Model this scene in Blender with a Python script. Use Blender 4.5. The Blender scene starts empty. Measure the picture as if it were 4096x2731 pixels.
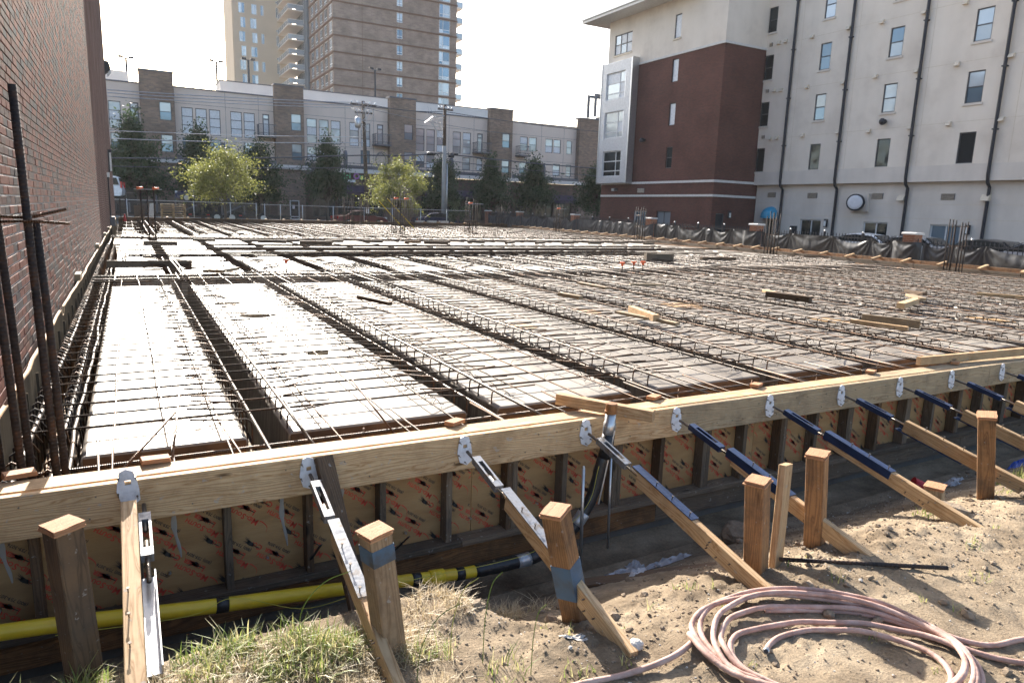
import bpy, math, random
import numpy as np
from mathutils import Vector, Matrix

random.seed(7)
rng = np.random.default_rng(11)
scene = bpy.context.scene
C = scene.collection
R_ = math.radians

# ------------------------------------------------------------------ camera
YAW, PITCH, ROLL = R_(28.917), R_(10.722), R_(1.881)
cam_d = bpy.data.cameras.new('camera')
cam_d.sensor_width = 36.0
cam_d.lens = 24.307
cam_d.clip_start = 0.05
cam_d.clip_end = 3000
cam = bpy.data.objects.new('camera', cam_d)
C.objects.link(cam)
fw = Vector((math.sin(YAW) * math.cos(PITCH), math.cos(YAW) * math.cos(PITCH), -math.sin(PITCH)))
rt0 = Vector((math.cos(YAW), -math.sin(YAW), 0))
up0 = rt0.cross(fw)
rt = rt0 * math.cos(ROLL) + up0 * math.sin(ROLL)
up = up0 * math.cos(ROLL) - rt0 * math.sin(ROLL)
cam.matrix_world = Matrix(((rt.x, up.x, -fw.x, -0.821), (rt.y, up.y, -fw.y, -4.448), (rt.z, up.z, -fw.z, 1.45), (0, 0, 0, 1)))
cam_d.dof.use_dof = True
cam_d.dof.focus_distance = 5.0
cam_d.dof.aperture_fstop = 7.0
scene.camera = cam

# ------------------------------------------------------------------ sky, sun, exposure
SUN_EL, SUN_AZ = R_(27.0), R_(3.5)          # azimuth from +Y towards +X
world = bpy.data.worlds.new('World')
scene.world = world
world.use_nodes = True
wn = world.node_tree.nodes
wl = world.node_tree.links
bg = wn['Background']
sky = wn.new('ShaderNodeTexSky')
sky.sky_type = 'NISHITA'
sky.sun_disc = False
sky.sun_elevation = SUN_EL
sky.sun_rotation = SUN_AZ
sky.air_density = 1.0
sky.dust_density = 3.0
sky.ozone_density = 1.0
wl.new(sky.outputs[0], bg.inputs[0])
bg.inputs[1].default_value = 0.115
sun_d = bpy.data.lights.new('sun', 'SUN')
sun_d.energy = 5.0
sun_d.angle = R_(0.5)
sun_d.color = (1.0, 0.94, 0.85)
sun = bpy.data.objects.new('sun', sun_d)
C.objects.link(sun)
sd = Vector((math.sin(SUN_AZ) * math.cos(SUN_EL), math.cos(SUN_AZ) * math.cos(SUN_EL), math.sin(SUN_EL)))
sun.rotation_euler = sd.to_track_quat('Z', 'Y').to_euler()
sun.location = (0, 60, 60)
scene.view_settings.view_transform = 'Standard'
scene.view_settings.look = 'None'
scene.view_settings.gamma = 1.0
scene.view_settings.use_curve_mapping = False
scene.view_settings.exposure = 1.75
scene.render.engine = 'CYCLES'
scene.cycles.max_bounces = 6
scene.cycles.transparent_max_bounces = 6

# ------------------------------------------------------------------ materials
def newmat(name):
    m = bpy.data.materials.new(name)
    m.use_nodes = True
    nt = m.node_tree
    return m, nt, nt.nodes['Principled BSDF']

def N(nt, t, **kw):
    n = nt.nodes.new(t)
    for k, v in kw.items():
        if k.startswith('i_'):
            n.inputs[k[2:].replace('_', ' ')].default_value = v
        else:
            setattr(n, k, v)
    return n

def L(nt, a, b):
    nt.links.new(a, b)

def rgb(c):
    return (c[0], c[1], c[2], 1.0)

def ramp(nt, stops, interp='LINEAR'):
    r = N(nt, 'ShaderNodeValToRGB')
    r.color_ramp.interpolation = interp
    el = r.color_ramp.elements
    while len(el) < len(stops):
        el.new(0.5)
    for e, (p, c) in zip(el, stops):
        e.position = p
        e.color = rgb(c)
    return r

def coords(nt, scale=(1, 1, 1), rand=True, kind='Object'):
    tc = N(nt, 'ShaderNodeTexCoord')
    mp = N(nt, 'ShaderNodeMapping')
    mp.inputs['Scale'].default_value = scale
    if rand:
        oi = N(nt, 'ShaderNodeObjectInfo')
        ad = N(nt, 'ShaderNodeVectorMath', operation='MULTIPLY_ADD')
        cb = N(nt, 'ShaderNodeCombineXYZ')
        for i in range(3):
            L(nt, oi.outputs['Random'], cb.inputs[i])
        L(nt, cb.outputs[0], ad.inputs[0])
        ad.inputs[1].default_value = (37.0, 53.0, 71.0)
        L(nt, tc.outputs[kind], ad.inputs[2])
        L(nt, ad.outputs[0], mp.inputs['Vector'])
    else:
        L(nt, tc.outputs[kind], mp.inputs['Vector'])
    return mp.outputs['Vector']

def noisy(name, cols, scale=4.0, rough=0.8, bump=0.0, bscale=40.0, metallic=0.0, spec=0.5, rand=True, detail=6.0, stretch=(1, 1, 1), rough_var=0.0, bdist=0.01, streak=0.0):
    """a surface whose colour wanders between the given colours"""
    m, nt, b = newmat(name)
    v = coords(nt, stretch, rand)
    n = N(nt, 'ShaderNodeTexNoise')
    n.inputs['Scale'].default_value = scale
    n.inputs['Detail'].default_value = detail
    n.inputs['Roughness'].default_value = 0.62
    L(nt, v, n.inputs['Vector'])
    k = len(cols)
    r = ramp(nt, [(0.3 + 0.4 * i / max(1, k - 1), c) for i, c in enumerate(cols)])
    L(nt, n.outputs['Fac'], r.inputs['Fac'])
    col = r.outputs['Color']
    if streak:                                   # rain runs down the face
        vs = coords(nt, (0.7, 0.7, 0.07), rand)
        ns = N(nt, 'ShaderNodeTexNoise')
        ns.inputs['Scale'].default_value = 1.6
        ns.inputs['Detail'].default_value = 7.0
        L(nt, vs, ns.inputs['Vector'])
        ms_ = N(nt, 'ShaderNodeMapRange')
        ms_.inputs['From Min'].default_value = 0.35
        ms_.inputs['From Max'].default_value = 0.65
        ms_.inputs['To Min'].default_value = 1.0 - streak
        ms_.inputs['To Max'].default_value = 1.0 + streak * 0.3
        L(nt, ns.outputs['Fac'], ms_.inputs['Value'])
        hs_ = N(nt, 'ShaderNodeHueSaturation')
        L(nt, ms_.outputs[0], hs_.inputs['Value'])
        L(nt, col, hs_.inputs['Color'])
        col = hs_.outputs['Color']
    L(nt, col, b.inputs['Base Color'])
    b.inputs['Roughness'].default_value = rough
    b.inputs['Metallic'].default_value = metallic
    b.inputs['Specular IOR Level'].default_value = spec
    if rough_var:
        mr = N(nt, 'ShaderNodeMapRange')
        mr.inputs['From Min'].default_value = 0.3
        mr.inputs['From Max'].default_value = 0.7
        mr.inputs['To Min'].default_value = rough - rough_var
        mr.inputs['To Max'].default_value = rough + rough_var
        L(nt, n.outputs['Fac'], mr.inputs['Value'])
        L(nt, mr.outputs[0], b.inputs['Roughness'])
    if bump:
        n2 = N(nt, 'ShaderNodeTexNoise')
        n2.inputs['Scale'].default_value = bscale
        n2.inputs['Detail'].default_value = 8.0
        L(nt, v, n2.inputs['Vector'])
        bp = N(nt, 'ShaderNodeBump')
        bp.inputs['Strength'].default_value = bump
        bp.inputs['Distance'].default_value = bdist
        L(nt, n2.outputs['Fac'], bp.inputs['Height'])
        L(nt, bp.outputs['Normal'], b.inputs['Normal'])
    return m

def wood(name, light, dark, stain=None, rough=0.75, grain=26.0, weather=0.0):
    """boards are modelled with their length along local X; grain follows it"""
    m, nt, b = newmat(name)
    v = coords(nt, (0.55, 6.0, 6.0))
    n0 = N(nt, 'ShaderNodeTexNoise')
    n0.inputs['Scale'].default_value = 1.6
    n0.inputs['Detail'].default_value = 3.0
    L(nt, v, n0.inputs['Vector'])
    ad = N(nt, 'ShaderNodeVectorMath', operation='MULTIPLY_ADD')
    L(nt, n0.outputs['Color'], ad.inputs[0])
    ad.inputs[1].default_value = (0.9, 0.9, 0.9)
    L(nt, v, ad.inputs[2])
    w = N(nt, 'ShaderNodeTexWave', wave_type='RINGS', rings_direction='X')
    w.inputs['Scale'].default_value = grain / 6.0
    w.inputs['Distortion'].default_value = 1.6
    w.inputs['Detail'].default_value = 3.0
    w.inputs['Detail Scale'].default_value = 1.5
    L(nt, ad.outputs[0], w.inputs['Vector'])
    r = ramp(nt, [(0.0, light), (0.62, [0.82 * a + 0.18 * d for a, d in zip(light, dark)]), (0.93, dark), (1.0, [0.7 * a + 0.3 * d for a, d in zip(light, dark)])])
    L(nt, w.outputs['Fac'], r.inputs['Fac'])
    # blotches, stains and wear with a shape of their own
    v2 = coords(nt, (1, 1, 1))
    n1 = N(nt, 'ShaderNodeTexNoise')
    n1.inputs['Scale'].default_value = 5.0
    n1.inputs['Detail'].default_value = 7.0
    n1.inputs['Roughness'].default_value = 0.7
    L(nt, v2, n1.inputs['Vector'])
    r2 = ramp(nt, [(0.45, (0, 0, 0)), (0.68, (1, 1, 1))])
    L(nt, n1.outputs['Fac'], r2.inputs['Fac'])
    mx = N(nt, 'ShaderNodeMix', data_type='RGBA')
    ml = N(nt, 'ShaderNodeMath', operation='MULTIPLY')
    L(nt, r2.outputs['Color'], ml.inputs[0])
    ml.inputs[1].default_value = 0.35 + weather
    L(nt, ml.outputs[0], mx.inputs['Factor'])
    L(nt, r.outputs['Color'], mx.inputs['A'])
    mx.inputs['B'].default_value = rgb(stain if stain else [0.55 * d for d in dark])
    # knots
    vo = N(nt, 'ShaderNodeTexVoronoi')
    vo.inputs['Scale'].default_value = 1.0
    vk = coords(nt, (2.6, 9.0, 9.0))
    L(nt, vk, vo.inputs['Vector'])
    rk = ramp(nt, [(0.05, (1, 1, 1)), (0.13, (0, 0, 0))])
    L(nt, vo.outputs['Distance'], rk.inputs['Fac'])
    mk = N(nt, 'ShaderNodeMix', data_type='RGBA')
    L(nt, rk.outputs['Color'], mk.inputs['Factor'])
    L(nt, mx.outputs['Result'], mk.inputs['A'])
    mk.inputs['B'].default_value = rgb([0.35 * d for d in dark])
    # dried cement splashes and mud
    ns = N(nt, 'ShaderNodeTexNoise')
    ns.inputs['Scale'].default_value = 34.0
    ns.inputs['Detail'].default_value = 4.0
    L(nt, v2, ns.inputs['Vector'])
    rs = ramp(nt, [(0.66, (0, 0, 0)), (0.71, (1, 1, 1))])
    L(nt, ns.outputs['Fac'], rs.inputs['Fac'])
    msp = N(nt, 'ShaderNodeMath', operation='MULTIPLY')
    L(nt, rs.outputs['Color'], msp.inputs[0])
    msp.inputs[1].default_value = 0.55
    mq = N(nt, 'ShaderNodeMix', data_type='RGBA')
    L(nt, msp.outputs[0], mq.inputs['Factor'])
    L(nt, mk.outputs['Result'], mq.inputs['A'])
    mq.inputs['B'].default_value = (0.33, 0.31, 0.28, 1)
    mk = mq
    # each board its own tone
    oi = N(nt, 'ShaderNodeObjectInfo')
    mr = N(nt, 'ShaderNodeMapRange')
    mr.inputs['To Min'].default_value = 0.68
    mr.inputs['To Max'].default_value = 1.18
    L(nt, oi.outputs['Random'], mr.inputs['Value'])
    hs = N(nt, 'ShaderNodeHueSaturation')
    L(nt, mr.outputs[0], hs.inputs['Value'])
    L(nt, mk.outputs['Result'], hs.inputs['Color'])
    L(nt, hs.outputs['Color'], b.inputs['Base Color'])
    b.inputs['Roughness'].default_value = rough
    b.inputs['Specular IOR Level'].default_value = 0.35
    bp = N(nt, 'ShaderNodeBump')
    bp.inputs['Strength'].default_value = 0.35
    bp.inputs['Distance'].default_value = 0.003
    sm = N(nt, 'ShaderNodeMath', operation='ADD')
    L(nt, w.outputs['Fac'], sm.inputs[0])
    L(nt, n1.outputs['Fac'], sm.inputs[1])
    L(nt, sm.outputs[0], bp.inputs['Height'])
    L(nt, bp.outputs['Normal'], b.inputs['Normal'])
    return m

def plain(name, c, rough=0.5, metallic=0.0, spec=0.5, emit=None, estr=0.0):
    m, nt, b = newmat(name)
    v = coords(nt, (1, 1, 1))
    n = N(nt, 'ShaderNodeTexNoise')
    n.inputs['Scale'].default_value = 7.0
    n.inputs['Detail'].default_value = 5.0
    L(nt, v, n.inputs['Vector'])
    r = ramp(nt, [(0.3, [x * 0.86 for x in c]), (0.7, [min(1, x * 1.1) for x in c])])
    L(nt, n.outputs['Fac'], r.inputs['Fac'])
    L(nt, r.outputs['Color'], b.inputs['Base Color'])
    b.inputs['Roughness'].default_value = rough
    b.inputs['Metallic'].default_value = metallic
    b.inputs['Specular IOR Level'].default_value = spec
    if emit:
        b.inputs['Emission Color'].default_value = rgb(emit)
        b.inputs['Emission Strength'].default_value = estr
    return m

def rebar_mat(name, cols, rough=0.45, metallic=0.7, pitch=0.011, spec=0.5):
    m, nt, b = newmat(name)
    v = coords(nt, (1, 1, 1))
    n = N(nt, 'ShaderNodeTexNoise')
    n.inputs['Scale'].default_value = 9.0
    n.inputs['Detail'].default_value = 8.0
    n.inputs['Roughness'].default_value = 0.7
    L(nt, v, n.inputs['Vector'])
    r = ramp(nt, [(0.35 + 0.3 * i / (len(cols) - 1), c) for i, c in enumerate(cols)])
    L(nt, n.outputs['Fac'], r.inputs['Fac'])
    L(nt, r.outputs['Color'], b.inputs['Base Color'])
    b.inputs['Roughness'].default_value = rough
    b.inputs['Metallic'].default_value = metallic
    b.inputs['Specular IOR Level'].default_value = spec
    tc = N(nt, 'ShaderNodeTexCoord')
    w = N(nt, 'ShaderNodeTexWave', wave_type='BANDS', bands_direction='X')
    w.inputs['Scale'].default_value = 0.314 / pitch
    w.inputs['Distortion'].default_value = 0.3
    L(nt, tc.outputs['Object'], w.inputs['Vector'])
    bp = N(nt, 'ShaderNodeBump')
    bp.inputs['Strength'].default_value = 0.9
    bp.inputs['Distance'].default_value = 0.0025
    L(nt, w.outputs['Fac'], bp.inputs['Height'])
    L(nt, bp.outputs['Normal'], b.inputs['Normal'])
    return m

def brick_far(name, c1, c2, mortar, plane='XZ', scale=1.0, bw=0.203, bh=0.068, ms=0.010, bump=0.3, spec=0.3):
    """brickwork too far away to tell the pieces apart"""
    m, nt, b = newmat(name)
    tc = N(nt, 'ShaderNodeTexCoord')
    sp = N(nt, 'ShaderNodeSeparateXYZ')
    L(nt, tc.outputs['Object'], sp.inputs[0])
    cb = N(nt, 'ShaderNodeCombineXYZ')
    L(nt, sp.outputs['X' if plane[0] == 'X' else 'Y'], cb.inputs[0])
    L(nt, sp.outputs['Z'], cb.inputs[1])
    if plane == 'ANY':
        ad = N(nt, 'ShaderNodeMath', operation='ADD')
        L(nt, sp.outputs['X'], ad.inputs[0])
        L(nt, sp.outputs['Y'], ad.inputs[1])
        L(nt, ad.outputs[0], cb.inputs[0])
    bt = N(nt, 'ShaderNodeTexBrick')
    bt.inputs['Scale'].default_value = 1.0
    bt.inputs['Brick Width'].default_value = bw
    bt.inputs['Row Height'].default_value = bh
    bt.inputs['Mortar Size'].default_value = ms * 0.5
    bt.inputs['Color1'].default_value = rgb(c1)
    bt.inputs['Color2'].default_value = rgb(c2)
    bt.inputs['Mortar'].default_value = rgb(mortar)
    bt.inputs['Bias'].default_value = 0.0
    L(nt, cb.outputs[0], bt.inputs['Vector'])
    n = N(nt, 'ShaderNodeTexNoise')
    n.inputs['Scale'].default_value = 0.55
    n.inputs['Detail'].default_value = 8.0
    L(nt, tc.outputs['Object'], n.inputs['Vector'])
    mr = N(nt, 'ShaderNodeMapRange')
    mr.inputs['From Min'].default_value = 0.3
    mr.inputs['From Max'].default_value = 0.7
    mr.inputs['To Min'].default_value = 0.8
    mr.inputs['To Max'].default_value = 1.2
    L(nt, n.outputs['Fac'], mr.inputs['Value'])
    hs = N(nt, 'ShaderNodeHueSaturation')
    L(nt, mr.outputs[0], hs.inputs['Value'])
    L(nt, bt.outputs['Color'], hs.inputs['Color'])
    L(nt, hs.outputs['Color'], b.inputs['Base Color'])
    b.inputs['Roughness'].default_value = 0.95
    b.inputs['Specular IOR Level'].default_value = spec
    bp = N(nt, 'ShaderNodeBump', invert=True)
    bp.inputs['Strength'].default_value = bump
    bp.inputs['Distance'].default_value = 0.01
    L(nt, bt.outputs['Fac'], bp.inputs['Height'])
    L(nt, bp.outputs['Normal'], b.inputs['Normal'])
    return m

def brick_near(name):
    m, nt, b = newmat(name)
    geo = N(nt, 'ShaderNodeNewGeometry')
    oi = N(nt, 'ShaderNodeObjectInfo')
    ad = N(nt, 'ShaderNodeMath', operation='ADD')
    L(nt, geo.outputs['Random Per Island'], ad.inputs[0])
    L(nt, oi.outputs['Random'], ad.inputs[1])
    fr = N(nt, 'ShaderNodeMath', operation='FRACT')
    L(nt, ad.outputs[0], fr.inputs[0])
    r = ramp(nt, [(0.0, (0.145, 0.050, 0.036)), (0.2, (0.12, 0.050, 0.038)), (0.38, (0.085, 0.055, 0.048)), (0.55, (0.055, 0.046, 0.048)), (0.72, (0.155, 0.058, 0.040)), (0.9, (0.085, 0.043, 0.037))], 'CONSTANT')
    L(nt, fr.outputs[0], r.inputs['Fac'])
    tc = N(nt, 'ShaderNodeTexCoord')
    mp = N(nt, 'ShaderNodeMapping')
    mp.inputs['Scale'].default_value = (30, 90, 12)
    L(nt, geo.outputs['Position'], mp.inputs['Vector'])
    n = N(nt, 'ShaderNodeTexNoise')
    n.inputs['Scale'].default_value = 1.0
    n.inputs['Detail'].default_value = 6.0
    L(nt, mp.outputs[0], n.inputs['Vector'])
    mr = N(nt, 'ShaderNodeMapRange')
    mr.inputs['From Min'].default_value = 0.3
    mr.inputs['From Max'].default_value = 0.7
    mr.inputs['To Min'].default_value = 0.65
    mr.inputs['To Max'].default_value = 1.3
    L(nt, n.outputs['Fac'], mr.inputs['Value'])
    hs = N(nt, 'ShaderNodeHueSaturation')
    L(nt, mr.outputs[0], hs.inputs['Value'])
    L(nt, r.outputs['Color'], hs.inputs['Color'])
    L(nt, hs.outputs['Color'], b.inputs['Base Color'])
    b.inputs['Roughness'].default_value = 0.7
    b.inputs['Specular IOR Level'].default_value = 0.12
    bp = N(nt, 'ShaderNodeBump')
    bp.inputs['Strength'].default_value = 0.5
    bp.inputs['Distance'].default_value = 0.004
    L(nt, n.outputs['Fac'], bp.inputs['Height'])
    L(nt, bp.outputs['Normal'], b.inputs['Normal'])
    return m

def leaf_mat(name, cols, trans=0.35):
    m, nt, b = newmat(name)
    geo = N(nt, 'ShaderNodeNewGeometry')
    r = ramp(nt, [(i / (len(cols) - 1), c) for i, c in enumerate(cols)])
    L(nt, geo.outputs['Random Per Island'], r.inputs['Fac'])
    L(nt, r.outputs['Color'], b.inputs['Base Color'])
    b.inputs['Roughness'].default_value = 0.55
    tr = N(nt, 'ShaderNodeBsdfTranslucent')
    hs = N(nt, 'ShaderNodeHueSaturation')
    hs.inputs['Value'].default_value = 1.3
    L(nt, r.outputs['Color'], hs.inputs['Color'])
    L(nt, hs.outputs['Color'], tr.inputs['Color'])
    mix = N(nt, 'ShaderNodeMixShader')
    mix.inputs[0].default_value = trans
    L(nt, b.outputs[0], mix.inputs[1])
    L(nt, tr.outputs[0], mix.inputs[2])
    out = nt.nodes['Material Output']
    L(nt, mix.outputs[0], out.inputs['Surface'])
    return m

def glass_mat(name, c, rough=0.06, metallic=0.85, wav=0.0):
    m, nt, b = newmat(name)
    oi = N(nt, 'ShaderNodeObjectInfo')
    mr = N(nt, 'ShaderNodeMapRange')
    mr.inputs['To Min'].default_value = 0.72
    mr.inputs['To Max'].default_value = 1.1
    L(nt, oi.outputs['Random'], mr.inputs['Value'])
    hs = N(nt, 'ShaderNodeHueSaturation')
    hs.inputs['Color'].default_value = rgb(c)
    L(nt, mr.outputs[0], hs.inputs['Value'])
    L(nt, hs.outputs['Color'], b.inputs['Base Color'])
    b.inputs['Metallic'].default_value = metallic
    b.inputs['Roughness'].default_value = rough
    if wav:
        v = coords(nt, (1, 1, 1))
        n = N(nt, 'ShaderNodeTexNoise')
        n.inputs['Scale'].default_value = 0.9
        n.inputs['Detail'].default_value = 1.0
        L(nt, v, n.inputs['Vector'])
        bp = N(nt, 'ShaderNodeBump')
        bp.inputs['Strength'].default_value = wav
        bp.inputs['Distance'].default_value = 0.2
        L(nt, n.outputs['Fac'], bp.inputs['Height'])
        L(nt, bp.outputs['Normal'], b.inputs['Normal'])
    return m

def soil_mat():
    m, nt, b = newmat('soil')
    v = coords(nt, (1, 1, 1), False)
    n = N(nt, 'ShaderNodeTexNoise')
    n.inputs['Scale'].default_value = 2.4
    n.inputs['Detail'].default_value = 10.0
    n.inputs['Roughness'].default_value = 0.68
    L(nt, v, n.inputs['Vector'])
    r = ramp(nt, [(0.32, (0.105, 0.075, 0.048)), (0.45, (0.205, 0.155, 0.103)), (0.58, (0.305, 0.238, 0.163)), (0.7, (0.40, 0.32, 0.225))])
    L(nt, n.outputs['Fac'], r.inputs['Fac'])
    n2 = N(nt, 'ShaderNodeTexNoise')
    n2.inputs['Scale'].default_value = 75.0
    n2.inputs['Detail'].default_value = 6.0
    n2.inputs['Roughness'].default_value = 0.75
    L(nt, v, n2.inputs['Vector'])
    mr = N(nt, 'ShaderNodeMapRange')
    mr.inputs['From Min'].default_value = 0.3
    mr.inputs['From Max'].default_value = 0.7
    mr.inputs['To Min'].default_value = 0.72
    mr.inputs['To Max'].default_value = 1.22
    L(nt, n2.outputs['Fac'], mr.inputs['Value'])
    hs = N(nt, 'ShaderNodeHueSaturation')
    L(nt, mr.outputs[0], hs.inputs['Value'])
    L(nt, r.outputs['Color'], hs.inputs['Color'])
    L(nt, hs.outputs['Color'], b.inputs['Base Color'])
    b.inputs['Roughness'].default_value = 0.95
    b.inputs['Specular IOR Level'].default_value = 0.2
    bp = N(nt, 'ShaderNodeBump')
    bp.inputs['Strength'].default_value = 1.0
    bp.inputs['Distance'].default_value = 0.010
    L(nt, n2.outputs['Fac'], bp.inputs['Height'])
    L(nt, bp.outputs['Normal'], b.inputs['Normal'])
    return m

M = {}
M['soil'] = soil_mat()
M['asphalt'] = noisy('asphalt', [(0.04, 0.04, 0.04), (0.06, 0.06, 0.058)], 0.6, 0.9, 0.4, 60)
M['concrete'] = noisy('concrete', [(0.30, 0.29, 0.27), (0.40, 0.385, 0.36)], 1.4, 0.9, 0.3, 30)
M['concrete_dark'] = noisy('concrete_dark', [(0.10, 0.095, 0.085), (0.17, 0.16, 0.145)], 2.0, 0.9, 0.4, 25)
M['pine'] = wood('pine', (0.53, 0.36, 0.20), (0.33, 0.185, 0.08), weather=0.12)
M['pine_old'] = wood('pine_old', (0.38, 0.285, 0.175), (0.24, 0.16, 0.085), stain=(0.12, 0.09, 0.06), weather=0.2)
M['pine_red'] = wood('pine_red', (0.30, 0.155, 0.065), (0.15, 0.07, 0.03), stain=(0.055, 0.038, 0.026), weather=0.4)
M['post_tan'] = wood('post_tan', (0.30, 0.20, 0.115), (0.19, 0.115, 0.06), stain=(0.09, 0.06, 0.04), weather=0.3)
M['wood_dark'] = wood('wood_dark', (0.125, 0.076, 0.042), (0.065, 0.039, 0.022), stain=(0.05, 0.038, 0.028), weather=0.25)
M['wood_grey'] = wood('wood_grey', (0.17, 0.125, 0.085), (0.09, 0.066, 0.045), stain=(0.07, 0.06, 0.05), weather=0.2)
M['plywood'] = noisy('plywood', [(0.27, 0.15, 0.06), (0.35, 0.21, 0.09), (0.42, 0.265, 0.12)], 2.6, 0.6, 0.15, 40, stretch=(0.6, 1, 3.0))
M['ply_edge'] = noisy('ply_edge', [(0.33, 0.15, 0.07), (0.46, 0.24, 0.12)], 30, 0.8, 0.5, 60, stretch=(0.3, 0.3, 6))
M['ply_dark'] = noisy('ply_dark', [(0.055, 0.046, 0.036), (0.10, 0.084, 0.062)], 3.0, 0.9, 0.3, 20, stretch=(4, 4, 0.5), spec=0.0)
M['ink_red'] = plain('ink_red', (0.56, 0.07, 0.04), 0.7)
M['ink_black'] = plain('ink_black', (0.05, 0.045, 0.042), 0.7)
M['blue_paint'] = noisy('blue_paint', [(0.06, 0.055, 0.05), (0.06, 0.10, 0.15), (0.05, 0.11, 0.19)], 9, 0.75)
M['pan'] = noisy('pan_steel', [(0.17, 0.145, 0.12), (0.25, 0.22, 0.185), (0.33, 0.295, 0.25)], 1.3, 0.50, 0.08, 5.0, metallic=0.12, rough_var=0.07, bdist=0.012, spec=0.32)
M['pan_side'] = noisy('pan_side', [(0.035, 0.028, 0.022), (0.10, 0.085, 0.068), (0.19, 0.165, 0.135)], 5.0, 0.7, 0.2, 20, stretch=(1, 6, 0.35))  # cement streaks, with the narrow ribs' shade painted in as darker tones
M['pan_end'] = noisy('pan_end_rust', [(0.045, 0.026, 0.015), (0.10, 0.055, 0.027), (0.17, 0.095, 0.045)], 4.0, 0.7, 0.2, 20, metallic=0.2)
M['soffit'] = noisy('soffit_ply', [(0.16, 0.12, 0.08), (0.26, 0.20, 0.13)], 2.0, 0.85)
M['rebar'] = rebar_mat('rebar_steel', [(0.045, 0.034, 0.028), (0.085, 0.068, 0.056), (0.12, 0.07, 0.04)], 0.42, 0.6)
M['rebar_thin'] = rebar_mat('rebar_thin_steel', [(0.030, 0.022, 0.018), (0.055, 0.04, 0.031), (0.11, 0.058, 0.03)], 0.42, 0.6)
M['rebar_cross'] = rebar_mat('rebar_cross', [(0.028, 0.020, 0.016), (0.060, 0.041, 0.030), (0.14, 0.072, 0.036)], 0.8, 0.0, 0.011, 0.12)
M['rebar_rust'] = rebar_mat('rebar_rust', [(0.05, 0.027, 0.016), (0.10, 0.05, 0.024), (0.19, 0.095, 0.042)], 0.5, 0.5)
M['rebar_dark'] = rebar_mat('rebar_dark', [(0.024, 0.021, 0.021), (0.042, 0.034, 0.031), (0.085, 0.045, 0.026)], 0.75, 0.0, 0.02, 0.2)
M['wire'] = plain('tie_wire', (0.05, 0.042, 0.036), 0.5, 0.7)
M['mortar'] = noisy('mortar', [(0.55, 0.52, 0.50), (0.72, 0.69, 0.66)], 12, 0.7, 0.4, 60)  # extra pale: sparkle of the grazing sun is put into the colour
M['brick'] = brick_near('brick')
M['brick_wall_far'] = brick_far('brick_wall_far', (0.105, 0.064, 0.056), (0.075, 0.056, 0.053), (0.23, 0.20, 0.19), 'YZ', bump=0.0, spec=0.0)
M['brick_red'] = brick_far('brick_red', (0.130, 0.056, 0.043), (0.095, 0.045, 0.037), (0.12, 0.074, 0.062), 'ANY')  # base lightened to stand in for haze
M['brick_pier'] = brick_far('brick_pier', (0.30, 0.12, 0.06), (0.24, 0.095, 0.05), (0.36, 0.30, 0.25), 'ANY')
M['brick_tan'] = brick_far('brick_tan', (0.27, 0.19, 0.14), (0.18, 0.135, 0.108), (0.24, 0.20, 0.17), 'ANY', bw=0.4, bh=0.136, ms=0.012)  # veiling glare imitated by a lighter brick colour
M['brick_shop'] = brick_far('brick_shop', (0.13, 0.085, 0.066), (0.09, 0.065, 0.055), (0.12, 0.10, 0.085), 'ANY', bw=0.4, bh=0.136, ms=0.012)  # darker copy of the loft brick: ground floor shade put into the colour
M['brick_tower'] = brick_far('brick_tower', (0.27, 0.215, 0.18), (0.22, 0.175, 0.15), (0.27, 0.23, 0.205), 'ANY', bw=0.8, bh=0.27, ms=0.03)  # lighter, greyer base colour imitates distance haze
M['tower_tan'] = noisy('tower_tan', [(0.47, 0.40, 0.31), (0.52, 0.445, 0.35)], 0.3, 0.85, rand=False)
M['tower_slate'] = noisy('tower_slate', [(0.12, 0.145, 0.17), (0.15, 0.175, 0.20)], 0.3, 0.6, rand=False)
M['band_brown'] = plain('band_brown', (0.14, 0.085, 0.06), 0.8)
M['stucco_grey'] = noisy('stucco_grey', [(0.60, 0.50, 0.43), (0.67, 0.565, 0.49)], 0.5, 0.9, 0.2, 40, rand=False)  # paler and warmer than the wall, imitating veiling haze
M['stucco_white'] = noisy('stucco_white', [(0.60, 0.56, 0.53), (0.68, 0.64, 0.60)], 0.5, 0.9, rand=False)
M['stucco_cream'] = noisy('stucco_cream', [(0.62, 0.545, 0.465), (0.72, 0.645, 0.555), (0.76, 0.685, 0.595)], 0.45, 0.92, 0.25, 50, rand=False, detail=9, streak=0.05)
M['stucco_low'] = noisy('stucco_low', [(0.60, 0.54, 0.475), (0.70, 0.635, 0.565)], 0.6, 0.92, 0.25, 50, rand=False, detail=9, streak=0.07)
M['trim_cream'] = plain('trim_cream', (0.62, 0.54, 0.43), 0.85)
M['limestone'] = noisy('limestone', [(0.55, 0.53, 0.50), (0.66, 0.64, 0.61)], 6, 0.85)
M['metal_roof'] = plain('roof_metal', (0.55, 0.54, 0.52), 0.5, 0.3)
M['corrugated'] = plain('corrugated_metal', (0.62, 0.63, 0.65), 0.42, 0.6)
M['dark_metal'] = plain('dark_metal', (0.035, 0.037, 0.045), 0.5, 0.4)
M['grey_metal'] = plain('grey_metal', (0.12, 0.12, 0.135), 0.5, 0.4)
M['galv'] = noisy('galvanised', [(0.42, 0.43, 0.44), (0.58, 0.59, 0.60)], 14, 0.38, metallic=0.85)
M['frame_dark'] = plain('window_frame_dark', (0.075, 0.075, 0.08), 0.5)
M['frame_light'] = plain('window_frame_light', (0.62, 0.62, 0.62), 0.5)
M['glass_pale'] = glass_mat('glass_pale', (0.46, 0.50, 0.53), 0.18, 0.45, 0.15)
M['glass_blue'] = glass_mat('glass_blue', (0.20, 0.28, 0.35), 0.15, 0.5, 0.1)
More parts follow.
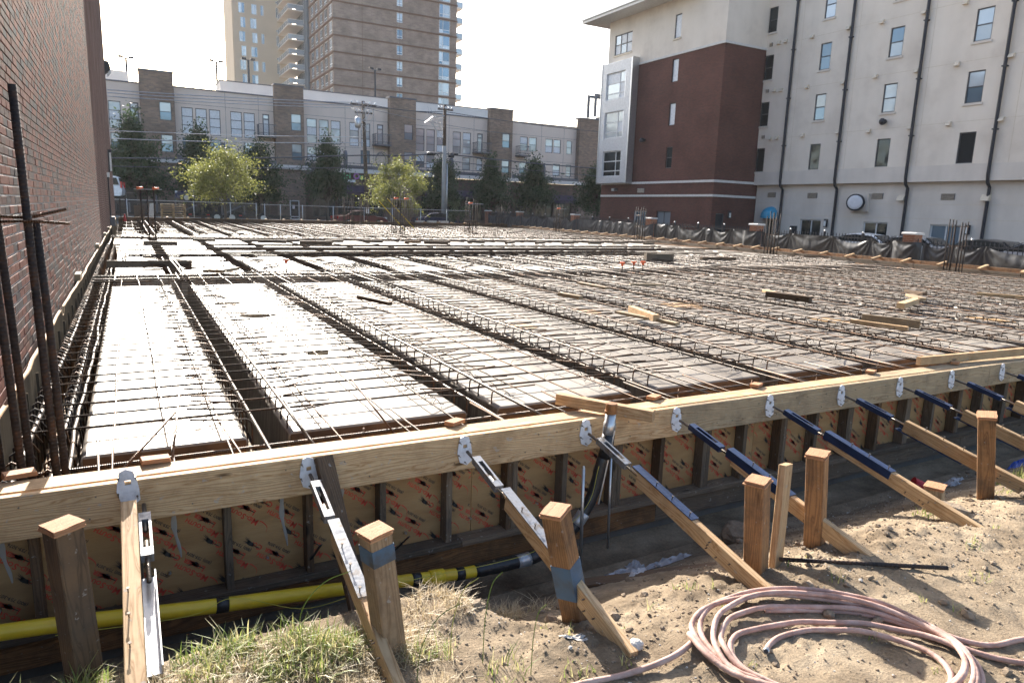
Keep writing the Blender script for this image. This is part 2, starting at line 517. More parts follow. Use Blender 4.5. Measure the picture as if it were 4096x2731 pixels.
M['glass_dark'] = glass_mat('glass_dark', (0.06, 0.07, 0.075), 0.07, 0.6, 0.2)
M['blind'] = plain('window_blind', (0.62, 0.64, 0.67), 0.3)
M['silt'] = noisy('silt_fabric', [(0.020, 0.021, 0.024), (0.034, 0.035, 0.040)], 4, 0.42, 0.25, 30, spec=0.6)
M['silt_sheen'] = noisy('silt_fabric_sheen', [(0.045, 0.046, 0.05), (0.075, 0.076, 0.082)], 4, 0.34, 0.25, 30, spec=0.7)  # far lengths: silvery sheen put partly into a paler base colour
M['leaf_yellow'] = leaf_mat('leaf_yellow', [(0.10, 0.115, 0.025), (0.17, 0.18, 0.045), (0.25, 0.245, 0.075), (0.13, 0.145, 0.035)], 0.4)
M['leaf_green'] = leaf_mat('leaf_green', [(0.026, 0.044, 0.018), (0.042, 0.068, 0.026), (0.06, 0.09, 0.034), (0.032, 0.056, 0.022)], 0.3)
M['bark'] = noisy('bark', [(0.09, 0.07, 0.055), (0.16, 0.13, 0.10)], 9, 0.9, 0.6, 30)
M['grass'] = leaf_mat('grass_blade', [(0.12, 0.17, 0.035), (0.20, 0.26, 0.06), (0.36, 0.34, 0.13), (0.46, 0.40, 0.22)], 0.4)
M['grass_dry'] = leaf_mat('grass_dry', [(0.42, 0.33, 0.20), (0.52, 0.43, 0.28), (0.32, 0.24, 0.14)], 0.35)
M['creosote'] = noisy('utility_pole_wood', [(0.06, 0.042, 0.03), (0.11, 0.08, 0.058)], 5, 0.85, 0.4, 30, stretch=(6, 6, 0.4))
M['cable'] = plain('cable', (0.10, 0.10, 0.11), 0.35, 0.5)
M['cable_bright'] = plain('cable_bright', (0.45, 0.45, 0.46), 0.3, 0.9)
M['yellow_pipe'] = noisy('yellow_pipe', [(0.62, 0.42, 0.02), (0.70, 0.50, 0.03), (0.58, 0.38, 0.03)], 6, 0.38, 0.05, 30)
M['tape'] = noisy('pipe_tape', [(0.012, 0.012, 0.013), (0.03, 0.03, 0.032)], 40, 0.38, 0.8, 60, bdist=0.004)
M['duct_tape'] = noisy('duct_tape', [(0.36, 0.37, 0.38), (0.55, 0.56, 0.57)], 30, 0.3, 0.8, 50, metallic=0.5, bdist=0.004)
M['copper'] = plain('cap_brown', (0.28, 0.13, 0.05), 0.45, 0.4)
M['string'] = plain('string_yellow', (0.55, 0.48, 0.06), 0.7)
M['hose'] = noisy('hose_rubber', [(0.28, 0.16, 0.125), (0.40, 0.25, 0.205), (0.48, 0.345, 0.295)], 14, 0.75, 0.3, 50)
M['navy'] = noisy('navy_paint', [(0.014, 0.025, 0.06), (0.022, 0.04, 0.10)], 12, 0.3, 0.15, 50, metallic=0.1)
M['white_paint'] = noisy('white_bracket_paint', [(0.50, 0.50, 0.52), (0.68, 0.68, 0.71), (0.74, 0.74, 0.77)], 24, 0.42, 0.1, 60)
M['channel'] = noisy('glare_channel', [(0.10, 0.11, 0.13), (0.26, 0.27, 0.29), (0.16, 0.12, 0.08)], 18, 0.36, 0.1, 50, metallic=0.4)  # dirt, plus sun glare on navy steel painted in as paler tones
M['thread'] = rebar_mat('threaded_rod', [(0.14, 0.12, 0.10), (0.24, 0.20, 0.16)], 0.4, 0.85, 0.009)
M['nail'] = plain('nail_steel', (0.22, 0.19, 0.16), 0.35, 0.85)
M['red_cup'] = plain('red_cup', (0.50, 0.03, 0.035), 0.35)
M['litter'] = noisy('litter_plastic', [(0.30, 0.31, 0.33), (0.46, 0.47, 0.50)], 9, 0.35)
M['bag_blue'] = plain('bag_blue', (0.03, 0.09, 0.42), 0.35)
M['stone'] = noisy('stone', [(0.36, 0.33, 0.30), (0.52, 0.49, 0.45)], 16, 0.9, 0.8, 40)
M['clod'] = noisy('soil_clod', [(0.15, 0.11, 0.075), (0.28, 0.215, 0.15)], 20, 0.95, 0.8, 60)
M['orange'] = plain('orange_cap', (0.75, 0.13, 0.03), 0.5)
M['pallet'] = wood('pallet_wood', (0.46, 0.33, 0.18), (0.30, 0.20, 0.10))
M['car_white'] = plain('car_white', (0.75, 0.75, 0.76), 0.22)
M['car_navy'] = plain('car_navy', (0.02, 0.03, 0.09), 0.2, 0.3)
M['car_silver'] = plain('car_silver', (0.42, 0.44, 0.47), 0.25, 0.6)
M['car_red'] = plain('car_red', (0.13, 0.015, 0.015), 0.3)
M['car_black'] = plain('car_black', (0.02, 0.02, 0.023), 0.22)
M['tyre'] = plain('tyre_rubber', (0.022, 0.022, 0.022), 0.8)
M['tail'] = plain('tail_lamp', (0.5, 0.02, 0.02), 0.25)
M['awning_blue'] = plain('awning_blue', (0.05, 0.30, 0.47), 0.6)
M['awning_dark'] = plain('awning_dark', (0.045, 0.03, 0.05), 0.8)
M['lamp_lit'] = plain('lamp_lit', (0.9, 0.8, 0.6), 0.5, emit=(1.0, 0.62, 0.25), estr=6.0)
M['neon'] = plain('neon_blue', (0.2, 0.2, 0.9), 0.5, emit=(0.15, 0.12, 1.0), estr=4.0)
M['sconce_white'] = plain('sconce_white', (0.75, 0.75, 0.73), 0.4)
M['sign_green'] = plain('sign_green', (0.16, 0.50, 0.24), 0.5)
M['sign_purple'] = plain('sign_purple', (0.42, 0.16, 0.46), 0.5)
M['sign_white'] = plain('sign_white', (0.75, 0.75, 0.75), 0.5)
M['sign_orange'] = plain('sign_orange', (0.7, 0.12, 0.02), 0.5)
M['sign_yellow'] = plain('sign_yellow', (0.7, 0.5, 0.03), 0.5)

# ------------------------------------------------------------------ mesh helpers
class MB:
    def __init__(s):
        s.v = []
        s.f = []
    def add(s, v, f):
        o = len(s.v)
        s.v += [tuple(p) for p in v]
        s.f += [tuple(i + o for i in q) for q in f]
        return s
    def box(s, x0, x1, y0, y1, z0, z1):
        v = [(x0, y0, z0), (x1, y0, z0), (x1, y1, z0), (x0, y1, z0), (x0, y0, z1), (x1, y0, z1), (x1, y1, z1), (x0, y1, z1)]
        return s.add(v, [(0, 3, 2, 1), (4, 5, 6, 7), (0, 1, 5, 4), (1, 2, 6, 5), (2, 3, 7, 6), (3, 0, 4, 7)])
    def obox(s, c, ax, ay, az):
        c, ax, ay, az = Vector(c), Vector(ax), Vector(ay), Vector(az)
        v = [c + ax * i + ay * j + az * k for k in (-1, 1) for j in (-1, 1) for i in (-1, 1)]
        return s.add(v, [(0, 2, 3, 1), (4, 5, 7, 6), (0, 1, 5, 4), (1, 3, 7, 5), (3, 2, 6, 7), (2, 0, 4, 6)])
    def tube(s, pts, r, n=6, closed=False, caps=True):
        pts = [Vector(p) for p in pts]
        k = len(pts)
        rs = r if isinstance(r, (list, tuple)) else [r] * k
        base = len(s.v)
        prev = None
        for i in range(k):
            if closed:
                d = pts[(i + 1) % k] - pts[i - 1]
            else:
                d = pts[min(i + 1, k - 1)] - pts[max(i - 1, 0)]
            if d.length < 1e-9:
                d = Vector((0, 0, 1))
            d.normalize()
            if prev is None:
                a = Vector((0, 0, 1)) if abs(d.z) < 0.9 else Vector((1, 0, 0))
                u = d.cross(a).normalized()
            else:
                u = (prev - d * prev.dot(d))
                if u.length < 1e-6:
                    u = d.orthogonal()
                u.normalize()
            prev = u
            w = d.cross(u)
            for j in range(n):
                t = 2 * math.pi * j / n
                s.v.append(tuple(pts[i] + (u * math.cos(t) + w * math.sin(t)) * rs[i]))
        m = k if closed else k - 1
        for i in range(m):
            for j in range(n):
                a = base + i * n + j
                b = base + i * n + (j + 1) % n
                c = base + ((i + 1) % k) * n + (j + 1) % n
                d_ = base + ((i + 1) % k) * n + j
                s.f.append((a, b, c, d_))
        if caps and not closed:
            s.f.append(tuple(base + j for j in range(n))[::-1])
            s.f.append(tuple(base + (k - 1) * n + j for j in range(n)))
        return s
    def prism(s, poly, fn, d0, d1):
        """outline poly of (a, b), placed by fn(a, b, depth)"""
        n = len(poly)
        v = [fn(a, b, d0) for a, b in poly] + [fn(a, b, d1) for a, b in poly]
        f = [tuple(range(n)), tuple(range(2 * n - 1, n - 1, -1))]
        f += [(i, i + n, (i + 1) % n + n, (i + 1) % n) for i in range(n)]
        return s.add(v, f)
    def mesh(s, name, mats, smooth=False):
        me = bpy.data.meshes.new(name)
        me.from_pydata(s.v, [], s.f)
        me.validate()
        for m in (mats if isinstance(mats, (list, tuple)) else [mats]):
            me.materials.append(m)
        if smooth:
            me.polygons.foreach_set('use_smooth', [True] * len(me.polygons))
        me.update()
        return me

def link(name, me, parent=None, mat=None):
    o = bpy.data.objects.new(name, me)
    C.objects.link(o)
    if parent is not None:
        o.parent = parent
        o.matrix_parent_inverse = WM[parent.name].inverted()
    if mat is not None:
        o.matrix_basis = mat
    WM[o.name] = mat.copy() if mat is not None else Matrix.Identity(4)
    return o

WM = {}

def part(name, mb, mat, parent=None, smooth=False):
    return link(name, mb.mesh(name, mat, smooth), parent)

def tag(o, label, cat, group=None):
    o['label'] = label
    o['category'] = cat
    if group:
        o['group'] = group
    return o

def thing(name, label, cat, loc=(0, 0, 0), group=None):
    o = bpy.data.objects.new(name, None)
    o.empty_display_size = 0.1
    C.objects.link(o)
    o.location = loc
    WM[o.name] = Matrix.Translation(Vector(loc))
    return tag(o, label, cat, group)

def struct(o):
    o['kind'] = 'structure'
    return o

def stuff(o):
    o['kind'] = 'stuff'
    return o

def frame_x(p0, p1, upv=(0, 0, 1)):
    """matrix with local X from p0 to p1, local Z near upv, origin at the middle"""
    p0, p1 = Vector(p0), Vector(p1)
    x = (p1 - p0).normalized()
    upv = Vector(upv)
    y = upv.cross(x)
    if y.length < 1e-6:
        y = x.orthogonal()
    y.normalize()
    z = x.cross(y)
    c = (p0 + p1) / 2
    return Matrix(((x.x, y.x, z.x, c.x), (x.y, y.y, z.y, c.y), (x.z, y.z, z.z, c.z), (0, 0, 0, 1)))

def bevel_box(lx, ly, lz, b=0.003):
    """box with chamfered long edges, length along X"""
    hx, hy, hz = lx / 2, ly / 2, lz / 2
    prof = [(-hy + b, -hz), (hy - b, -hz), (hy, -hz + b), (hy, hz - b), (hy - b, hz), (-hy + b, hz), (-hy, hz - b), (-hy, -hz + b)]
    mb = MB()
    v = [(-hx, a, c) for a, c in prof] + [(hx, a, c) for a, c in prof]
    f = [tuple(range(8))[::-1], tuple(range(8, 16))]
    f += [(i, (i + 1) % 8, (i + 1) % 8 + 8, i + 8) for i in range(8)]
    return mb.add(v, f)

def board(name, p0, p1, w, t, mat, parent=None, upv=(0, 0, 1), b=0.003):
    """w: size along local Y, t: size along local Z"""
    ln = (Vector(p1) - Vector(p0)).length
    return link(name, bevel_box(ln, w, t, b).mesh(name, mat), parent, frame_x(p0, p1, upv))

_barcache = {}
def bar(name, p0, p1, r, mat, parent=None, n=6):
    ln = round((Vector(p1) - Vector(p0)).length, 2)
    key = (ln, r, mat.name, n)
    if key not in _barcache:
        _barcache[key] = MB().tube([(-ln / 2, 0, 0), (ln / 2, 0, 0)], r, n).mesh(name, mat, True)
    return link(name, _barcache[key], parent, frame_x(p0, p1))

def arc(c, a, b, r, t0, t1, n=5):
    c, a, b = Vector(c), Vector(a), Vector(b)
    return [c + (a * math.cos(t0 + (t1 - t0) * i / n) + b * math.sin(t0 + (t1 - t0) * i / n)) * r for i in range(n + 1)]

ORD = ['first', 'second', 'third', 'fourth', 'fifth', 'sixth', 'seventh', 'eighth', 'ninth', 'tenth', 'eleventh', 'twelfth', 'thirteenth', 'fourteenth', 'fifteenth', 'sixteenth', 'seventeenth', 'eighteenth', 'nineteenth', 'twentieth']

# smooth value noise for relief
def vnoise(x, y, seed=0):
    x = np.asarray(x, float)
    y = np.asarray(y, float)
    xi = np.floor(x).astype(np.int64)
    yi = np.floor(y).astype(np.int64)
    xf = x - xi
    yf = y - yi
    def h(i, j):
        n = (i * 374761393 + j * 668265263 + seed * 982451653) & 0x7fffffff
        n = ((n ^ (n >> 13)) * 1274126177) & 0x7fffffff
        return ((n ^ (n >> 16)) & 0xffff) / 65535.0
    u = xf * xf * (3 - 2 * xf)
    v = yf * yf * (3 - 2 * yf)
    return (h(xi, yi) * (1 - u) + h(xi + 1, yi) * u) * (1 - v) + (h(xi, yi + 1) * (1 - u) + h(xi + 1, yi + 1) * u) * v

def fbm(x, y, seed=0, oct=5, gain=0.5):
    s = 0
    a = 1.0
    t = 0
    for o in range(oct):
        s = s + a * (vnoise(x * 2 ** o, y * 2 ** o, seed + o) - 0.5)
        t += a
        a *= gain
    return s / t

def sstep(a, b, x):
    t = np.clip((x - a) / (b - a), 0, 1)
    return t * t * (3 - 2 * t)

def ground_z(X, Y):
    X = np.asarray(X, float)
    Y = np.asarray(Y, float)
    wig = 0.10 * fbm(X * 1.3, Y * 0.3 + 9, 3, 3)
    k = sstep(0.15, 0.75, X)                     # left: steep grassy bank; right: gentler
    top = -1.90 * (1 - k) - 2.62 * k
    bot = -1.50 * (1 - k) - 1.35 * k
    t = np.clip((Y + wig - bot) / (top - bot), 0, 1)
    t = t * t * (3 - 2 * t) * (1 - k) + k * (1 - (1 - t) ** 1.6)
    z = -0.74 + (0.54) * t
    near = sstep(-1.2, -1.5, Y) * sstep(12, 8, X) * sstep(-8, -5, X)
    rel = 0.06 * fbm(X * 1.1, Y * 1.1, 5, 4) + 0.034 * fbm(X * 5, Y * 5, 21, 4, 0.6) + 0.017 * fbm(X * 17, Y * 17, 41, 3, 0.7)
    rough_ = sstep(0.02, 0.16, fbm(X * 1.7 + 3, Y * 1.7, 88, 3)) + 0.8 * sstep(0.45, 0.1, np.abs(Y + 2.25))
    rel = rel + rough_ * (0.030 * fbm(X * 9, Y * 9, 52, 4, 0.65) + 0.014 * fbm(X * 31, Y * 31, 57, 2, 0.6))
    z = z + rel * near
    far = sstep(46, 52, Y)
    z = np.where(Y > -1.2, -0.78 + 0.36 * far, z)
    rightlot = sstep(22, 29, X) * (1 - far)
    z = np.where(Y > -1.2, z + 0.16 * rightlot, z)
    return z

def gz(x, y):
    return float(ground_z(np.array([x]), np.array([y]))[0])

# ------------------------------------------------------------------ ground, street
def build_ground():
    xs = np.unique(np.concatenate([[-900, -400, -150, -60, -25, -12, -8, -5, -3.5], np.arange(-3, -1.6, 0.1), np.arange(-1.6, 4.6, 0.018), np.arange(4.6, 8, 0.04), np.arange(8, 12, 0.3), np.arange(12, 40, 2), [50, 70, 100, 160, 300, 500, 900]]).round(4))
    ys = np.unique(np.concatenate([[-900, -300, -100, -40, -15, -8], np.arange(-6, -4.2, 0.15), np.arange(-4.2, -1.2, 0.018), [-1.19, -1.0, -0.9], np.arange(0, 45, 6), np.arange(45, 54, 1), [60, 80, 110, 160, 300, 600, 900]]).round(4))
    X, Y = np.meshgrid(xs, ys)
    Z = ground_z(X, Y)
    nx, ny = len(xs), len(ys)
    v = np.stack([X.ravel(), Y.ravel(), Z.ravel()], -1)
    i, j = np.meshgrid(np.arange(nx - 1), np.arange(ny - 1))
    a = (j * nx + i).ravel()
    f = np.stack([a, a + 1, a + nx + 1, a + nx], -1)
    me = bpy.data.meshes.new('ground')
    me.vertices.add(len(v))
    me.vertices.foreach_set('co', v.ravel())
    me.loops.add(f.size)
    me.loops.foreach_set('vertex_index', f.ravel())
    me.polygons.add(len(f))
    me.polygons.foreach_set('loop_start', np.arange(0, f.size, 4))
    me.polygons.foreach_set('loop_total', np.full(len(f), 4))
    me.polygons.foreach_set('use_smooth', np.ones(len(f), bool))
    me.update()
    me.validate()
    me.materials.append(M['soil'])
    struct(link('ground', me))
build_ground()
struct(part('street', MB().box(-120, 140, 53.5, 68.0, -0.5, -0.40), M['asphalt']))
struct(part('sidewalk', MB().box(-120, 140, 68.0, 73.9, -0.5, -0.28), M['concrete']))
kb = MB()
for k in range(-20, 24):
    kb.box(k * 6.0, k * 6.0 + 5.98, 67.85, 68.0, -0.5, -0.27)
struct(part('kerb', kb, M['concrete']))
struct(part('parking_lot', MB().box(31.0, 37.9, -10, 48, -0.7, -0.60), M['asphalt']))
mk = MB()
for k in range(12):
    mk.box(-80 + k * 18, -80 + k * 18 + 9, 60.6, 60.75, -0.4, -0.396)
struct(part('road_marking', mk, M['sign_yellow']))

# ------------------------------------------------------------------ helper: facade with openings
def wall_open(rects, a0, a1, z0, z1, fn, depth, name, mat, parent):
    """a slab from (a0..a1, z0..z1) with rectangular openings; fn(a, z, d) -> point"""
    As = sorted(set([a0, a1] + [min(max(q, a0), a1) for r in rects for q in r[:2]]))
    Zs = sorted(set([z0, z1] + [min(max(q, z0), z1) for r in rects for q in r[2:4]]))
    mb = MB()
    hole = {}
    for i in range(len(As) - 1):
        for j in range(len(Zs) - 1):
            am, zm = (As[i] + As[i + 1]) / 2, (Zs[j] + Zs[j + 1]) / 2
            hole[i, j] = any(r[0] < am < r[1] and r[2] < zm < r[3] for r in rects)
    for (i, j), h in hole.items():
        A, B, Z0, Z1 = As[i], As[i + 1], Zs[j], Zs[j + 1]
        if not h:
            mb.add([fn(A, Z0, 0), fn(B, Z0, 0), fn(B, Z1, 0), fn(A, Z1, 0)], [(0, 1, 2, 3)])
        else:
            for (ii, jj, p, q) in ((i - 1, j, (A, Z0), (A, Z1)), (i + 1, j, (B, Z0), (B, Z1)), (i, j - 1, (A, Z0), (B, Z0)), (i, j + 1, (A, Z1), (B, Z1))):
                if not hole.get((ii, jj), False):
                    mb.add([fn(p[0], p[1], 0), fn(q[0], q[1], 0), fn(q[0], q[1], depth), fn(p[0], p[1], depth)], [(0, 1, 2, 3)])
    # back and rim
    mb.add([fn(a0, z0, depth), fn(a1, z0, depth), fn(a1, z1, depth), fn(a0, z1, depth)], [(0, 1, 2, 3)])
    for p, q in (((a0, z0), (a1, z0)), ((a1, z0), (a1, z1)), ((a1, z1), (a0, z1)), ((a0, z1), (a0, z0))):
        mb.add([fn(p[0], p[1], 0), fn(q[0], q[1], 0), fn(q[0], q[1], depth), fn(p[0], p[1], depth)], [(0, 1, 2, 3)])
    return part(name, mb, mat, parent)

def window(parent, fn, a0, a1, z0, z1, cols, rows, fmat, gmats, depth=0.1, fr=0.05, sill=None, name='window', pick=None):
    """frame with mullions set back in its opening, each pane a piece"""
    mb = MB()
    def bx(A, B, Z0, Z1, d0, d1):
        p = [fn(A, Z0, d0), fn(B, Z0, d0), fn(B, Z1, d0), fn(A, Z1, d0), fn(A, Z0, d1), fn(B, Z0, d1), fn(B, Z1, d1), fn(A, Z1, d1)]
        mb.add(p, [(0, 1, 2, 3), (7, 6, 5, 4), (0, 4, 5, 1), (1, 5, 6, 2), (2, 6, 7, 3), (3, 7, 4, 0)])
    ca = [a0 + (a1 - a0) * c for c in cols]
    rz = [z0 + (z1 - z0) * r for r in rows]
    d0, d1 = depth * 0.35, depth * 0.35 + 0.06
    for k, a in enumerate(ca):
        A = a if k == 0 else a - fr / 2
        B = a + fr if k == 0 else (a if k == len(ca) - 1 else a + fr / 2)
        if k == len(ca) - 1:
            A = a - fr
        bx(A, B, z0, z1, d0, d1)
    for k, z in enumerate(rz):
        A = z if k == 0 else (z - fr if k == len(rz) - 1 else z - fr / 2)
        B = z + fr if k == 0 else (z if k == len(rz) - 1 else z + fr / 2)
        bx(a0 + fr, a1 - fr, A, B, d0 + 0.003, d1 - 0.003)
    w = part(name, mb, fmat, parent)
    for i in range(len(ca) - 1):
        for j in range(len(rz) - 1):
            g = pick(i, j) if pick else random.choice(gmats)
            pb = MB()
            dd = d0 + 0.03
            pb.add([fn(ca[i], rz[j], dd), fn(ca[i + 1], rz[j], dd), fn(ca[i + 1], rz[j + 1], dd), fn(ca[i], rz[j + 1], dd),
                    fn(ca[i], rz[j], dd + 0.01), fn(ca[i + 1], rz[j], dd + 0.01), fn(ca[i + 1], rz[j + 1], dd + 0.01), fn(ca[i], rz[j + 1], dd + 0.01)],
                   [(0, 1, 2, 3), (7, 6, 5, 4), (0, 4, 5, 1), (1, 5, 6, 2), (2, 6, 7, 3), (3, 7, 4, 0)])
            part('pane', pb, g, w)
    if sill:
        sb = MB()
        p = [fn(a0 - 0.08, z0 - 0.12, -0.06), fn(a1 + 0.08, z0 - 0.12, -0.06), fn(a1 + 0.08, z0 - 0.003, -0.06), fn(a0 - 0.08, z0 - 0.003, -0.06),
             fn(a0 - 0.08, z0 - 0.12, depth * 0.3), fn(a1 + 0.08, z0 - 0.12, depth * 0.3), fn(a1 + 0.08, z0 - 0.003, depth * 0.3), fn(a0 - 0.08, z0 - 0.003, depth * 0.3)]
        sb.add(p, [(0, 1, 2, 3), (7, 6, 5, 4), (0, 4, 5, 1), (1, 5, 6, 2), (2, 6, 7, 3), (3, 7, 4, 0)])
        part('sill', sb, sill, w)
    return w

# ------------------------------------------------------------------ brick wall on the left
def build_brick_wall():
    XW = -1.56
    t = thing('brick_wall', 'tall red and grey brick wall rising along the left side of the deck', 'wall', (XW - 0.15, 20, -0.78))
    Y0, Y1, ZT = -2.6, 46.2, 17.0
    chunks = [(Y0, 4.0, 4.6), (4.0, 10.0, 7.4), (10.0, 19.0, 10.4)]
    core = MB()
    core.box(XW - 0.35, XW - 0.010, Y0, 19.0, -0.78, ZT - 0.02)
    part('mortar_core', core, M['mortar'], t)
    far = MB()
    far.box(XW - 0.35, XW, 19.0, Y1, -0.78, ZT)
    for a, b, z in chunks:
        far.box(XW - 0.012, XW, a, b, z, ZT - 0.03)
    part('brickwork', far, M['brick_wall_far'], t)
    part('coping', MB().box(XW - 0.42, XW + 0.05, Y0, Y1 + 0.05, ZT, ZT + 0.12), M['limestone'], t)
    BL, BH, G, CO = 0.203, 0.0572, 0.0095, 0.0686
    bricks = []
    for a, b, zt in chunks:
        n = int((zt + 0.2) / CO)
        for r in range(n):
            z = -0.2 + r * CO
            if z + BH > zt:
                break
            off = 0.1065 * (r % 2)
            k = int((a - Y0) / (BL + G)) - 1
            while True:
                y = Y0 + off + k * (BL + G)
                k += 1
                if y >= b - 0.001:
                    break
                ya, yb = max(y, a), min(y + BL, b)
                if yb - ya < 0.02:
                    continue
                bricks.append((ya, yb, z))
    # the 300 that show largest get to be pieces of their own
    vis = sorted(range(len(bricks)), key=lambda i: (bricks[i][0] < 1.2 or bricks[i][2] < 0.15 or bricks[i][2] > 1.45 + 0.30 * (bricks[i][0] + 4.4), math.hypot(bricks[i][0] + 4.4, (bricks[i][2] - 1.45) * 0.7)))
    near = set(vis[:300])
    rest = MB()
    for i, (ya, yb, z) in enumerate(bricks):
        pr = random.uniform(-0.0015, 0.002)
        if i in near:
            mb = MB()
            hy, c = (yb - ya) / 2, 0.003
            v = [(-0.012, -hy, 0), (-0.012, hy, 0), (-0.012, hy, BH), (-0.012, -hy, BH),
                 (-c, -hy, 0), (-c, hy, 0), (-c, hy, BH), (-c, -hy, BH),
                 (0, -hy + c, c), (0, hy - c, c), (0, hy - c, BH - c), (0, -hy + c, BH - c)]
            f = [(8, 9, 10, 11)] + [(4 + k, 4 + (k + 1) % 4, 8 + (k + 1) % 4, 8 + k) for k in range(4)] + [(k, (k + 1) % 4, 4 + (k + 1) % 4, 4 + k) for k in range(4)]
            key = ('brick', round(hy, 4))
            if key not in _barcache:
                _barcache[key] = mb.add(v, f).mesh('brick', M['brick'])
            link('brick', _barcache[key], t, Matrix.Translation((XW + pr, (ya + yb) / 2, z)))
        else:
            v = [(XW - 0.012, ya, z), (XW - 0.012, yb, z), (XW - 0.012, yb, z + BH), (XW - 0.012, ya, z + BH), (XW + pr, ya, z), (XW + pr, yb, z), (XW + pr, yb, z + BH), (XW + pr, ya, z + BH)]
            rest.add(v, [(4, 5, 6, 7), (0, 1, 5, 4), (1, 2, 6, 5), (2, 3, 7, 6), (3, 0, 4, 7)])
    stuff(part('brick', rest, M['brick'], t))
build_brick_wall()

def wall_lamp(y, z, h, label):
    t = thing('wall_lamp', label, 'wall lamp', (-1.5, y, z))
    b = MB()
    b.prism([(-1.56, z + h / 2), (-1.34, z + h / 2 - 0.05), (-1.26, z + 0.02), (-1.26, z - 0.1), (-1.56, z - h / 2)], lambda a, c, d: (a, d, c), y - 0.28, y + 0.28)
    part('housing', b, M['dark_metal'], t)
    l = MB()
    l.prism([(-1.46, z - h / 2 - 0.02), (-1.262, z - 0.102), (-1.25, z - 0.22), (-1.40, z - h / 2 - 0.10)], lambda a, c, d: (a, d, c), y - 0.24, y + 0.24)
    part('lens', l, M['sconce_white'], t)
wall_lamp(45.4, 9.0, 0.75, 'black wedge shaped floodlight high on the far end of the brick wall')
t = thing('wall_lantern', 'tall narrow black lantern on the far end of the brick wall', 'wall lamp', (-1.5, 36.0, 2.5))
part('back_plate', MB().box(-1.56, -1.50, 35.85, 36.15, 2.65, 3.75), M['dark_metal'], t)
part('diffuser', MB().box(-1.498, -1.42, 35.9, 36.1, 2.72, 3.6), M['sconce_white'], t)
part('hood', MB().box(-1.50, -1.38, 35.84, 36.16, 3.602, 3.74), M['dark_metal'], t)
t = thing('conduit', 'dark conduit pipe with a meter box running down the brick wall', 'conduit', (-1.53, 31, 0.3))
part('pipe', MB().tube([(-1.52, 31, 0.62), (-1.52, 31, 2.3)], 0.03, 8), M['dark_metal'], t)
part('meter_box', MB().box(-1.555, -1.36, 30.85, 31.15, 0.22, 0.62), M['grey_metal'], t)
part('upper_box', MB().box(-1.555, -1.46, 30.93, 31.07, 2.3, 2.5), M['sconce_white'], t)

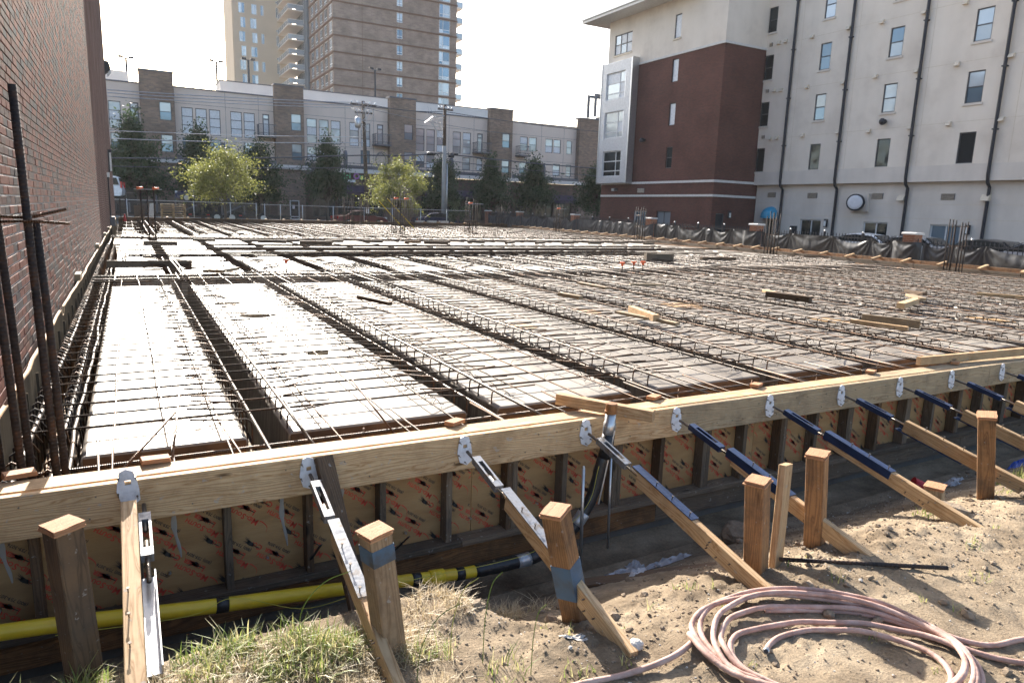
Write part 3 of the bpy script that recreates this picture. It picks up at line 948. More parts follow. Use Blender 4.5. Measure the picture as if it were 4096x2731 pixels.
# ------------------------------------------------------------------ low brick and stucco building at the back
def build_back():
    Y = 74.0
    t = thing('loft_building', 'low grey stucco loft building with brown brick piers behind the trees', 'building', (25, 80, -0.3))
    fn = lambda a, z, d: (a, Y + d, z)
    fp = lambda a, z, d: (a, 73.2 + d, z)
    W3 = []          # tall windows of the upper floor: (x0, x1)
    bays = [(-9.6, 0.75), (3.7, 13.1), (16.05, 25.5), (28.6, 38.1), (41.2, 51.1)]
    up_x = {0: [(-8.6, -7.55), (-7.3, -6.2), (-5.9, -4.8), (-3.2, -2.15), (-1.93, -0.89)], 1: [(4.35, 5.38), (5.62, 6.65), (6.87, 7.91), (8.87, 9.96), (10.15, 11.22)],
            2: [(16.5, 17.57), (17.8, 18.85), (19.09, 20.14), (21.14, 22.18), (22.44, 23.49)], 3: [(28.91, 29.97), (30.21, 31.27), (31.51, 32.51), (33.56, 34.61), (34.88, 35.94)]}
    door_x = [(-0.16, 0.62), (11.98, 12.67), (24.28, 25.0), (36.78, 37.53)]
    lo_x = [(-8.6, -7.5), (-6.2, -5.1), (-1.9, -0.9), (4.33, 5.35), (6.9, 7.9), (10.13, 11.18), (16.48, 17.52), (17.75, 18.81), (19.1, 20.1), (22.37, 23.44), (28.93, 30.0), (30.23, 31.26), (34.85, 35.9), (36.77, 37.55), (42.72, 43.75), (47.69, 48.79), (49.7, 50.53)]
    pr_x = [(42.74, 43.84), (44.02, 45.14), (46.46, 47.54), (47.69, 48.78), (49.68, 50.5)]
    rects = []
    for k, l in up_x.items():
        rects += [(a, b, 7.9, 10.42) for a, b in l]
    rects += [(a, b, 8.15, 10.45) for a, b in door_x]
    rects += [(a, b, 8.85, 10.55) for a, b in pr_x]
    rects += [(a, b, 6.05, 7.52) for a, b in lo_x]
    wall_open(rects, -12, 56, 5.3, 12.2, fn, 0.3, 'stucco_wall', M['stucco_grey'], t)
    jm = MB()
    for x in [3.75, 8.4, 11.6, 16.1, 20.65, 23.85, 28.65, 33.05, 36.3, 41.3, 45.8, 49.2]:
        jm.box(x, x + 0.03, Y - 0.004, Y, 5.4, 12.15)
    for z in (7.72, 10.75):
        jm.box(-12, 56, Y - 0.0045, Y - 0.0005, z, z + 0.03)
    part('control_joint', jm, M['grey_metal'], t)
    part('parapet_cap', MB().box(-12, 56, Y - 0.08, Y + 0.35, 12.2, 12.32), M['grey_metal'], t)
    part('upper_parapet', MB().box(8.7, 43, 80, 84, 11.5, 14.2), M['stucco_white'], t)
    part('upper_parapet_cap', MB().box(8.6, 43.1, 79.95, 84.05, 14.2, 14.3), M['grey_metal'], t)
    part('roof_deck', MB().box(-12, 56, Y + 0.31, 95, 11.2, 11.5), M['concrete'], t)
    part('roof_shed', MB().box(-4.5, 0.0, 82, 88, 11.5, 14.4), M['stucco_white'], t)
    GP = [M['glass_pale'], M['glass_pale'], M['blind']]
    for k, l in up_x.items():
        for i, (a, b) in enumerate(l):
            window(t, fn, a, b, 7.9, 10.42, (0, 1), (0, 0.33, 0.66, 1), M['frame_dark'], [M['blind']] if k == 1 else GP, 0.16, 0.06)
    for a, b in pr_x:
        window(t, fn, a, b, 8.85, 10.55, (0, 1), (0, 0.48, 1), M['frame_dark'], GP, 0.16, 0.06)
    for a, b in lo_x:
        window(t, fn, a, b, 6.05, 7.52, (0, 1), (0, 0.45, 1), M['frame_dark'], GP + [M['glass_blue']], 0.16, 0.06)
    for a, b in door_x:
        window(t, fn, a, b, 8.15, 10.45, (0, 1), (0, 0.78, 1), M['grey_metal'], [M['blind'], M['glass_pale']], 0.16, 0.12, name='balcony_door')
    # brick piers with their own windows
    for k, (a, b) in enumerate([(0.75, 3.7), (13.1, 16.05), (25.5, 28.6), (38.1, 41.2), (51.1, 54.0)]):
        w = [] if k == 4 else [((a + b) / 2 + 0.15, (a + b) / 2 + 1.2)]
        rr = [(p, q, 8.95, 10.65) for p, q in w] + [(p, q, 5.95, 7.6) for p, q in w]
        wall_open(rr, a, b, -0.3, 13.35, fp, 0.75, 'brick_pier', M['brick_tan'], t)
        part('pier_cap', MB().box(a - 0.06, b + 0.06, 73.12, 74.4, 13.35, 13.5), M['grey_metal'], t)
        for p, q in w:
            for z0, z1 in ((8.95, 10.65), (5.95, 7.6)):
                window(t, fp, p, q, z0, z1, (0, 1), (0, 0.47, 1), M['frame_dark'], None, 0.16, 0.06, pick=lambda i, j: M['glass_blue'] if j == 0 else M['glass_pale'])
    # balconies
    for a, b in [(-0.75, 0.74), (11.4, 13.09), (23.7, 25.49), (36.15, 38.09), (42.1, 43.5)]:
        bb = part('balcony', MB().box(a, b, 72.55, 73.99, 8.05, 8.22), M['grey_metal'], t)
        rl = MB()
        for z in (9.28, 8.42):
            rl.box(a, b, 72.57, 72.62, z, z + 0.05)
            rl.box(a, a + 0.05, 72.62, 73.99, z, z + 0.05)
            rl.box(b - 0.05, b, 72.62, 73.99, z, z + 0.05)
        k = 0
        n = int((b - a) / 0.12)
        for i in range(n + 1):
            x = a + (b - a - 0.02) * i / n
            rl.box(x, x + 0.02, 72.58, 72.6, 8.22, 9.28)
        for i in range(10):
            y = 72.7 + i * 0.13
            rl.box(a + 0.01, a + 0.03, y, y + 0.02, 8.22, 9.28)
        part('railing', rl, M['grey_metal'], bb)
    # terrace band and ground floor
    tb = MB()
    tb.box(-12, 56, 72.9, 73.19, 4.95, 5.38)
    part('terrace_band', tb, M['stucco_white'], t)
    for a, b in bays:
        rl = MB()
        rl.box(a, b, 72.95, 73.0, 5.38, 5.75)
        rl.box(a, b, 72.94, 73.01, 5.95, 6.0)
        for i in range(int((b - a) / 1.2) + 1):
            x = a + i * 1.2
            rl.box(x, x + 0.05, 72.95, 73.0, 5.75, 5.95)
        part('terrace_railing', rl, M['grey_metal'], t)
        wb = MB()
        wb.prism([(73.0, 7.2), (72.5, 7.25), (72.2, 6.8), (72.2, 5.5), (73.0, 5.5)], lambda p, q, d: (d, p, q), a + 4.1, a + 4.35)
        part('terrace_divider', wb, M['grey_metal'], t)
    shops = []
    for a, b in bays:
        n = 3
        w = (b - a - 1.2) / n
        for i in range(n):
            shops.append((a + 0.6 + i * w + 0.15, a + 0.6 + (i + 1) * w - 0.15, 0.1 if i != 1 else -0.25, 2.7))
    wall_open(shops, -12, 56, -0.3, 4.94, lambda a, z, d: (a, 73.25 + d, z), 0.7, 'ground_floor_wall', M['brick_shop'], t)
    for i, (a, b, z0, z1) in enumerate(shops):
        window(t, lambda a, z, d: (a, 73.25 + d, z), a, b, z0, z1, (0, 0.33, 0.66, 1), (0, 0.7, 1), M['frame_dark'], [M['glass_dark']], 0.5, 0.06, name='shop_window')
    d = window(t, lambda a, z, d: (a, 73.0 + d, z), 14.35, 15.35, -0.28, 1.75, (0, 1), (0, 0.15, 1), M['frame_light'], [M['glass_dark']], 0.3, 0.1, name='white_shop_door')
    part('notice', MB().box(14.6, 14.85, 73.08, 73.085, 0.85, 1.25), M['sign_white'], d)
    for a, b in [(4.4, 12.4), (17.0, 24.8), (29.3, 37.4), (42.0, 50.4)]:
        aw = MB()
        aw.prism([(73.2, 3.6), (71.9, 2.9), (71.9, 2.55), (71.93, 2.55), (71.95, 2.86), (73.2, 3.54)], lambda p, q, d: (d, p, q), a, b)
        part('awning', aw, M['awning_dark'], t)
    # dark framed tower at the right end
    fr = MB()
    for x in (53.4, 55.6):
        for y in (73.4, 75.0):
            fr.box(x, x + 0.28, y, y + 0.28, 13.85, 16.4)
    fr.box(53.4, 58.0, 73.4, 73.68, 16.4, 16.7)
    fr.box(53.4, 58.0, 75.0, 75.28, 16.4, 16.7)
    part('roof_frame', fr, M['grey_metal'], t)
    wall_open([(54.2, 55.3, 9.0, 10.6), (54.2, 55.3, 5.9, 7.5)], 54.0, 60.0, -0.3, 13.8, lambda a, z, d: (a, 73.3 + d, z), 0.7, 'end_bay', M['grey_metal'], t)
    for z0, z1 in ((9.0, 10.6), (5.9, 7.5)):
        window(t, lambda a, z, d: (a, 73.3 + d, z), 54.2, 55.3, z0, z1, (0, 1), (0, 0.5, 1), M['frame_dark'], [M['glass_pale']], 0.16, 0.06)
build_back()

def text_mesh(body, size, mat, extrude=0.0, bold=0.0, shear=0.0):
    cu = bpy.data.curves.new('lettering', 'FONT')
    cu.body = body
    cu.size = size
    cu.extrude = extrude
    cu.offset = bold
    cu.shear = shear
    cu.resolution_u = 2
    o = bpy.data.objects.new('lettering_tmp', cu)
    C.objects.link(o)
    dg = bpy.context.evaluated_depsgraph_get()
    me = bpy.data.meshes.new_from_object(o.evaluated_get(dg))
    bpy.data.objects.remove(o)
    bpy.data.curves.remove(cu)
    me.materials.clear()
    me.materials.append(mat)
    return me

# shop sign: only its right part shows behind the tree
t = thing('shop_sign', 'green and purple channel letter shop sign above the dark awning', 'sign', (20.4, 73.1, 4.0))
def facing(x, y, z):
    return Matrix(((1, 0, 0, x), (0, 0, -1, y), (0, 1, 0, z), (0, 0, 0, 1)))
link('letters', text_mesh('lici', 0.95, M['sign_green'], 0.05, 0.02), t, facing(19.95, 73.15, 4.27))
link('letters', text_mesh('us', 0.95, M['sign_green'], 0.05, 0.02), t, facing(21.95, 73.15, 4.27))
ro = MB()
ro.tube([(21.62 + 0.27 * math.cos(a), 73.1, 4.6 + 0.27 * math.sin(a)) for a in [k * math.pi / 10 for k in range(20)]], 0.09, 8, True)
part('ring_letter', ro, M['sign_purple'], t, True)
part('tagline_board', MB().box(20.55, 21.5, 73.08, 73.18, 3.92, 4.2), M['sign_white'], t)

# ------------------------------------------------------------------ lamp posts on the roof behind
for i, (x, zb, zt, lab) in enumerate([(0.0, 11.5, 18.1, 'leftmost of three tall twin head lamp posts rising behind the loft building'), (10.05, 11.5, 18.9, 'middle of three lamp posts above the loft roof, against the sky'), (30.75, 11.5, 20.4, 'lamp post above the loft roof, in front of the brick tower'), (13.9, 11.5, 19.6, 'lamp post above the loft roof beside the tower balconies')]):
    t = thing('lamp_post', lab, 'lamp post', (x, 95, zb), 'lamp posts on the car park roof')
    part('pole', MB().tube([(x, 95, zb), (x, 95, zt - 0.3)], [0.16, 0.12], 8), M['dark_metal'], t)
    part('cross_arm', MB().box(x - 0.45, x + 0.45, 94.95, 95.05, zt - 0.3, zt - 0.2), M['grey_metal'], t)
    for s in (-1, 1):
        part('lamp_head', MB().box(x + s * 0.55 - 0.28, x + s * 0.55 + 0.28, 94.8, 95.2, zt - 0.22, zt), M['dark_metal'], t)
struct(part('car_park_roof', MB().box(-60, 60, 88, 110, 10.8, 11.4), M['concrete']))

# ------------------------------------------------------------------ residential tower
def build_tower():
    t = thing('apartment_tower', 'brown brick apartment tower with stacked balconies beyond the loft building', 'tower', (45, 150, -0.3))
    Y, F = 135.0, 3.02
    fn = lambda a, z, d: (a, Y + d, z)
    floors = [21.0 + F * k for k in range(-3, 13)]
    rects = []
    for z in floors:
        rects += [(47.9, 49.1, z + 1.05, z + 2.85), (56.9, 59.3, z + 0.4, z + 2.95)]
    wall_open(rects, 35.3, 60.8, -0.3, 60, fn, 0.4, 'brick_face', M['brick_tower'], t)
    for z in floors:
        window(t, fn, 47.9, 49.1, z + 1.05, z + 2.85, (0, 1), (0, 0.28, 1), M['frame_light'], [M['glass_pale'], M['glass_blue']], 0.2, 0.1)
        window(t, fn, 56.9, 59.3, z + 0.4, z + 2.95, (0, 0.36, 1), (0, 0.25, 1), M['frame_light'], [M['glass_blue'], M['glass_pale']], 0.2, 0.1)
        part('floor_band', MB().box(35.2, 60.9, 134.86, 134.998, z - 0.12, z + 0.14), M['band_brown'], t)
    jm = MB()
    for x in (40.9, 48.5):
        jm.box(x, x + 0.06, 134.985, 135.0, -0.3, 60)
    part('control_joint', jm, M['band_brown'], t)
    # left side
    fs = lambda a, z, d: (35.3 + d, a, z)
    cols = [(136.0, 138.2), (139.6, 141.8), (143.2, 145.4), (147.2, 149.4), (151.0, 153.2)]
    rects = [(a, b, z + 0.5, z + 2.8) for a, b in cols for z in floors]
    wall_open(rects, 135.41, 155.0, -0.3, 60, fs, 0.4, 'brick_side', M['brick_tower'], t)
    for z in floors:
        for k, (a, b) in enumerate(cols):
            window(t, fs, a, b, z + 0.5, z + 2.8, (0, 0.5, 1), (0, 0.25, 1), M['frame_light'], [M['glass_pale']] if k == 0 else [M['glass_blue'], M['glass_dark']], 0.2, 0.12)
        part('floor_band', MB().box(35.15, 35.298, 135.0, 155.0, z - 0.12, z + 0.14), M['band_brown'], t)
    part('slate_bay', MB().box(34.9, 45, 155.0, 166, -0.3, 60), M['tower_slate'], t)
    for z in floors:
        window(t, lambda a, z, d: (34.86 + d, a, z), 158.0, 161.0, z + 0.4, z + 2.7, (0, 0.5, 1), (0, 0.3, 1), M['frame_light'], [M['glass_pale'], M['glass_blue']], 0.05, 0.12)
    part('tower_body', MB().box(35.75, 60.3, 135.45, 154.9, -0.3, 59.9), M['brick_tower'], t)
    # tan wing
    fw_ = lambda a, z, d: (a, 170 + d, z)
    wc = [(23.3, 24.6), (25.7, 27.1), (28.0, 28.7), (31.3, 31.95)]
    rects, ww = [], []
    for i, z in enumerate(floors):
        for k, (a, b) in enumerate(wc):
            if k == 2 and i % 2:
                continue
            h = 0.5 if k == 3 and i % 2 else 2.2
            sh = 0.35 * ((i + k) % 2) if k < 2 else 0
            ww.append((a + sh, b + sh * 0.3, z + 0.6, z + 0.6 + h))
    rects = ww
    wall_open(rects, 22.2, 34.8, -0.3, 60, fw_, 0.4, 'tan_wing', M['tower_tan'], t)
    for a, b, z0, z1 in ww:
        window(t, fw_, a, b, z0, z1, (0, 0.5, 1), (0, 1), M['frame_light'], [M['glass_pale'], M['glass_blue']], 0.2, 0.08)
    part('wing_body', MB().box(22.0, 34.8, 170.45, 185, -0.3, 59.8), M['tower_tan'], t)
    for z in floors:
        b = part('balcony', MB().box(31.6, 34.88, 158.0, 169.9, z - 0.18, z + 0.06), M['stucco_white'], t)
        rl = MB()
        for x, y, x2, y2 in ((31.62, 158.02, 34.86, 158.06), (31.62, 158.06, 31.66, 169.9)):
            rl.box(x, x2, y, y2, z + 0.14, z + 1.02)
        part('glass_rail', rl, M['glass_pale'], b)
        hr = MB()
        hr.box(31.58, 34.88, 158.0, 158.08, z + 1.02, z + 1.1)
        hr.box(31.58, 31.68, 158.08, 169.9, z + 1.02, z + 1.1)
        for k in range(6):
            hr.box(31.6, 31.68, 159 + k * 2.1, 159.08 + k * 2.1, z + 0.06, z + 1.02)
        part('hand_rail', hr, M['frame_light'], b)
        b = part('balcony', MB().box(60.81, 62.6, 136.0, 140.5, z - 0.16, z + 0.06), M['stucco_white'], t)
        rl = MB()
        rl.box(60.85, 62.58, 136.02, 136.06, z + 0.12, z + 1.1)
        rl.box(62.54, 62.58, 136.06, 140.5, z + 0.12, z + 1.1)
        part('glass_rail', rl, M['glass_pale'], b)
        hr = MB()
        hr.box(62.52, 62.6, 135.98, 136.08, z + 0.06, z + 1.16)
        hr.box(60.81, 62.52, 135.99, 136.07, z + 1.1, z + 1.16)
        part('hand_rail', hr, M['frame_light'], b)
build_tower()

# ------------------------------------------------------------------ tall building on the right
def build_right():
    t = thing('dormitory_building', 'tall cream stucco building with red brick corner block on the right', 'building', (38, 30, -0.6))
    XU, XL = 37.7, 38.0
    fu = lambda a, z, d: (XU + d, a, z)
    fl = lambda a, z, d: (XL + d, a, z)
    Z4 = [(4.62, 6.2), (7.65, 9.23), (10.66, 12.25), (13.68, 15.27), (16.7, 18.28)]
    cols = [(30.35, 31.05, 'd'), (25.92, 26.7, 'p'), (21.28, 22.1, 'p'), (16.63, 17.48, 'p'), (12.0, 12.85, 'p'), (7.4, 8.25, 'p')]
    rects = [(a, b, z0, z1) for a, b, _ in cols for z0, z1 in Z4]
    wall_open(rects, 2.0, 33.0, 3.72, 19.5, fu, 0.35, 'stucco_wall', M['stucco_cream'], t)
    part('wall_core', MB().box(XU + 0.36, 52, 2.0, 33.0, 3.72, 19.4), M['stucco_cream'], t)
    for a, b, k in cols:
        for i, (z0, z1) in enumerate(Z4):
            g = [M['glass_dark']] if (k == 'd' or i == 0) else [M['glass_blue'], M['glass_pale']]
            window(t, fu, a, b, z0, z1, (0, 1), (0, 0.5, 1) if i else (0, 1), M['frame_dark'], g, 0.14, 0.055, M['stucco_low'])
    # joints and the darker belt course
    jm = MB()
    for z in (6.75, 9.75, 12.75, 15.75):
        jm.box(XU - 0.004, XU, 2.0, 31.0, z, z + 0.025)
    for y in (28.2, 24.1, 19.6, 14.9, 10.3):
        jm.box(XU - 0.0045, XU - 0.0005, y, y + 0.025, 3.72, 19.5)
    part('control_joint', jm, M['trim_cream'], t)
    part('belt_course', MB().box(XU - 0.05, XU - 0.006, 2.0, 31.0, 3.72, 4.58), M['stucco_low'], t)
    # ground floor
    gr = [(29.27, 29.8, -0.6, 1.5), (25.49, 27.09, -0.6, 1.5), (20.98, 22.54, -0.6, 1.46), (16.87, 18.5, -0.6, 1.44), (11.5, 13.2, -0.6, 1.44)]
    wall_open(gr, 2.0, 31.0, -0.6, 3.71, fl, 0.4, 'ground_floor_wall', M['stucco_low'], t)
    for k, (a, b, z0, z1) in enumerate(gr):
        if k == 0:
            window(t, fl, a, b, z0, z1, (0, 1), (0, 1), M['frame_dark'], [M['glass_dark']], 0.2, 0.06, name='door')
        else:
            window(t, fl, a, b, z0, z1, (0, 0.48, 1), (0, 1), M['frame_light'], None, 0.2, 0.07, name='shopfront', pick=lambda i, j: M['glass_dark'] if k < 3 else M['glass_blue'])
    jm = MB()
    jm.box(XL - 0.004, XL, 2.0, 31.0, 1.72, 1.745)
    jm.box(XL - 0.004, XL, 2.0, 31.0, 2.5, 2.52)
    part('control_joint', jm, M['trim_cream'], t)
    # downspouts with a jog under the overhang
    for y in (31.3, 28.7, 24.55, 20.02, 15.7, 11.1):
        xo = XU - 0.12
        part('downspout', MB().tube([(xo, y, 19.3), (xo, y, 3.95), (xo + 0.08, y, 3.6), (XL - 0.1, y, 3.4), (XL - 0.1, y, -0.6)], 0.085, 8), M['dark_metal'], t)
        br = MB()
        for z in (6.2, 9.2, 12.2, 15.2):
            br.box(xo - 0.09, XU, y - 0.12, y + 0.12, z, z + 0.06)
        part('pipe_bracket', br, M['dark_metal'], t)
    # vent hoods, louvres, lights
    hood = [(27.4, 12.8), (27.4, 9.8), (27.35, 6.8), (24.85, 12.8), (24.8, 9.7), (24.75, 6.8), (22.7, 12.7), (22.7, 9.75), (22.7, 6.7), (20.25, 12.7), (20.25, 9.7), (20.2, 6.7), (18.1, 12.7), (18.1, 9.7), (18.1, 6.7), (15.5, 9.7), (15.5, 6.7), (15.5, 12.7), (13.4, 12.7), (13.4, 9.7), (13.4, 6.7), (30.0, 12.9), (29.45, 12.9), (30.0, 9.9), (29.45, 9.85), (29.95, 6.8), (29.4, 6.8)]
    for y, z in hood:
        hb = MB()
        hb.prism([(XU, z + 0.12), (XU - 0.1, z + 0.1), (XU - 0.2, z - 0.1), (XU, z - 0.1)], lambda a, c, d: (a, d, c), y - 0.12, y + 0.12)
        part('vent_hood', hb, M['trim_cream'], t)
    for y, z in ((20.3, 2.85), (15.8, 2.85)):
        hb = MB()
        hb.prism([(XL, z + 0.2), (XL - 0.14, z + 0.16), (XL - 0.3, z - 0.14), (XL, z - 0.14)], lambda a, c, d: (a, d, c), y - 0.2, y + 0.2)
        part('vent_hood', hb, M['trim_cream'], t)
    for x, y0, y1, z0, z1 in [(XL, 29.3, 29.98, 2.9, 3.22), (XL, 26.0, 26.72, 2.85, 3.18), (XL, 21.49, 22.2, 2.8, 3.13), (XL, 17.4, 18.13, 2.76, 3.09), (XU, 30.54, 30.8, 12.79, 13.02), (XU, 30.5, 30.76, 9.83, 10.04), (XU, 30.47, 30.73, 6.83, 7.05)]:
        lb = MB()
        lb.box(x - 0.03, x - 0.002, y0, y1, z0, z1)
        lo = part('louvre', lb, M['grey_metal'], t)
        n = 5 if z1 - z0 > 0.25 else 3
        for i in range(n):
            z = z0 + (z1 - z0) * (i + 0.5) / n
            part('slat', MB().obox((x - 0.05, (y0 + y1) / 2, z), (0.02, 0, -0.015), (0, (y1 - y0) / 2 - 0.02, 0), (0.002, 0, 0.004)), M['trim_cream'], lo)
    ax_ = Vector((-1.0, -0.45, 0)).normalized()
    fc = Vector((XL - 0.35, 22.95, 2.58))
    f = part('exhaust_fan', MB().tube([fc - ax_ * 0.25, fc + ax_ * 0.28], [0.5, 0.5], 24), M['dark_metal'], t)
    part('fan_duct', MB().box(XL - 0.18, XL, 22.3, 23.5, 2.05, 3.1), M['stucco_low'], t)
    part('fan_hood', MB().tube([fc + ax_ * 0.281, fc + ax_ * 0.36, fc + ax_ * 0.40], [0.42, 0.40, 0.28], 24), M['white_paint'], f)
    lp = part('floodlight', MB().tube([(XU - 0.02, 21.75, 7.15), (XU - 0.3, 21.75, 7.12), (XU - 0.42, 21.75, 7.05)], [0.12, 0.2, 0.1], 10), M['dark_metal'], t, True)
    for y, z in ((25.1, 1.3), (16.47, 1.22)):
        s_ = part('sconce', MB().box(XL - 0.14, XL - 0.002, y - 0.1, y + 0.1, z - 0.25, z + 0.25), M['dark_metal'], t)
        part('lens', MB().tube([(XL - 0.15, y, z - 0.2), (XL - 0.15, y, z + 0.14)], 0.07, 8), M['sconce_white'], s_)
    # blue dome awning over the small door
    dm = MB()
    rings = []
    for i in range(6):
        a = math.pi / 2 * i / 5
        rings.append([(XL - 0.75 * math.cos(a) * math.sin(b), 29.55 + 0.62 * math.cos(a) * math.cos(b), 1.62 + 0.66 * math.sin(a)) for b in [math.pi * k / 12 for k in range(13)]])
    base = 0
    for r in rings:
        dm.v += r
    for i in range(5):
        for k in range(12):
            dm.f.append((i * 13 + k, i * 13 + k + 1, (i + 1) * 13 + k + 1, (i + 1) * 13 + k))
    dm.add([(p[0], p[1], p[2] - 0.14) for p in rings[0]] + rings[0], [(k, k + 1, k + 14, k + 13) for k in range(12)])
    part('dome_awning', dm, M['awning_blue'], t, True)
    part('notice_board', MB().box(XL - 0.06, XL - 0.002, 27.28, 27.8, 0.45, 1.04), M['dark_metal'], t)
    # red brick corner block
    XR, YR, YE = 33.92, 31.05, 43.9
    fx = lambda a, z, d: (XR + d, a, z)
    fy = lambda a, z, d: (a, YR + d, z)
    rl = [(35.43, 36.1, 10.82, 12.38), (35.43, 36.1, 7.83, 9.38), (35.43, 36.1, 4.84, 6.34), (37.84, 39.37, -0.5, 1.73), (35.13, 36.69, -0.6, 1.75)]
    wall_open(rl, YR, YE, -0.6, 12.6, fx, 0.35, 'brick_face', M['brick_red'], t)
    wall_open([(34.35, 35.15, -0.6, 1.7)], XR + 0.351, XU + 0.3, -0.6, 12.6, fy, 0.35, 'brick_return', M['brick_red'], t)
    for k, (a, b, z0, z1) in enumerate(rl):
        if k < 3:
            window(t, fx, a, b, z0, z1, (0, 1), (0, 1) if k < 2 else (0, 0.5, 1), M['frame_dark'], [M['blind']] if k < 2 else [M['glass_dark']], 0.2, 0.05)
        elif k == 3:
            window(t, fx, a, b, z0, z1, (0, 0.5, 1), (0, 1), M['frame_light'], [M['glass_blue']], 0.2, 0.08)
        else:
            window(t, fx, a, b, z0, z1, (0, 0.5, 1), (0, 1), M['frame_dark'], [M['tower_slate']], 0.2, 0.06, name='service_door')
    window(t, fy, 34.35, 35.15, -0.6, 1.7, (0, 1), (0, 1), M['frame_dark'], [M['dark_metal']], 0.2, 0.06, name='service_door')
    ru = [(40.93, 43.12, 13.77, 15.27), (35.43, 36.11, 13.76, 15.35)]
    wall_open(ru, YR, YE, 12.75, 16.25, lambda a, z, d: (XR + 0.0 + d, a, z), 0.35, 'stucco_upper_face', M['stucco_cream'], t)
    part('stucco_upper_return', MB().box(XR + 0.351, XU + 0.3, YR, YR + 0.35, 12.75, 18.5), M['stucco_cream'], t)
    part('stucco_upper_side', MB().box(XR, XR + 0.35, YR, YE, 16.25, 16.4), M['stucco_cream'], t)
    window(t, fx, 40.93, 43.12, 13.77, 15.27, (0, 0.33, 0.67, 1), (0, 0.5, 1), M['frame_dark'], [M['blind'], M['glass_pale']], 0.16, 0.07, M['trim_cream'])
    window(t, fx, 35.43, 36.11, 13.76, 15.35, (0, 1), (0, 1), M['frame_dark'], [M['blind']], 0.16, 0.06, M['trim_cream'])
    part('block_core', MB().box(XR + 0.36, 50, YR + 0.36, YE, -0.6, 16.2), M['brick_red'], t)
    for z0, z1 in ((12.6, 12.75), (3.76, 3.92), (2.8, 2.95)):
        sc = MB()
        sc.box(XR - 0.06, XR - 0.003, YR - 0.06, YE, z0, z1)
        sc.box(XR - 0.003, XU + 0.25, YR - 0.06, YR - 0.003, z0, z1)
        if z0 > 10:
            sc.box(XR, XR + 0.35, YR, YE, z0, z1)
        part('string_course', sc, M['limestone'], t)
    part('eave', MB().box(XR - 1.6, 52, YR + 2.2, YE + 1.6, 16.4, 16.62), M['metal_roof'], t)
    part('eave_lip', MB().box(XR - 1.7, 52, YR + 2.1, YE + 1.7, 16.62, 16.85), M['galv'], t)
    part('parapet_block', MB().box(XR + 0.36, 45, YR + 0.36, YR + 2.1, 16.2, 18.5), M['stucco_cream'], t)
    # corrugated metal bay
    bay = MB()
    y0, y1, z0, z1 = 39.95, 43.7, 3.85, 13.1
    xb = XR - 0.6
    wins = [(40.73, 43.1, 10.3, 12.32), (40.73, 43.1, 7.35, 9.36), (40.73, 43.1, 4.37, 6.34)]
    bo = wall_open(wins, y0, y1, z0, z1, lambda a, z, d: (xb + d, a, z), 0.55, 'metal_bay', M['corrugated'], t)
    cr = MB()
    n = 26
    for i in range(n):
        a = y0 + (y1 - y0) * (i + 0.25) / n
        b_ = a + (y1 - y0) * 0.5 / n
        segs = [(z0, z1)]
        if b_ > 40.73 and a < 43.1:
            segs = [(z0, 4.37), (6.34, 7.35), (9.36, 10.3), (12.32, z1)]
        for p, q in segs:
            cr.box(xb - 0.03, xb - 0.001, a, b_, p + 0.01, q - 0.01)
    part('corrugation', cr, M['corrugated'], bo)
    tr = MB()
    tr.box(xb - 0.06, xb + 0.56, y0 - 0.12, y0 - 0.002, z0 - 0.05, z1 + 0.05)
    tr.box(xb - 0.06, xb + 0.56, y1 + 0.002, y1 + 0.1, z0 - 0.05, z1 + 0.05)
    part('corner_trim', tr, M['galv'], bo)
    for a, b, c, d in wins:
        g = [M['glass_dark']] if c < 5 else [M['glass_pale'], M['blind']]
        window(t, lambda a, z, d: (xb + d, a, z), a, b, c, d, (0, 0.3, 1), (0, 0.22, 0.6, 1), M['frame_light'], g, 0.2, 0.07)
    sp = part('security_light', MB().tube([(XR - 0.02, 38.6, 7.0), (XR - 0.35, 38.6, 6.98), (XR - 0.5, 38.6, 6.9)], [0.1, 0.18, 0.08], 10), M['dark_metal'], t, True)
    part('security_light', MB().box(XR - 0.3, XR - 0.002, 41.7, 42.1, 3.25, 3.45), M['galv'], t)
    lb = part('louvre', MB().box(XR - 0.02, XR - 0.002, 38.27, 39.1, 3.1, 3.44), M['grey_metal'], t)
    for i in range(5):
        part('slat', MB().box(XR - 0.06, XR - 0.021, 38.3, 39.07, 3.12 + i * 0.065, 3.15 + i * 0.065), M['trim_cream'], lb)
    s_ = part('sconce', MB().box(35.45, 35.65, YR - 0.12, YR - 0.002, 1.4, 1.9), M['dark_metal'], t)
    part('lens', MB().box(35.48, 35.62, YR - 0.16, YR - 0.121, 1.45, 1.75), M['sconce_white'], s_)
build_right()

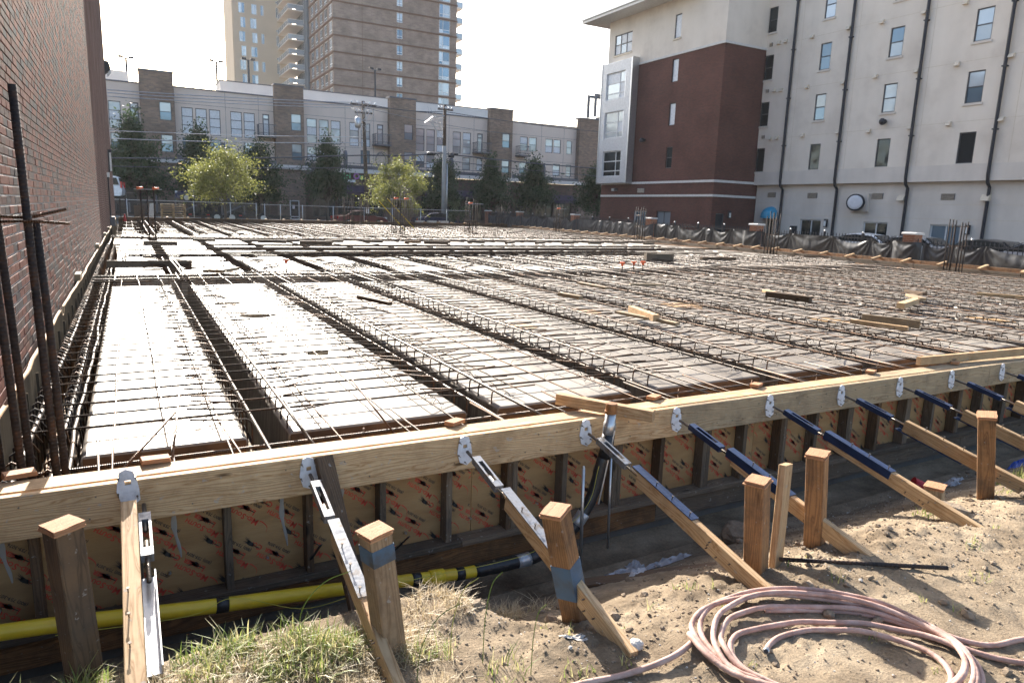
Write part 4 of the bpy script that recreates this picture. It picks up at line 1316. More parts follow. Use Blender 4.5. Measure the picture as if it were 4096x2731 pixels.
# ------------------------------------------------------------------ trees
def tree_meshes(seed, h, trunk_h, rx, rz, leaf, n, mat, lobes=9, lean=0.0, conic=0.0):
    r = np.random.default_rng(seed)
    tr = MB()
    top = Vector((lean, 0, trunk_h + rz * 0.9))
    tr.tube([(0, 0, -0.1), (0.02, 0, trunk_h * 0.5), (lean * 0.4, 0.03, trunk_h), (lean * 0.7, 0, trunk_h + rz * 0.5), top], [0.11 * h / 5, 0.085 * h / 5, 0.07 * h / 5, 0.045 * h / 5, 0.015], 7)
    cs = []
    cz = trunk_h + rz * 0.85
    for k in range(lobes):
        a = r.uniform(0, 2 * math.pi)
        zz = r.uniform(-0.75, 0.95)
        wide = math.sqrt(max(0.05, 1 - zz * zz)) * (1 - conic * (zz + 0.75) / 1.7)
        rad = rx * wide * r.uniform(0.35, 1.0)
        c = Vector((lean + rad * math.cos(a), rad * math.sin(a), cz + zz * rz * 0.85))
        s = r.uniform(0.17, 0.33) * rx
        cs.append((c, s))
        b0 = Vector((lean * 0.4, 0, trunk_h + r.uniform(0.0, 0.7) * rz))
        mid = (b0 + c) / 2 + Vector((0, 0, 0.15))
        tr.tube([b0, mid, c], [0.035 * h / 5, 0.022 * h / 5, 0.008], 5)
    cs.append((Vector((lean, 0, cz)), rx * 0.38))
    cs.append((Vector((lean, 0, cz + rz * 0.9)), rx * 0.2))
    P = []
    for i in range(n):
        c, s = cs[r.integers(len(cs))]
        d = r.normal(size=3)
        d /= np.linalg.norm(d)
        q = s * (r.uniform(0.0, 1.0) ** 0.42) * r.uniform(0.7, 1.45)
        if i % 7 == 0:                           # twigs reaching out of the crown
            o_ = np.array([c.x - lean, c.y, (c.z - cz) * 0.8])
            o_ = o_ / (np.linalg.norm(o_) + 1e-6)
            d = o_ + d * 0.45
            q = s * r.uniform(0.9, 2.0)
        P.append((c.x + d[0] * q, c.y + d[1] * q, c.z + d[2] * q * 0.9))
    P = np.array(P)
    A = r.normal(size=(n, 3))
    A /= np.linalg.norm(A, axis=1, keepdims=True)
    B = np.cross(A, r.normal(size=(n, 3)))
    B /= np.linalg.norm(B, axis=1, keepdims=True)
    sz = leaf * r.uniform(0.6, 1.35, (n, 1))
    v = np.stack([P - A * sz, P + B * sz * 0.45, P + A * sz, P - B * sz * 0.45], 1).reshape(-1, 3)
    lf = MB()
    lf.v = [tuple(q) for q in v]
    lf.f = [(4 * i, 4 * i + 1, 4 * i + 2, 4 * i + 3) for i in range(n)]
    return tr.mesh('trunk', M['bark'], True), lf.mesh('crown', mat)

def tree(name, label, loc, meshes, rz=0.0, s=1.0, group=None):
    t = thing(name, label, 'tree', loc, group)
    m = Matrix.Translation(loc) @ Matrix.Rotation(rz, 4, 'Z') @ Matrix.Diagonal((s * (1 + 0.12 * math.sin(loc[0] * 3.7)), s, s * (1 + 0.09 * math.sin(loc[0] * 2.3 + 1)), 1))
    link('trunk', meshes[0], t, m)
    link('crown', meshes[1], t, m)
    return t
ty1 = tree_meshes(3, 5, 1.5, 2.3, 1.8, 0.075, 11000, M['leaf_yellow'], 46)
ty2 = tree_meshes(4, 5, 1.3, 2.05, 1.95, 0.075, 10500, M['leaf_yellow'], 44)
tree('young_tree', 'sunlit yellow green tree behind the fence near the pallet stack', (5.5, 52, -0.4), ty1, 0.4, 1.04)
tree('young_tree', 'sunlit yellow green tree behind the fence between the two utility poles', (18.9, 52, -0.4), ty2, 2.0, 1.06)
tg = [tree_meshes(20 + k, 7, 1.4, 2.3 + 0.2 * k, 2.75, 0.11, 12000, M['leaf_green'], 58, 0.15 * (k - 1), 0.72) for k in range(3)]
dark = [(0.1, 66, 0, 1.2, 'dark green tree just right of the far end of the brick wall'), (5.2, 66.5, 1, 1.18, 'dark green tree behind the pallet stack, left of the yellow tree'), (10.4, 66, 2, 1.1, 'dark green tree just right of the left yellow tree'),
        (16.6, 66, 1, 1.12, 'dark green tree left of the brown utility pole, beside the shop sign'), (28.7, 66, 2, 1.12, 'green tree directly behind the grey utility pole'), (35.0, 66, 0, 1.12, 'second dark green tree from the red brick building'),
        (40.3, 66, 1, 1.2, 'dark green tree next to the restaurant awning'), (47.6, 64, 2, 1.1, 'dark green tree against the left edge of the red brick building')]
for i, (x, y, k, s, lab) in enumerate(dark):
    tree('street_tree', lab, (x, y, -0.3), tg[k], i * 1.3, s, 'dark street trees in front of the loft building')
tb_ = tree_meshes(40, 2.4, 0.5, 1.2, 0.9, 0.08, 2600, M['leaf_green'], 18)
tree('shrub', 'low bush behind the far right deck corner, beside the chain link fence', (25.0, 53, -0.4), tb_)

# ------------------------------------------------------------------ utility poles and wires
def utility_pole(x, y, ztop, wood_from, label):
    t = thing('utility_pole', label, 'utility pole', (x, y, -0.4))
    if wood_from > 0:
        part('shaft', MB().tube([(x, y, -0.4), (x, y, wood_from)], [0.22, 0.19], 12), M['concrete'], t, True)
        part('upper_shaft', MB().tube([(x, y, wood_from + 0.001), (x, y, ztop)], [0.17, 0.15], 12), M['creosote'], t, True)
        part('riser_conduit', MB().tube([(x + 0.27, y - 0.1, -0.4), (x + 0.27, y - 0.1, 5.6)], 0.07, 8), M['galv'], t, True)
    else:
        part('shaft', MB().tube([(x + 0.35, y, -0.4), (x, y, ztop)], [0.21, 0.15], 12), M['creosote'], t, True)
    arms = [(-0.4, 2.4), (-1.1, 1.6)] if wood_from <= 0 else [(-0.5, 1.5)]
    for dz, w in arms:
        a = part('cross_arm', MB().box(x - w / 2, x + w / 2, y - 0.2, y - 0.08, ztop + dz, ztop + dz + 0.12), M['creosote'], t)
        for k in range(5):
            xx = x - w / 2 + 0.1 + k * (w - 0.2) / 4
            part('insulator', MB().tube([(xx, y - 0.14, ztop + dz + 0.12), (xx, y - 0.14, ztop + dz + 0.2), (xx, y - 0.14, ztop + dz + 0.34)], [0.05, 0.1, 0.05], 8), M['galv'], a, True)
    return t
p1 = utility_pole(18.5, 60, 10.75, 0, 'brown wooden utility pole with a transformer left of the right yellow tree')
part('transformer', MB().tube([(17.95, 59.8, 8.35), (17.95, 59.8, 8.5), (17.95, 59.8, 9.2), (17.95, 59.8, 9.3)], [0.2, 0.28, 0.28, 0.15], 12), M['galv'], p1, True)
sp = MB()
random.seed(3)
for k in range(26):
    a = Vector((18.5 + random.uniform(-1.3, 1.2), 59.8 + random.uniform(-0.2, 0.2), 10.2 + random.uniform(-0.5, 0.7)))
    b = Vector((18.5 + random.uniform(-0.9, 0.7), 59.8, 8.9 + random.uniform(-0.9, 1.6)))
    m = (a + b) / 2 + Vector((random.uniform(-0.5, 0.5), -0.1, -random.uniform(0.1, 0.6)))
    sp.tube([a, (a + m) / 2 + Vector((0, 0, -0.1)), m, b], 0.014, 4)
part('jumper_wire', sp, M['cable_bright'], p1)
p2 = utility_pole(25.7, 58, 10.9, 7.2, 'grey lower shaft utility pole with dark wooden top, in front of green tree')
sp = MB()
for k in range(14):
    a = Vector((25.7 - random.uniform(0.2, 2.0), 57.8, 9.9 + random.uniform(-0.6, 0.8)))
    b = Vector((25.7 - random.uniform(0.0, 0.5), 57.9, 8.3 + random.uniform(-0.8, 1.6)))
    m = (a + b) / 2 + Vector((0, -0.1, -random.uniform(0.1, 0.5)))
    sp.tube([a, m, b], 0.016, 4)
part('jumper_wire', sp, M['cable_bright'], p2)
part('bracket_arm', MB().tube([(25.7, 57.9, 9.9), (24.4, 57.8, 9.7), (23.6, 57.7, 9.1)], 0.045, 6), M['galv'], p2)
for x, z in ((24.3, 6.4), (26.6, 6.5)):
    part('splice_case', MB().tube([(x - 0.4, 57.8, z), (x + 0.4, 57.8, z)], 0.14, 8), M['dark_metal'], p2, True)
part('strand_lamp', MB().tube([(26.0, 57.7, 6.25), (26.5, 57.7, 6.35)], [0.1, 0.22], 10), M['dark_metal'], p2, True)

def wire(a, b, sag, r, mat, label, bumps=0):
    a, b = Vector(a), Vector(b)
    pts = []
    for i in range(21):
        u = i / 20
        q = a.lerp(b, u)
        q.z -= sag * 4 * u * (1 - u)
        pts.append(q)
    o = tag(part('overhead_wire', MB().tube(pts, r * 1.6, 4), mat), label, 'wire', 'overhead wires along the street')
wire((-25, 60, 9.5), (18.4, 60, 10.6), 0.5, 0.022, M['cable_bright'], 'topmost bright overhead wire running left from the brown utility pole')
wire((-25, 59.6, 9.3), (18.2, 59.8, 10.3), 0.5, 0.02, M['cable_bright'], 'second bright overhead wire from the top, left of the brown utility pole')
wire((-25, 60.3, 9.15), (18.7, 60, 10.15), 0.55, 0.02, M['cable_bright'], 'third bright overhead wire from the top, left of the brown utility pole')
wire((-25, 60, 6.2), (18.5, 60, 7.6), 0.4, 0.018, M['cable_bright'], 'thin bright wire crossing the upper windows, left of the brown pole')
wire((-25, 59.8, 5.9), (18.5, 59.9, 7.1), 0.6, 0.024, M['cable_bright'], 'bright wire just below the tall windows, left of the brown pole')
wire((-25, 60, 4.0), (18.6, 59.8, 6.0), 0.6, 0.035, M['cable'], 'thick dark cable bundle sagging across the trees, left of the brown pole')
wire((-25, 60, 3.7), (18.6, 59.8, 4.9), 0.5, 0.025, M['cable'], 'lowest dark cable across the trees, left of the brown pole')
wire((18.5, 60, 10.6), (25.6, 58, 10.3), 0.25, 0.02, M['cable'], 'upper wire between the two utility poles')
wire((18.8, 59.8, 6.0), (25.7, 57.9, 6.55), 0.1, 0.04, M['cable'], 'thick cable bundle between the two utility poles')
wire((18.8, 59.8, 5.3), (25.7, 57.9, 5.9), 0.35, 0.02, M['cable'], 'thin lower cable between the two utility poles')
wire((25.7, 58, 10.3), (70, 58, 11.2), 0.8, 0.02, M['cable'], 'upper wire running right from the grey utility pole')
wire((25.7, 58, 6.5), (70, 57, 7.2), 0.7, 0.035, M['cable'], 'cable bundle running right from the grey utility pole')
wire((25.7, 58, 5.9), (70, 57, 6.4), 0.8, 0.02, M['cable'], 'lowest cable running right from the grey utility pole')
wire((18.6, 60, 10.2), (42, 73.5, 10.7), 0.3, 0.016, M['cable'], 'thin service wire from the brown pole to the right brick pier')
for x, z, lab in ((19.9, 5.6, 'cable coil hanging right of the brown utility pole'), (23.4, 5.6, 'dark cable coil hanging left of the grey utility pole'), (13.3, 4.75, 'loose cable coil hanging among the trees left of the brown pole')):
    cm = MB()
    for k in range(5):
        rr = 0.55 + 0.05 * k
        cx = x + random.uniform(-0.25, 0.25)
        cm.tube([(cx + rr * 0.8 * math.cos(q), 58.9 + 0.05 * k, z + rr * math.sin(q)) for q in [j * math.pi / 10 for j in range(20)]], 0.014, 4, True)
    tag(part('cable_coil', cm, M['cable']), lab, 'cable coil', 'cable coils on the overhead line')

# ------------------------------------------------------------------ chain link fence at the back
def chain_fence(x0, x1, y, z0, z1, posts, label):
    t = thing('chain_link_fence', label, 'fence', ((x0 + x1) / 2, y, z0))
    for x in posts:
        part('post', MB().tube([(x, y, z0), (x, y, z1 + 0.05)], 0.032, 6), M['galv'], t, True)
    part('top_rail', MB().tube([(x0, y, z1), (x1, y, z1)], 0.022, 6), M['galv'], t, True)
    wm = MB()
    p = 0.11
    h = z1 - z0
    n = int((x1 - x0 + h) / p)
    for k in range(n):
        for s in (1, -1):
            a = x0 - h + k * p
            b = a + h
            za, zb = z0, z1
            if a < x0:
                za = z0 + (x0 - a)
                a = x0
            if b > x1:
                zb = z1 - (b - x1)
                b = x1
            if zb - za < 0.02:
                continue
            if s < 0:
                za, zb = z0 + z1 - za, z0 + z1 - zb
            w = 0.0026
            wm.add([(a - w, y + 0.002 * s, za), (a + w, y + 0.002 * s, za), (b + w, y + 0.002 * s, zb), (b - w, y + 0.002 * s, zb)], [(0, 1, 2, 3)])
    stuff(part('wire_mesh', wm, M['grey_metal'], t))
chain_fence(-3.0, 7.4, 49.6, -0.4, 1.32, [-2.2, -0.9, 3.2, 5.6, 7.36], 'chain link fence section behind the pallets, ending at the left yellow tree')
chain_fence(7.6, 24.5, 49.3, -0.4, 1.28, [7.9, 9.0, 10.6, 12.9, 15.3, 17.6, 20.0, 22.3, 24.4], 'long chain link fence section along the rear edge of the deck')
t = thing('fence_sign', 'small white notice on the chain link fence by the brown pole', 'sign', (15.6, 49.25, 1.0))
part('plate', MB().box(15.45, 15.72, 49.24, 49.25, 0.85, 1.2), M['sign_white'], t)
part('printed_mark', MB().box(15.56, 15.61, 49.234, 49.239, 0.92, 1.12), M['ink_black'], t)

# ------------------------------------------------------------------ fence on the right: brick piers, pickets, draped fabric
def fx_(y):
    return 24.9 + 0.1 * y
PIERS = [58.5, 50.6, 40.1, 30.0, 20.7, 12.1, 3.2]
PZ = {58.5: 1.38, 50.6: 1.38, 40.1: 1.33, 30.0: 1.29, 20.7: 1.19, 12.1: 1.11, 3.2: 1.05}
def build_right_fence():
    names = ['farthest', 'second farthest', 'third farthest', 'fourth farthest', 'fifth farthest', 'second nearest', 'nearest']
    for k, y in enumerate(PIERS):
        x = fx_(y)
        zt = PZ[y]
        t = thing('brick_pier', names[k] + ' brick pier with a pale stone cap in the draped right hand fence', 'pier', (x, y, -0.6), 'brick piers of the right hand fence')
        part('shaft', MB().box(x - 0.24, x + 0.24, y - 0.24, y + 0.24, -0.6, zt - 0.09), M['brick_pier'], t)
        cp = MB()
        cp.prism([(-0.29, zt - 0.09), (0.29, zt - 0.09), (0.29, zt - 0.03), (0.25, zt), (-0.25, zt), (-0.29, zt - 0.03)], lambda a, b, d: (x + a, d, b), y - 0.29, y + 0.29)
        part('cap', cp, M['limestone'], t)
    for k in range(len(PIERS) - 1):
        ya, yb = PIERS[k + 1] + 0.26, PIERS[k] - 0.26
        t = thing('iron_fence', '%s black iron picket fence panel from the near end, behind the draped fabric' % ORD[len(PIERS) - 2 - k], 'fence', (fx_(ya), ya, -0.6), 'iron fence panels between the brick piers')
        zt = min(PZ[PIERS[k]], PZ[PIERS[k + 1]]) - 0.22
        rl = MB()
        for z in (zt - 0.12, 0.0):
            rl.obox((fx_((ya + yb) / 2), (ya + yb) / 2, z), (0.02, 0, 0), (0.1 * (yb - ya) / 2, (yb - ya) / 2, 0), (0, 0, 0.02))
        part('rail', rl, M['dark_metal'], t)
        n = int((yb - ya) / 0.16)
        pm = MB().box(-0.011, 0.011, -0.011, 0.011, -0.6, zt - 0.03)
        pm.add([(-0.018, -0.018, zt - 0.03), (0.018, -0.018, zt - 0.03), (0.018, 0.018, zt - 0.03), (-0.018, 0.018, zt - 0.03), (0, 0, zt + 0.07)], [(0, 1, 4), (1, 2, 4), (2, 3, 4), (3, 0, 4)])
        me = pm.mesh('picket', M['dark_metal'])
        for i in range(n + 1):
            y = ya + (yb - ya) * i / n
            link('picket', me, t, Matrix.Translation((fx_(y), y, 0)))
        for i in range(1, 4):
            y = ya + (yb - ya) * i / 4
            pp = part('post', MB().box(fx_(y) - 0.035, fx_(y) + 0.035, y - 0.035, y + 0.035, -0.6, zt + 0.08), M['dark_metal'], t)
            part('post_ball', MB().tube([(fx_(y), y, zt + 0.081), (fx_(y), y, zt + 0.12), (fx_(y), y, zt + 0.16)], [0.03, 0.05, 0.02], 8), M['galv'], pp, True)
        # fabric hung in swags from a row of ties, wrapped in front of the pier
        t2 = thing('silt_fabric', '%s length of black silt fabric from the near end, sagging on the right hand fence' % ORD[len(PIERS) - 2 - k], 'fabric', (fx_(ya) - 0.3, ya, -0.6), 'black fabric hung along the right hand fence')
        Y0, Y1 = PIERS[k + 1] - 0.6, PIERS[k] - 0.62
        nu, nv = int((Y1 - Y0) / 0.045), 22
        ties = [Y0]
        while ties[-1] < Y1 - 0.9:
            ties.append(ties[-1] + random.choice((0.7, 1.1, 1.5, 2.1, 2.6)) * random.uniform(0.85, 1.15))
        ties[-1] = Y1
        us = np.linspace(Y0, Y1, nu)
        tie = np.array(ties)
        idx = np.clip(np.searchsorted(tie, us) - 1, 0, len(tie) - 2)
        w = (us - tie[idx]) / (tie[idx + 1] - tie[idx])
        sagd = np.array([random.choice((0.02, 0.05, 0.1, 0.16, 0.22)) for _ in range(len(tie) - 1)])
        z1a, z1b = PZ[PIERS[k + 1]] - 0.36, PZ[PIERS[k]] - 0.36
        ztop = z1a + (z1b - z1a) * (us - Y0) / (Y1 - Y0) - sagd[idx] * 4 * w * (1 - w)
        v = []
        for j in range(nv):
            q = j / (nv - 1)
            z = ztop * (1 - q) + (-0.62) * q
            down = 1 - q
            pull = np.abs(w - 0.5) * 2                      # 1 at a tie, 0 in mid span
            belly = 0.07 * np.sin(math.pi * w) * math.sin(math.pi * min(1.0, q * 1.3 + 0.1))
            # creases fan out from each tie and die away downwards
            side = np.where(w < 0.5, w, 1 - w) * (tie[idx + 1] - tie[idx])
            fan = np.arctan2(side, 0.03 + q * 1.2)
            crease = 0.028 * np.sin(fan * 13 + idx * 2.1) * np.exp(-q * 1.6) * (0.25 + 0.75 * np.exp(-side * 1.2))
            fold = 0.05 * fbm(us * 2.2 + q * 1.1, np.full(nu, q * 2.2), 60 + k, 4) + 0.02 * fbm(us * 9 + q * 5, np.full(nu, q * 5.0), 80 + k, 3)
            pier = 0.27 * (1 - sstep(0.35, 0.8, np.abs(us - PIERS[k + 1]))) + 0.27 * (1 - sstep(0.35, 0.8, np.abs(us - PIERS[k])))
            x = 24.9 + 0.1 * us - 0.12 - pier - belly - fold - crease
            v.append(np.stack([x, us, z], -1))
        v = np.concatenate(v)
        mb = MB()
        mb.v = [tuple(p) for p in v]
        mb.f = [(j * nu + i, j * nu + i + 1, (j + 1) * nu + i + 1, (j + 1) * nu + i) for j in range(nv - 1) for i in range(nu - 1)]
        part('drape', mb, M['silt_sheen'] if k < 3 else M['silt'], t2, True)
build_right_fence()

# ------------------------------------------------------------------ vehicles
def car_mesh(prof, width, x0, mat, name, parent, taper=0.12, ztap=0.9):
    """side outline (x along length, z) given per station lofted across the width"""
    mb = MB()
    n = len(prof)
    ys = [-0.5, -0.46, -0.3, 0.3, 0.46, 0.5]
    for y in ys:
        e = abs(y) * 2
        for (x, z) in prof:
            hi = max(0.0, (z - ztap) / 0.6)
            yy = y * width * (1 - taper * hi * 1.3)
            zz = z - (0.05 * (e ** 6)) * (1 if z > 0.5 else 0)
            mb.v.append((x, yy, zz))
    for j in range(len(ys) - 1):
        for i in range(n):
            mb.f.append((j * n + i, j * n + (i + 1) % n, (j + 1) * n + (i + 1) % n, (j + 1) * n + i))
    mb.f.append(tuple(range(n))[::-1])
    mb.f.append(tuple((len(ys) - 1) * n + i for i in range(n)))
    return mb

def vehicle(name, label, loc, rz, mat, kind, group=None):
    t = thing(name, label, 'car', loc, group)
    T = Matrix.Translation(loc) @ Matrix.Rotation(rz, 4, 'Z')
    if kind == 'sedan':
        prof = [(-2.25, 0.35), (-2.3, 0.6), (-2.2, 0.92), (-1.5, 1.0), (-0.95, 1.36), (-0.1, 1.44), (0.55, 1.36), (1.2, 0.98), (1.95, 0.88), (2.25, 0.72), (2.3, 0.4), (2.1, 0.25), (-2.1, 0.25)]
        glass = [(-1.42, 1.0), (-0.95, 1.3), (-0.1, 1.37), (0.5, 1.3), (1.08, 0.99)]
        W, r, axles = 1.8, 0.33, (-1.38, 1.4)
    else:
        prof = [(-2.45, 0.4), (-2.5, 0.8), (-2.42, 1.1), (-2.25, 1.8), (-2.0, 1.9), (0.3, 1.92), (0.85, 1.72), (1.3, 1.22), (2.2, 1.1), (2.45, 0.95), (2.5, 0.5), (2.3, 0.32), (-2.3, 0.32)]
        glass = [(-2.3, 1.2), (-2.15, 1.74), (0.3, 1.8), (0.75, 1.64), (1.15, 1.22)]
        W, r, axles = 2.0, 0.40, (-1.5, 1.55)
    body = link('body', car_mesh(prof, W, 0, mat, name, t).mesh('body', mat, False), t, T)
    for s in (-1, 1):
        g = MB()
        g.prism(glass, lambda a, b, d: (a, d, b), s * W * 0.455, s * W * 0.485)
        link('side_window', g.mesh('side_window', M['glass_dark']), t, T)
        for ax in axles:
            wm = MB()
            wm.tube([(ax, s * (W / 2 - 0.22), r), (ax, s * (W / 2 - 0.2), r), (ax, s * (W / 2 - 0.0), r), (ax, s * (W / 2 + 0.02), r)], [r * 0.85, r, r, r * 0.85], 20)
            wh = link('wheel', wm.mesh('wheel', M['tyre'], False), t, T)
            rm = MB()
            rm.tube([(ax, s * (W / 2 + 0.021), r), (ax, s * (W / 2 + 0.03), r)], [r * 0.66, r * 0.6], 16)
            link('rim', rm.mesh('rim', M['galv']), wh, T)
    rear = MB()
    zr = 1.25 if kind == 'suv' else 0.95
    if kind == 'suv':
        rear.add([(-2.44, -0.78, 1.2), (-2.44, 0.78, 1.2), (-2.28, 0.72, 1.74), (-2.28, -0.72, 1.74), (-2.40, -0.78, 1.2), (-2.40, 0.78, 1.2), (-2.22, 0.72, 1.74), (-2.22, -0.72, 1.74)], [(0, 1, 2, 3), (7, 6, 5, 4), (0, 4, 5, 1), (1, 5, 6, 2), (2, 6, 7, 3), (3, 7, 4, 0)])
    else:
        rear.add([(-1.5, -0.68, 1.03), (-1.5, 0.68, 1.03), (-1.0, 0.6, 1.36), (-1.0, -0.6, 1.36), (-1.45, -0.68, 1.0), (-1.45, 0.68, 1.0), (-0.95, 0.6, 1.33), (-0.95, -0.6, 1.33)], [(0, 1, 2, 3), (7, 6, 5, 4), (0, 4, 5, 1), (1, 5, 6, 2), (2, 6, 7, 3), (3, 7, 4, 0)])
    link('rear_window', rear.mesh('rear_window', M['glass_dark']), t, T)
    ws = MB()
    if kind == 'suv':
        ws.add([(0.92, -0.74, 1.68), (0.92, 0.74, 1.68), (1.34, 0.82, 1.26), (1.34, -0.82, 1.26), (0.88, -0.74, 1.66), (0.88, 0.74, 1.66), (1.30, 0.82, 1.24), (1.30, -0.82, 1.24)], [(0, 1, 2, 3), (7, 6, 5, 4), (0, 4, 5, 1), (1, 5, 6, 2), (2, 6, 7, 3), (3, 7, 4, 0)])
    else:
        ws.add([(0.6, -0.62, 1.37), (0.6, 0.62, 1.37), (1.22, 0.72, 1.0), (1.22, -0.72, 1.0), (0.56, -0.62, 1.35), (0.56, 0.62, 1.35), (1.18, 0.72, 0.98), (1.18, -0.72, 0.98)], [(0, 1, 2, 3), (7, 6, 5, 4), (0, 4, 5, 1), (1, 5, 6, 2), (2, 6, 7, 3), (3, 7, 4, 0)])
    link('windscreen', ws.mesh('windscreen', M['glass_dark']), t, T)
    for s in (-1, 1):
        x = -2.5 if kind == 'suv' else -2.27
        z0, z1 = (0.95, 1.45) if kind == 'suv' else (0.68, 0.88)
        tl = MB().box(x - 0.02, x + 0.12, s * (W / 2 - 0.13) - 0.1, s * (W / 2 - 0.13) + 0.1, z0, z1)
        link('tail_lamp', tl.mesh('tail_lamp', M['tail']), t, T)
        x = 2.42 if kind == 'suv' else 2.2
        hl = MB().box(x - 0.1, x + 0.07, s * (W / 2 - 0.3) - 0.18, s * (W / 2 - 0.3) + 0.18, 0.72, 0.88)
        link('headlight', hl.mesh('headlight', M['blind']), t, T)
    return t
vehicle('parked_car', 'white SUV on the hauler deck just past the end of the brick wall', (-3.55, 62, 1.25), math.pi - 0.12, M['car_white'], 'suv')
vehicle('parked_car', 'dark blue sports car up on the hauler trailer left of the yellow tree', (5.0, 62, 1.28), math.pi - 0.05, M['car_navy'], 'sedan')
vehicle('parked_car', 'dark red car behind the chain link fence, left of the right yellow tree', (16.9, 56, -0.4), 0.1, M['car_red'], 'sedan')
vehicle('parked_car', 'dark blue car parked behind the fence near the deck corner', (24.6, 57, -0.4), 0.0, M['car_navy'], 'sedan')
vehicle('parked_car', 'white car behind the draped fence, below the middle shopfront', (33.4, 19.3, -0.56), math.pi / 2 + 0.1, M['car_white'], 'sedan')
vehicle('parked_car', 'silver car behind the draped fence, left of the second nearest pier', (33.2, 16.4, -0.56), math.pi / 2, M['car_silver'], 'sedan')
vehicle('parked_car', 'black car behind the draped fence, right of the second nearest pier', (33.0, 12.9, -0.56), math.pi / 2, M['car_black'], 'sedan')
vehicle('parked_car', 'silver car behind the draped fence at the right edge of the photo', (32.6, 10.4, -0.56), math.pi / 2, M['car_silver'], 'sedan')

def build_trailer():
    t = thing('car_hauler', 'black two level car hauler trailer behind the chain link fence', 'trailer', (4, 62, -0.4))
    m = MB()
    m.obox((4.5, 60.9, 1.1), (4.0, 0, -0.05), (0, 0.12, 0), (0, 0, 0.12))
    m.obox((4.5, 63.1, 1.1), (4.0, 0, -0.05), (0, 0.12, 0), (0, 0, 0.12))
    m.box(-6.5, 0.5, 60.8, 61.0, 1.0, 1.2)
    m.box(-6.5, 0.5, 63.0, 63.2, 1.0, 1.2)
    part('upper_rail', m, M['car_black'], t)
    part('upper_deck', MB().box(-6.4, 8.4, 61.0, 63.0, 1.08, 1.14), M['dark_metal'], t)
    m = MB()
    m.obox((9.5, 60.9, 0.35), (3.2, 0, -0.55), (0, 0.1, 0), (0, 0, 0.1))
    m.obox((9.5, 63.1, 0.35), (3.2, 0, -0.55), (0, 0.1, 0), (0, 0, 0.1))
    m.box(-6, 12, 60.8, 61.0, 0.15, 0.32)
    m.box(-6, 12, 63.0, 63.2, 0.15, 0.32)
    part('lower_rail', m, M['car_black'], t)
    m = MB()
    for x in (-4, -0.8, 1.2, 2.6, 6.2, 8.0):
        m.box(x, x + 0.12, 60.75, 60.87, 0.3, 1.75 if x in (1.2, 2.6) else 1.1)
    m.obox((6.9, 60.8, 0.6), (0.9, 0, 0.45), (0, 0.05, 0), (-0.03, 0, 0.06))
    m.obox((3.4, 60.8, 0.6), (0.9, 0, 0.45), (0, 0.05, 0), (-0.03, 0, 0.06))
    part('stanchion', m, M['grey_metal'], t)
    for x in (5.8, 7.0, 9.6):
        w = part('wheel', MB().tube([(x, 60.5, 0.05), (x, 60.52, 0.05), (x, 60.74, 0.05)], [0.38, 0.45, 0.45], 20), M['tyre'], t)
        part('rim', MB().tube([(x, 60.49, 0.05), (x, 60.499, 0.05)], 0.25, 14), M['galv'], w)
    for x in (3.6, 5.0, 7.6):
        part('marker_lamp', MB().box(x, x + 0.25, 60.74, 60.749, 0.2, 0.28), M['tail'], t)
build_trailer()

# pallets, cones and small things at the rear edge
def build_pallets():
    for k in range(7):
        z = -0.02 + k * 0.165 + 0.0
        x0 = 1.12 + random.uniform(-0.05, 0.05)
        t = thing('pallet', '%s wooden pallet from the bottom of the stack beyond the rear edge' % ORD[k], 'pallet', (x0 + 0.78, 49.0, z), 'pallets stacked beyond the rear edge')
        for i in range(3):
            xx = x0 + 0.06 + i * 0.70
            s_ = MB().box(xx - 0.05, xx + 0.05, 48.42, 49.58, z + 0.02, z + 0.125)
            part('stringer', s_, M['pallet'], t)
        for i in range(6):
            yy = 48.45 + i * 0.22
            board('deck_board', (x0, yy, z + 0.136), (x0 + 1.52, yy, z + 0.136), 0.11, 0.02, M['pallet'], t)
        for i in range(3):
            yy = 48.45 + i * 0.55
            board('deck_board', (x0, yy, z + 0.009), (x0 + 1.52, yy, z + 0.009), 0.11, 0.018, M['pallet'], t)
    base = thing('concrete_block', 'grey base block under the pallet stack', 'block', (1.9, 49.0, -0.42))
    part('block', MB().box(1.2, 2.6, 48.5, 49.5, -0.42, -0.021), M['concrete_dark'], base)
build_pallets()
t = thing('storage_door', 'grey leaning panel beside the rear column bars', 'panel', (0.3, 50.3, -0.4))
part('panel', MB().obox((0.55, 50.6, 0.35), (0.16, 0, 0.02), (0, 0.02, 0), (0.1, 0.0, 0.78)), M['galv'], t)
t = thing('storage_cabinet', 'dark brown cabinet behind the rear column bars', 'cabinet', (-0.5, 51, -0.4))
part('body', MB().box(-0.5, 0.15, 50.8, 51.4, -0.4, 0.95), M['wood_dark'], t)
part('door_panel', MB().box(-0.45, 0.1, 50.77, 50.799, -0.3, 0.9), M['wood_dark'], t)
t = thing('traffic_cone', 'small red cone beside the far end of the brick wall', 'cone', (-1.05, 43.6, 0.02))
part('cone', MB().tube([(-1.05, 43.6, 0.05), (-1.05, 43.6, 0.5)], [0.12, 0.03], 10), M['tail'], t)
part('base', MB().box(-1.2, -0.9, 43.45, 43.75, 0.02, 0.049), M['tail'], t)
for i, x in enumerate((20.3, 21.4, 22.5)):
    t = thing('planter_box', ['left', 'middle', 'right'][i] + ' one of three pale low boxes behind the rear fence', 'planter', (x, 51, -0.4), 'pale boxes behind the rear fence')
    part('box', MB().box(x, x + 0.7, 51, 51.4, -0.4, 0.32), M['limestone'], t)
    part('rim', MB().box(x - 0.03, x + 0.73, 50.97, 51.43, 0.321, 0.36), M['limestone'], t)

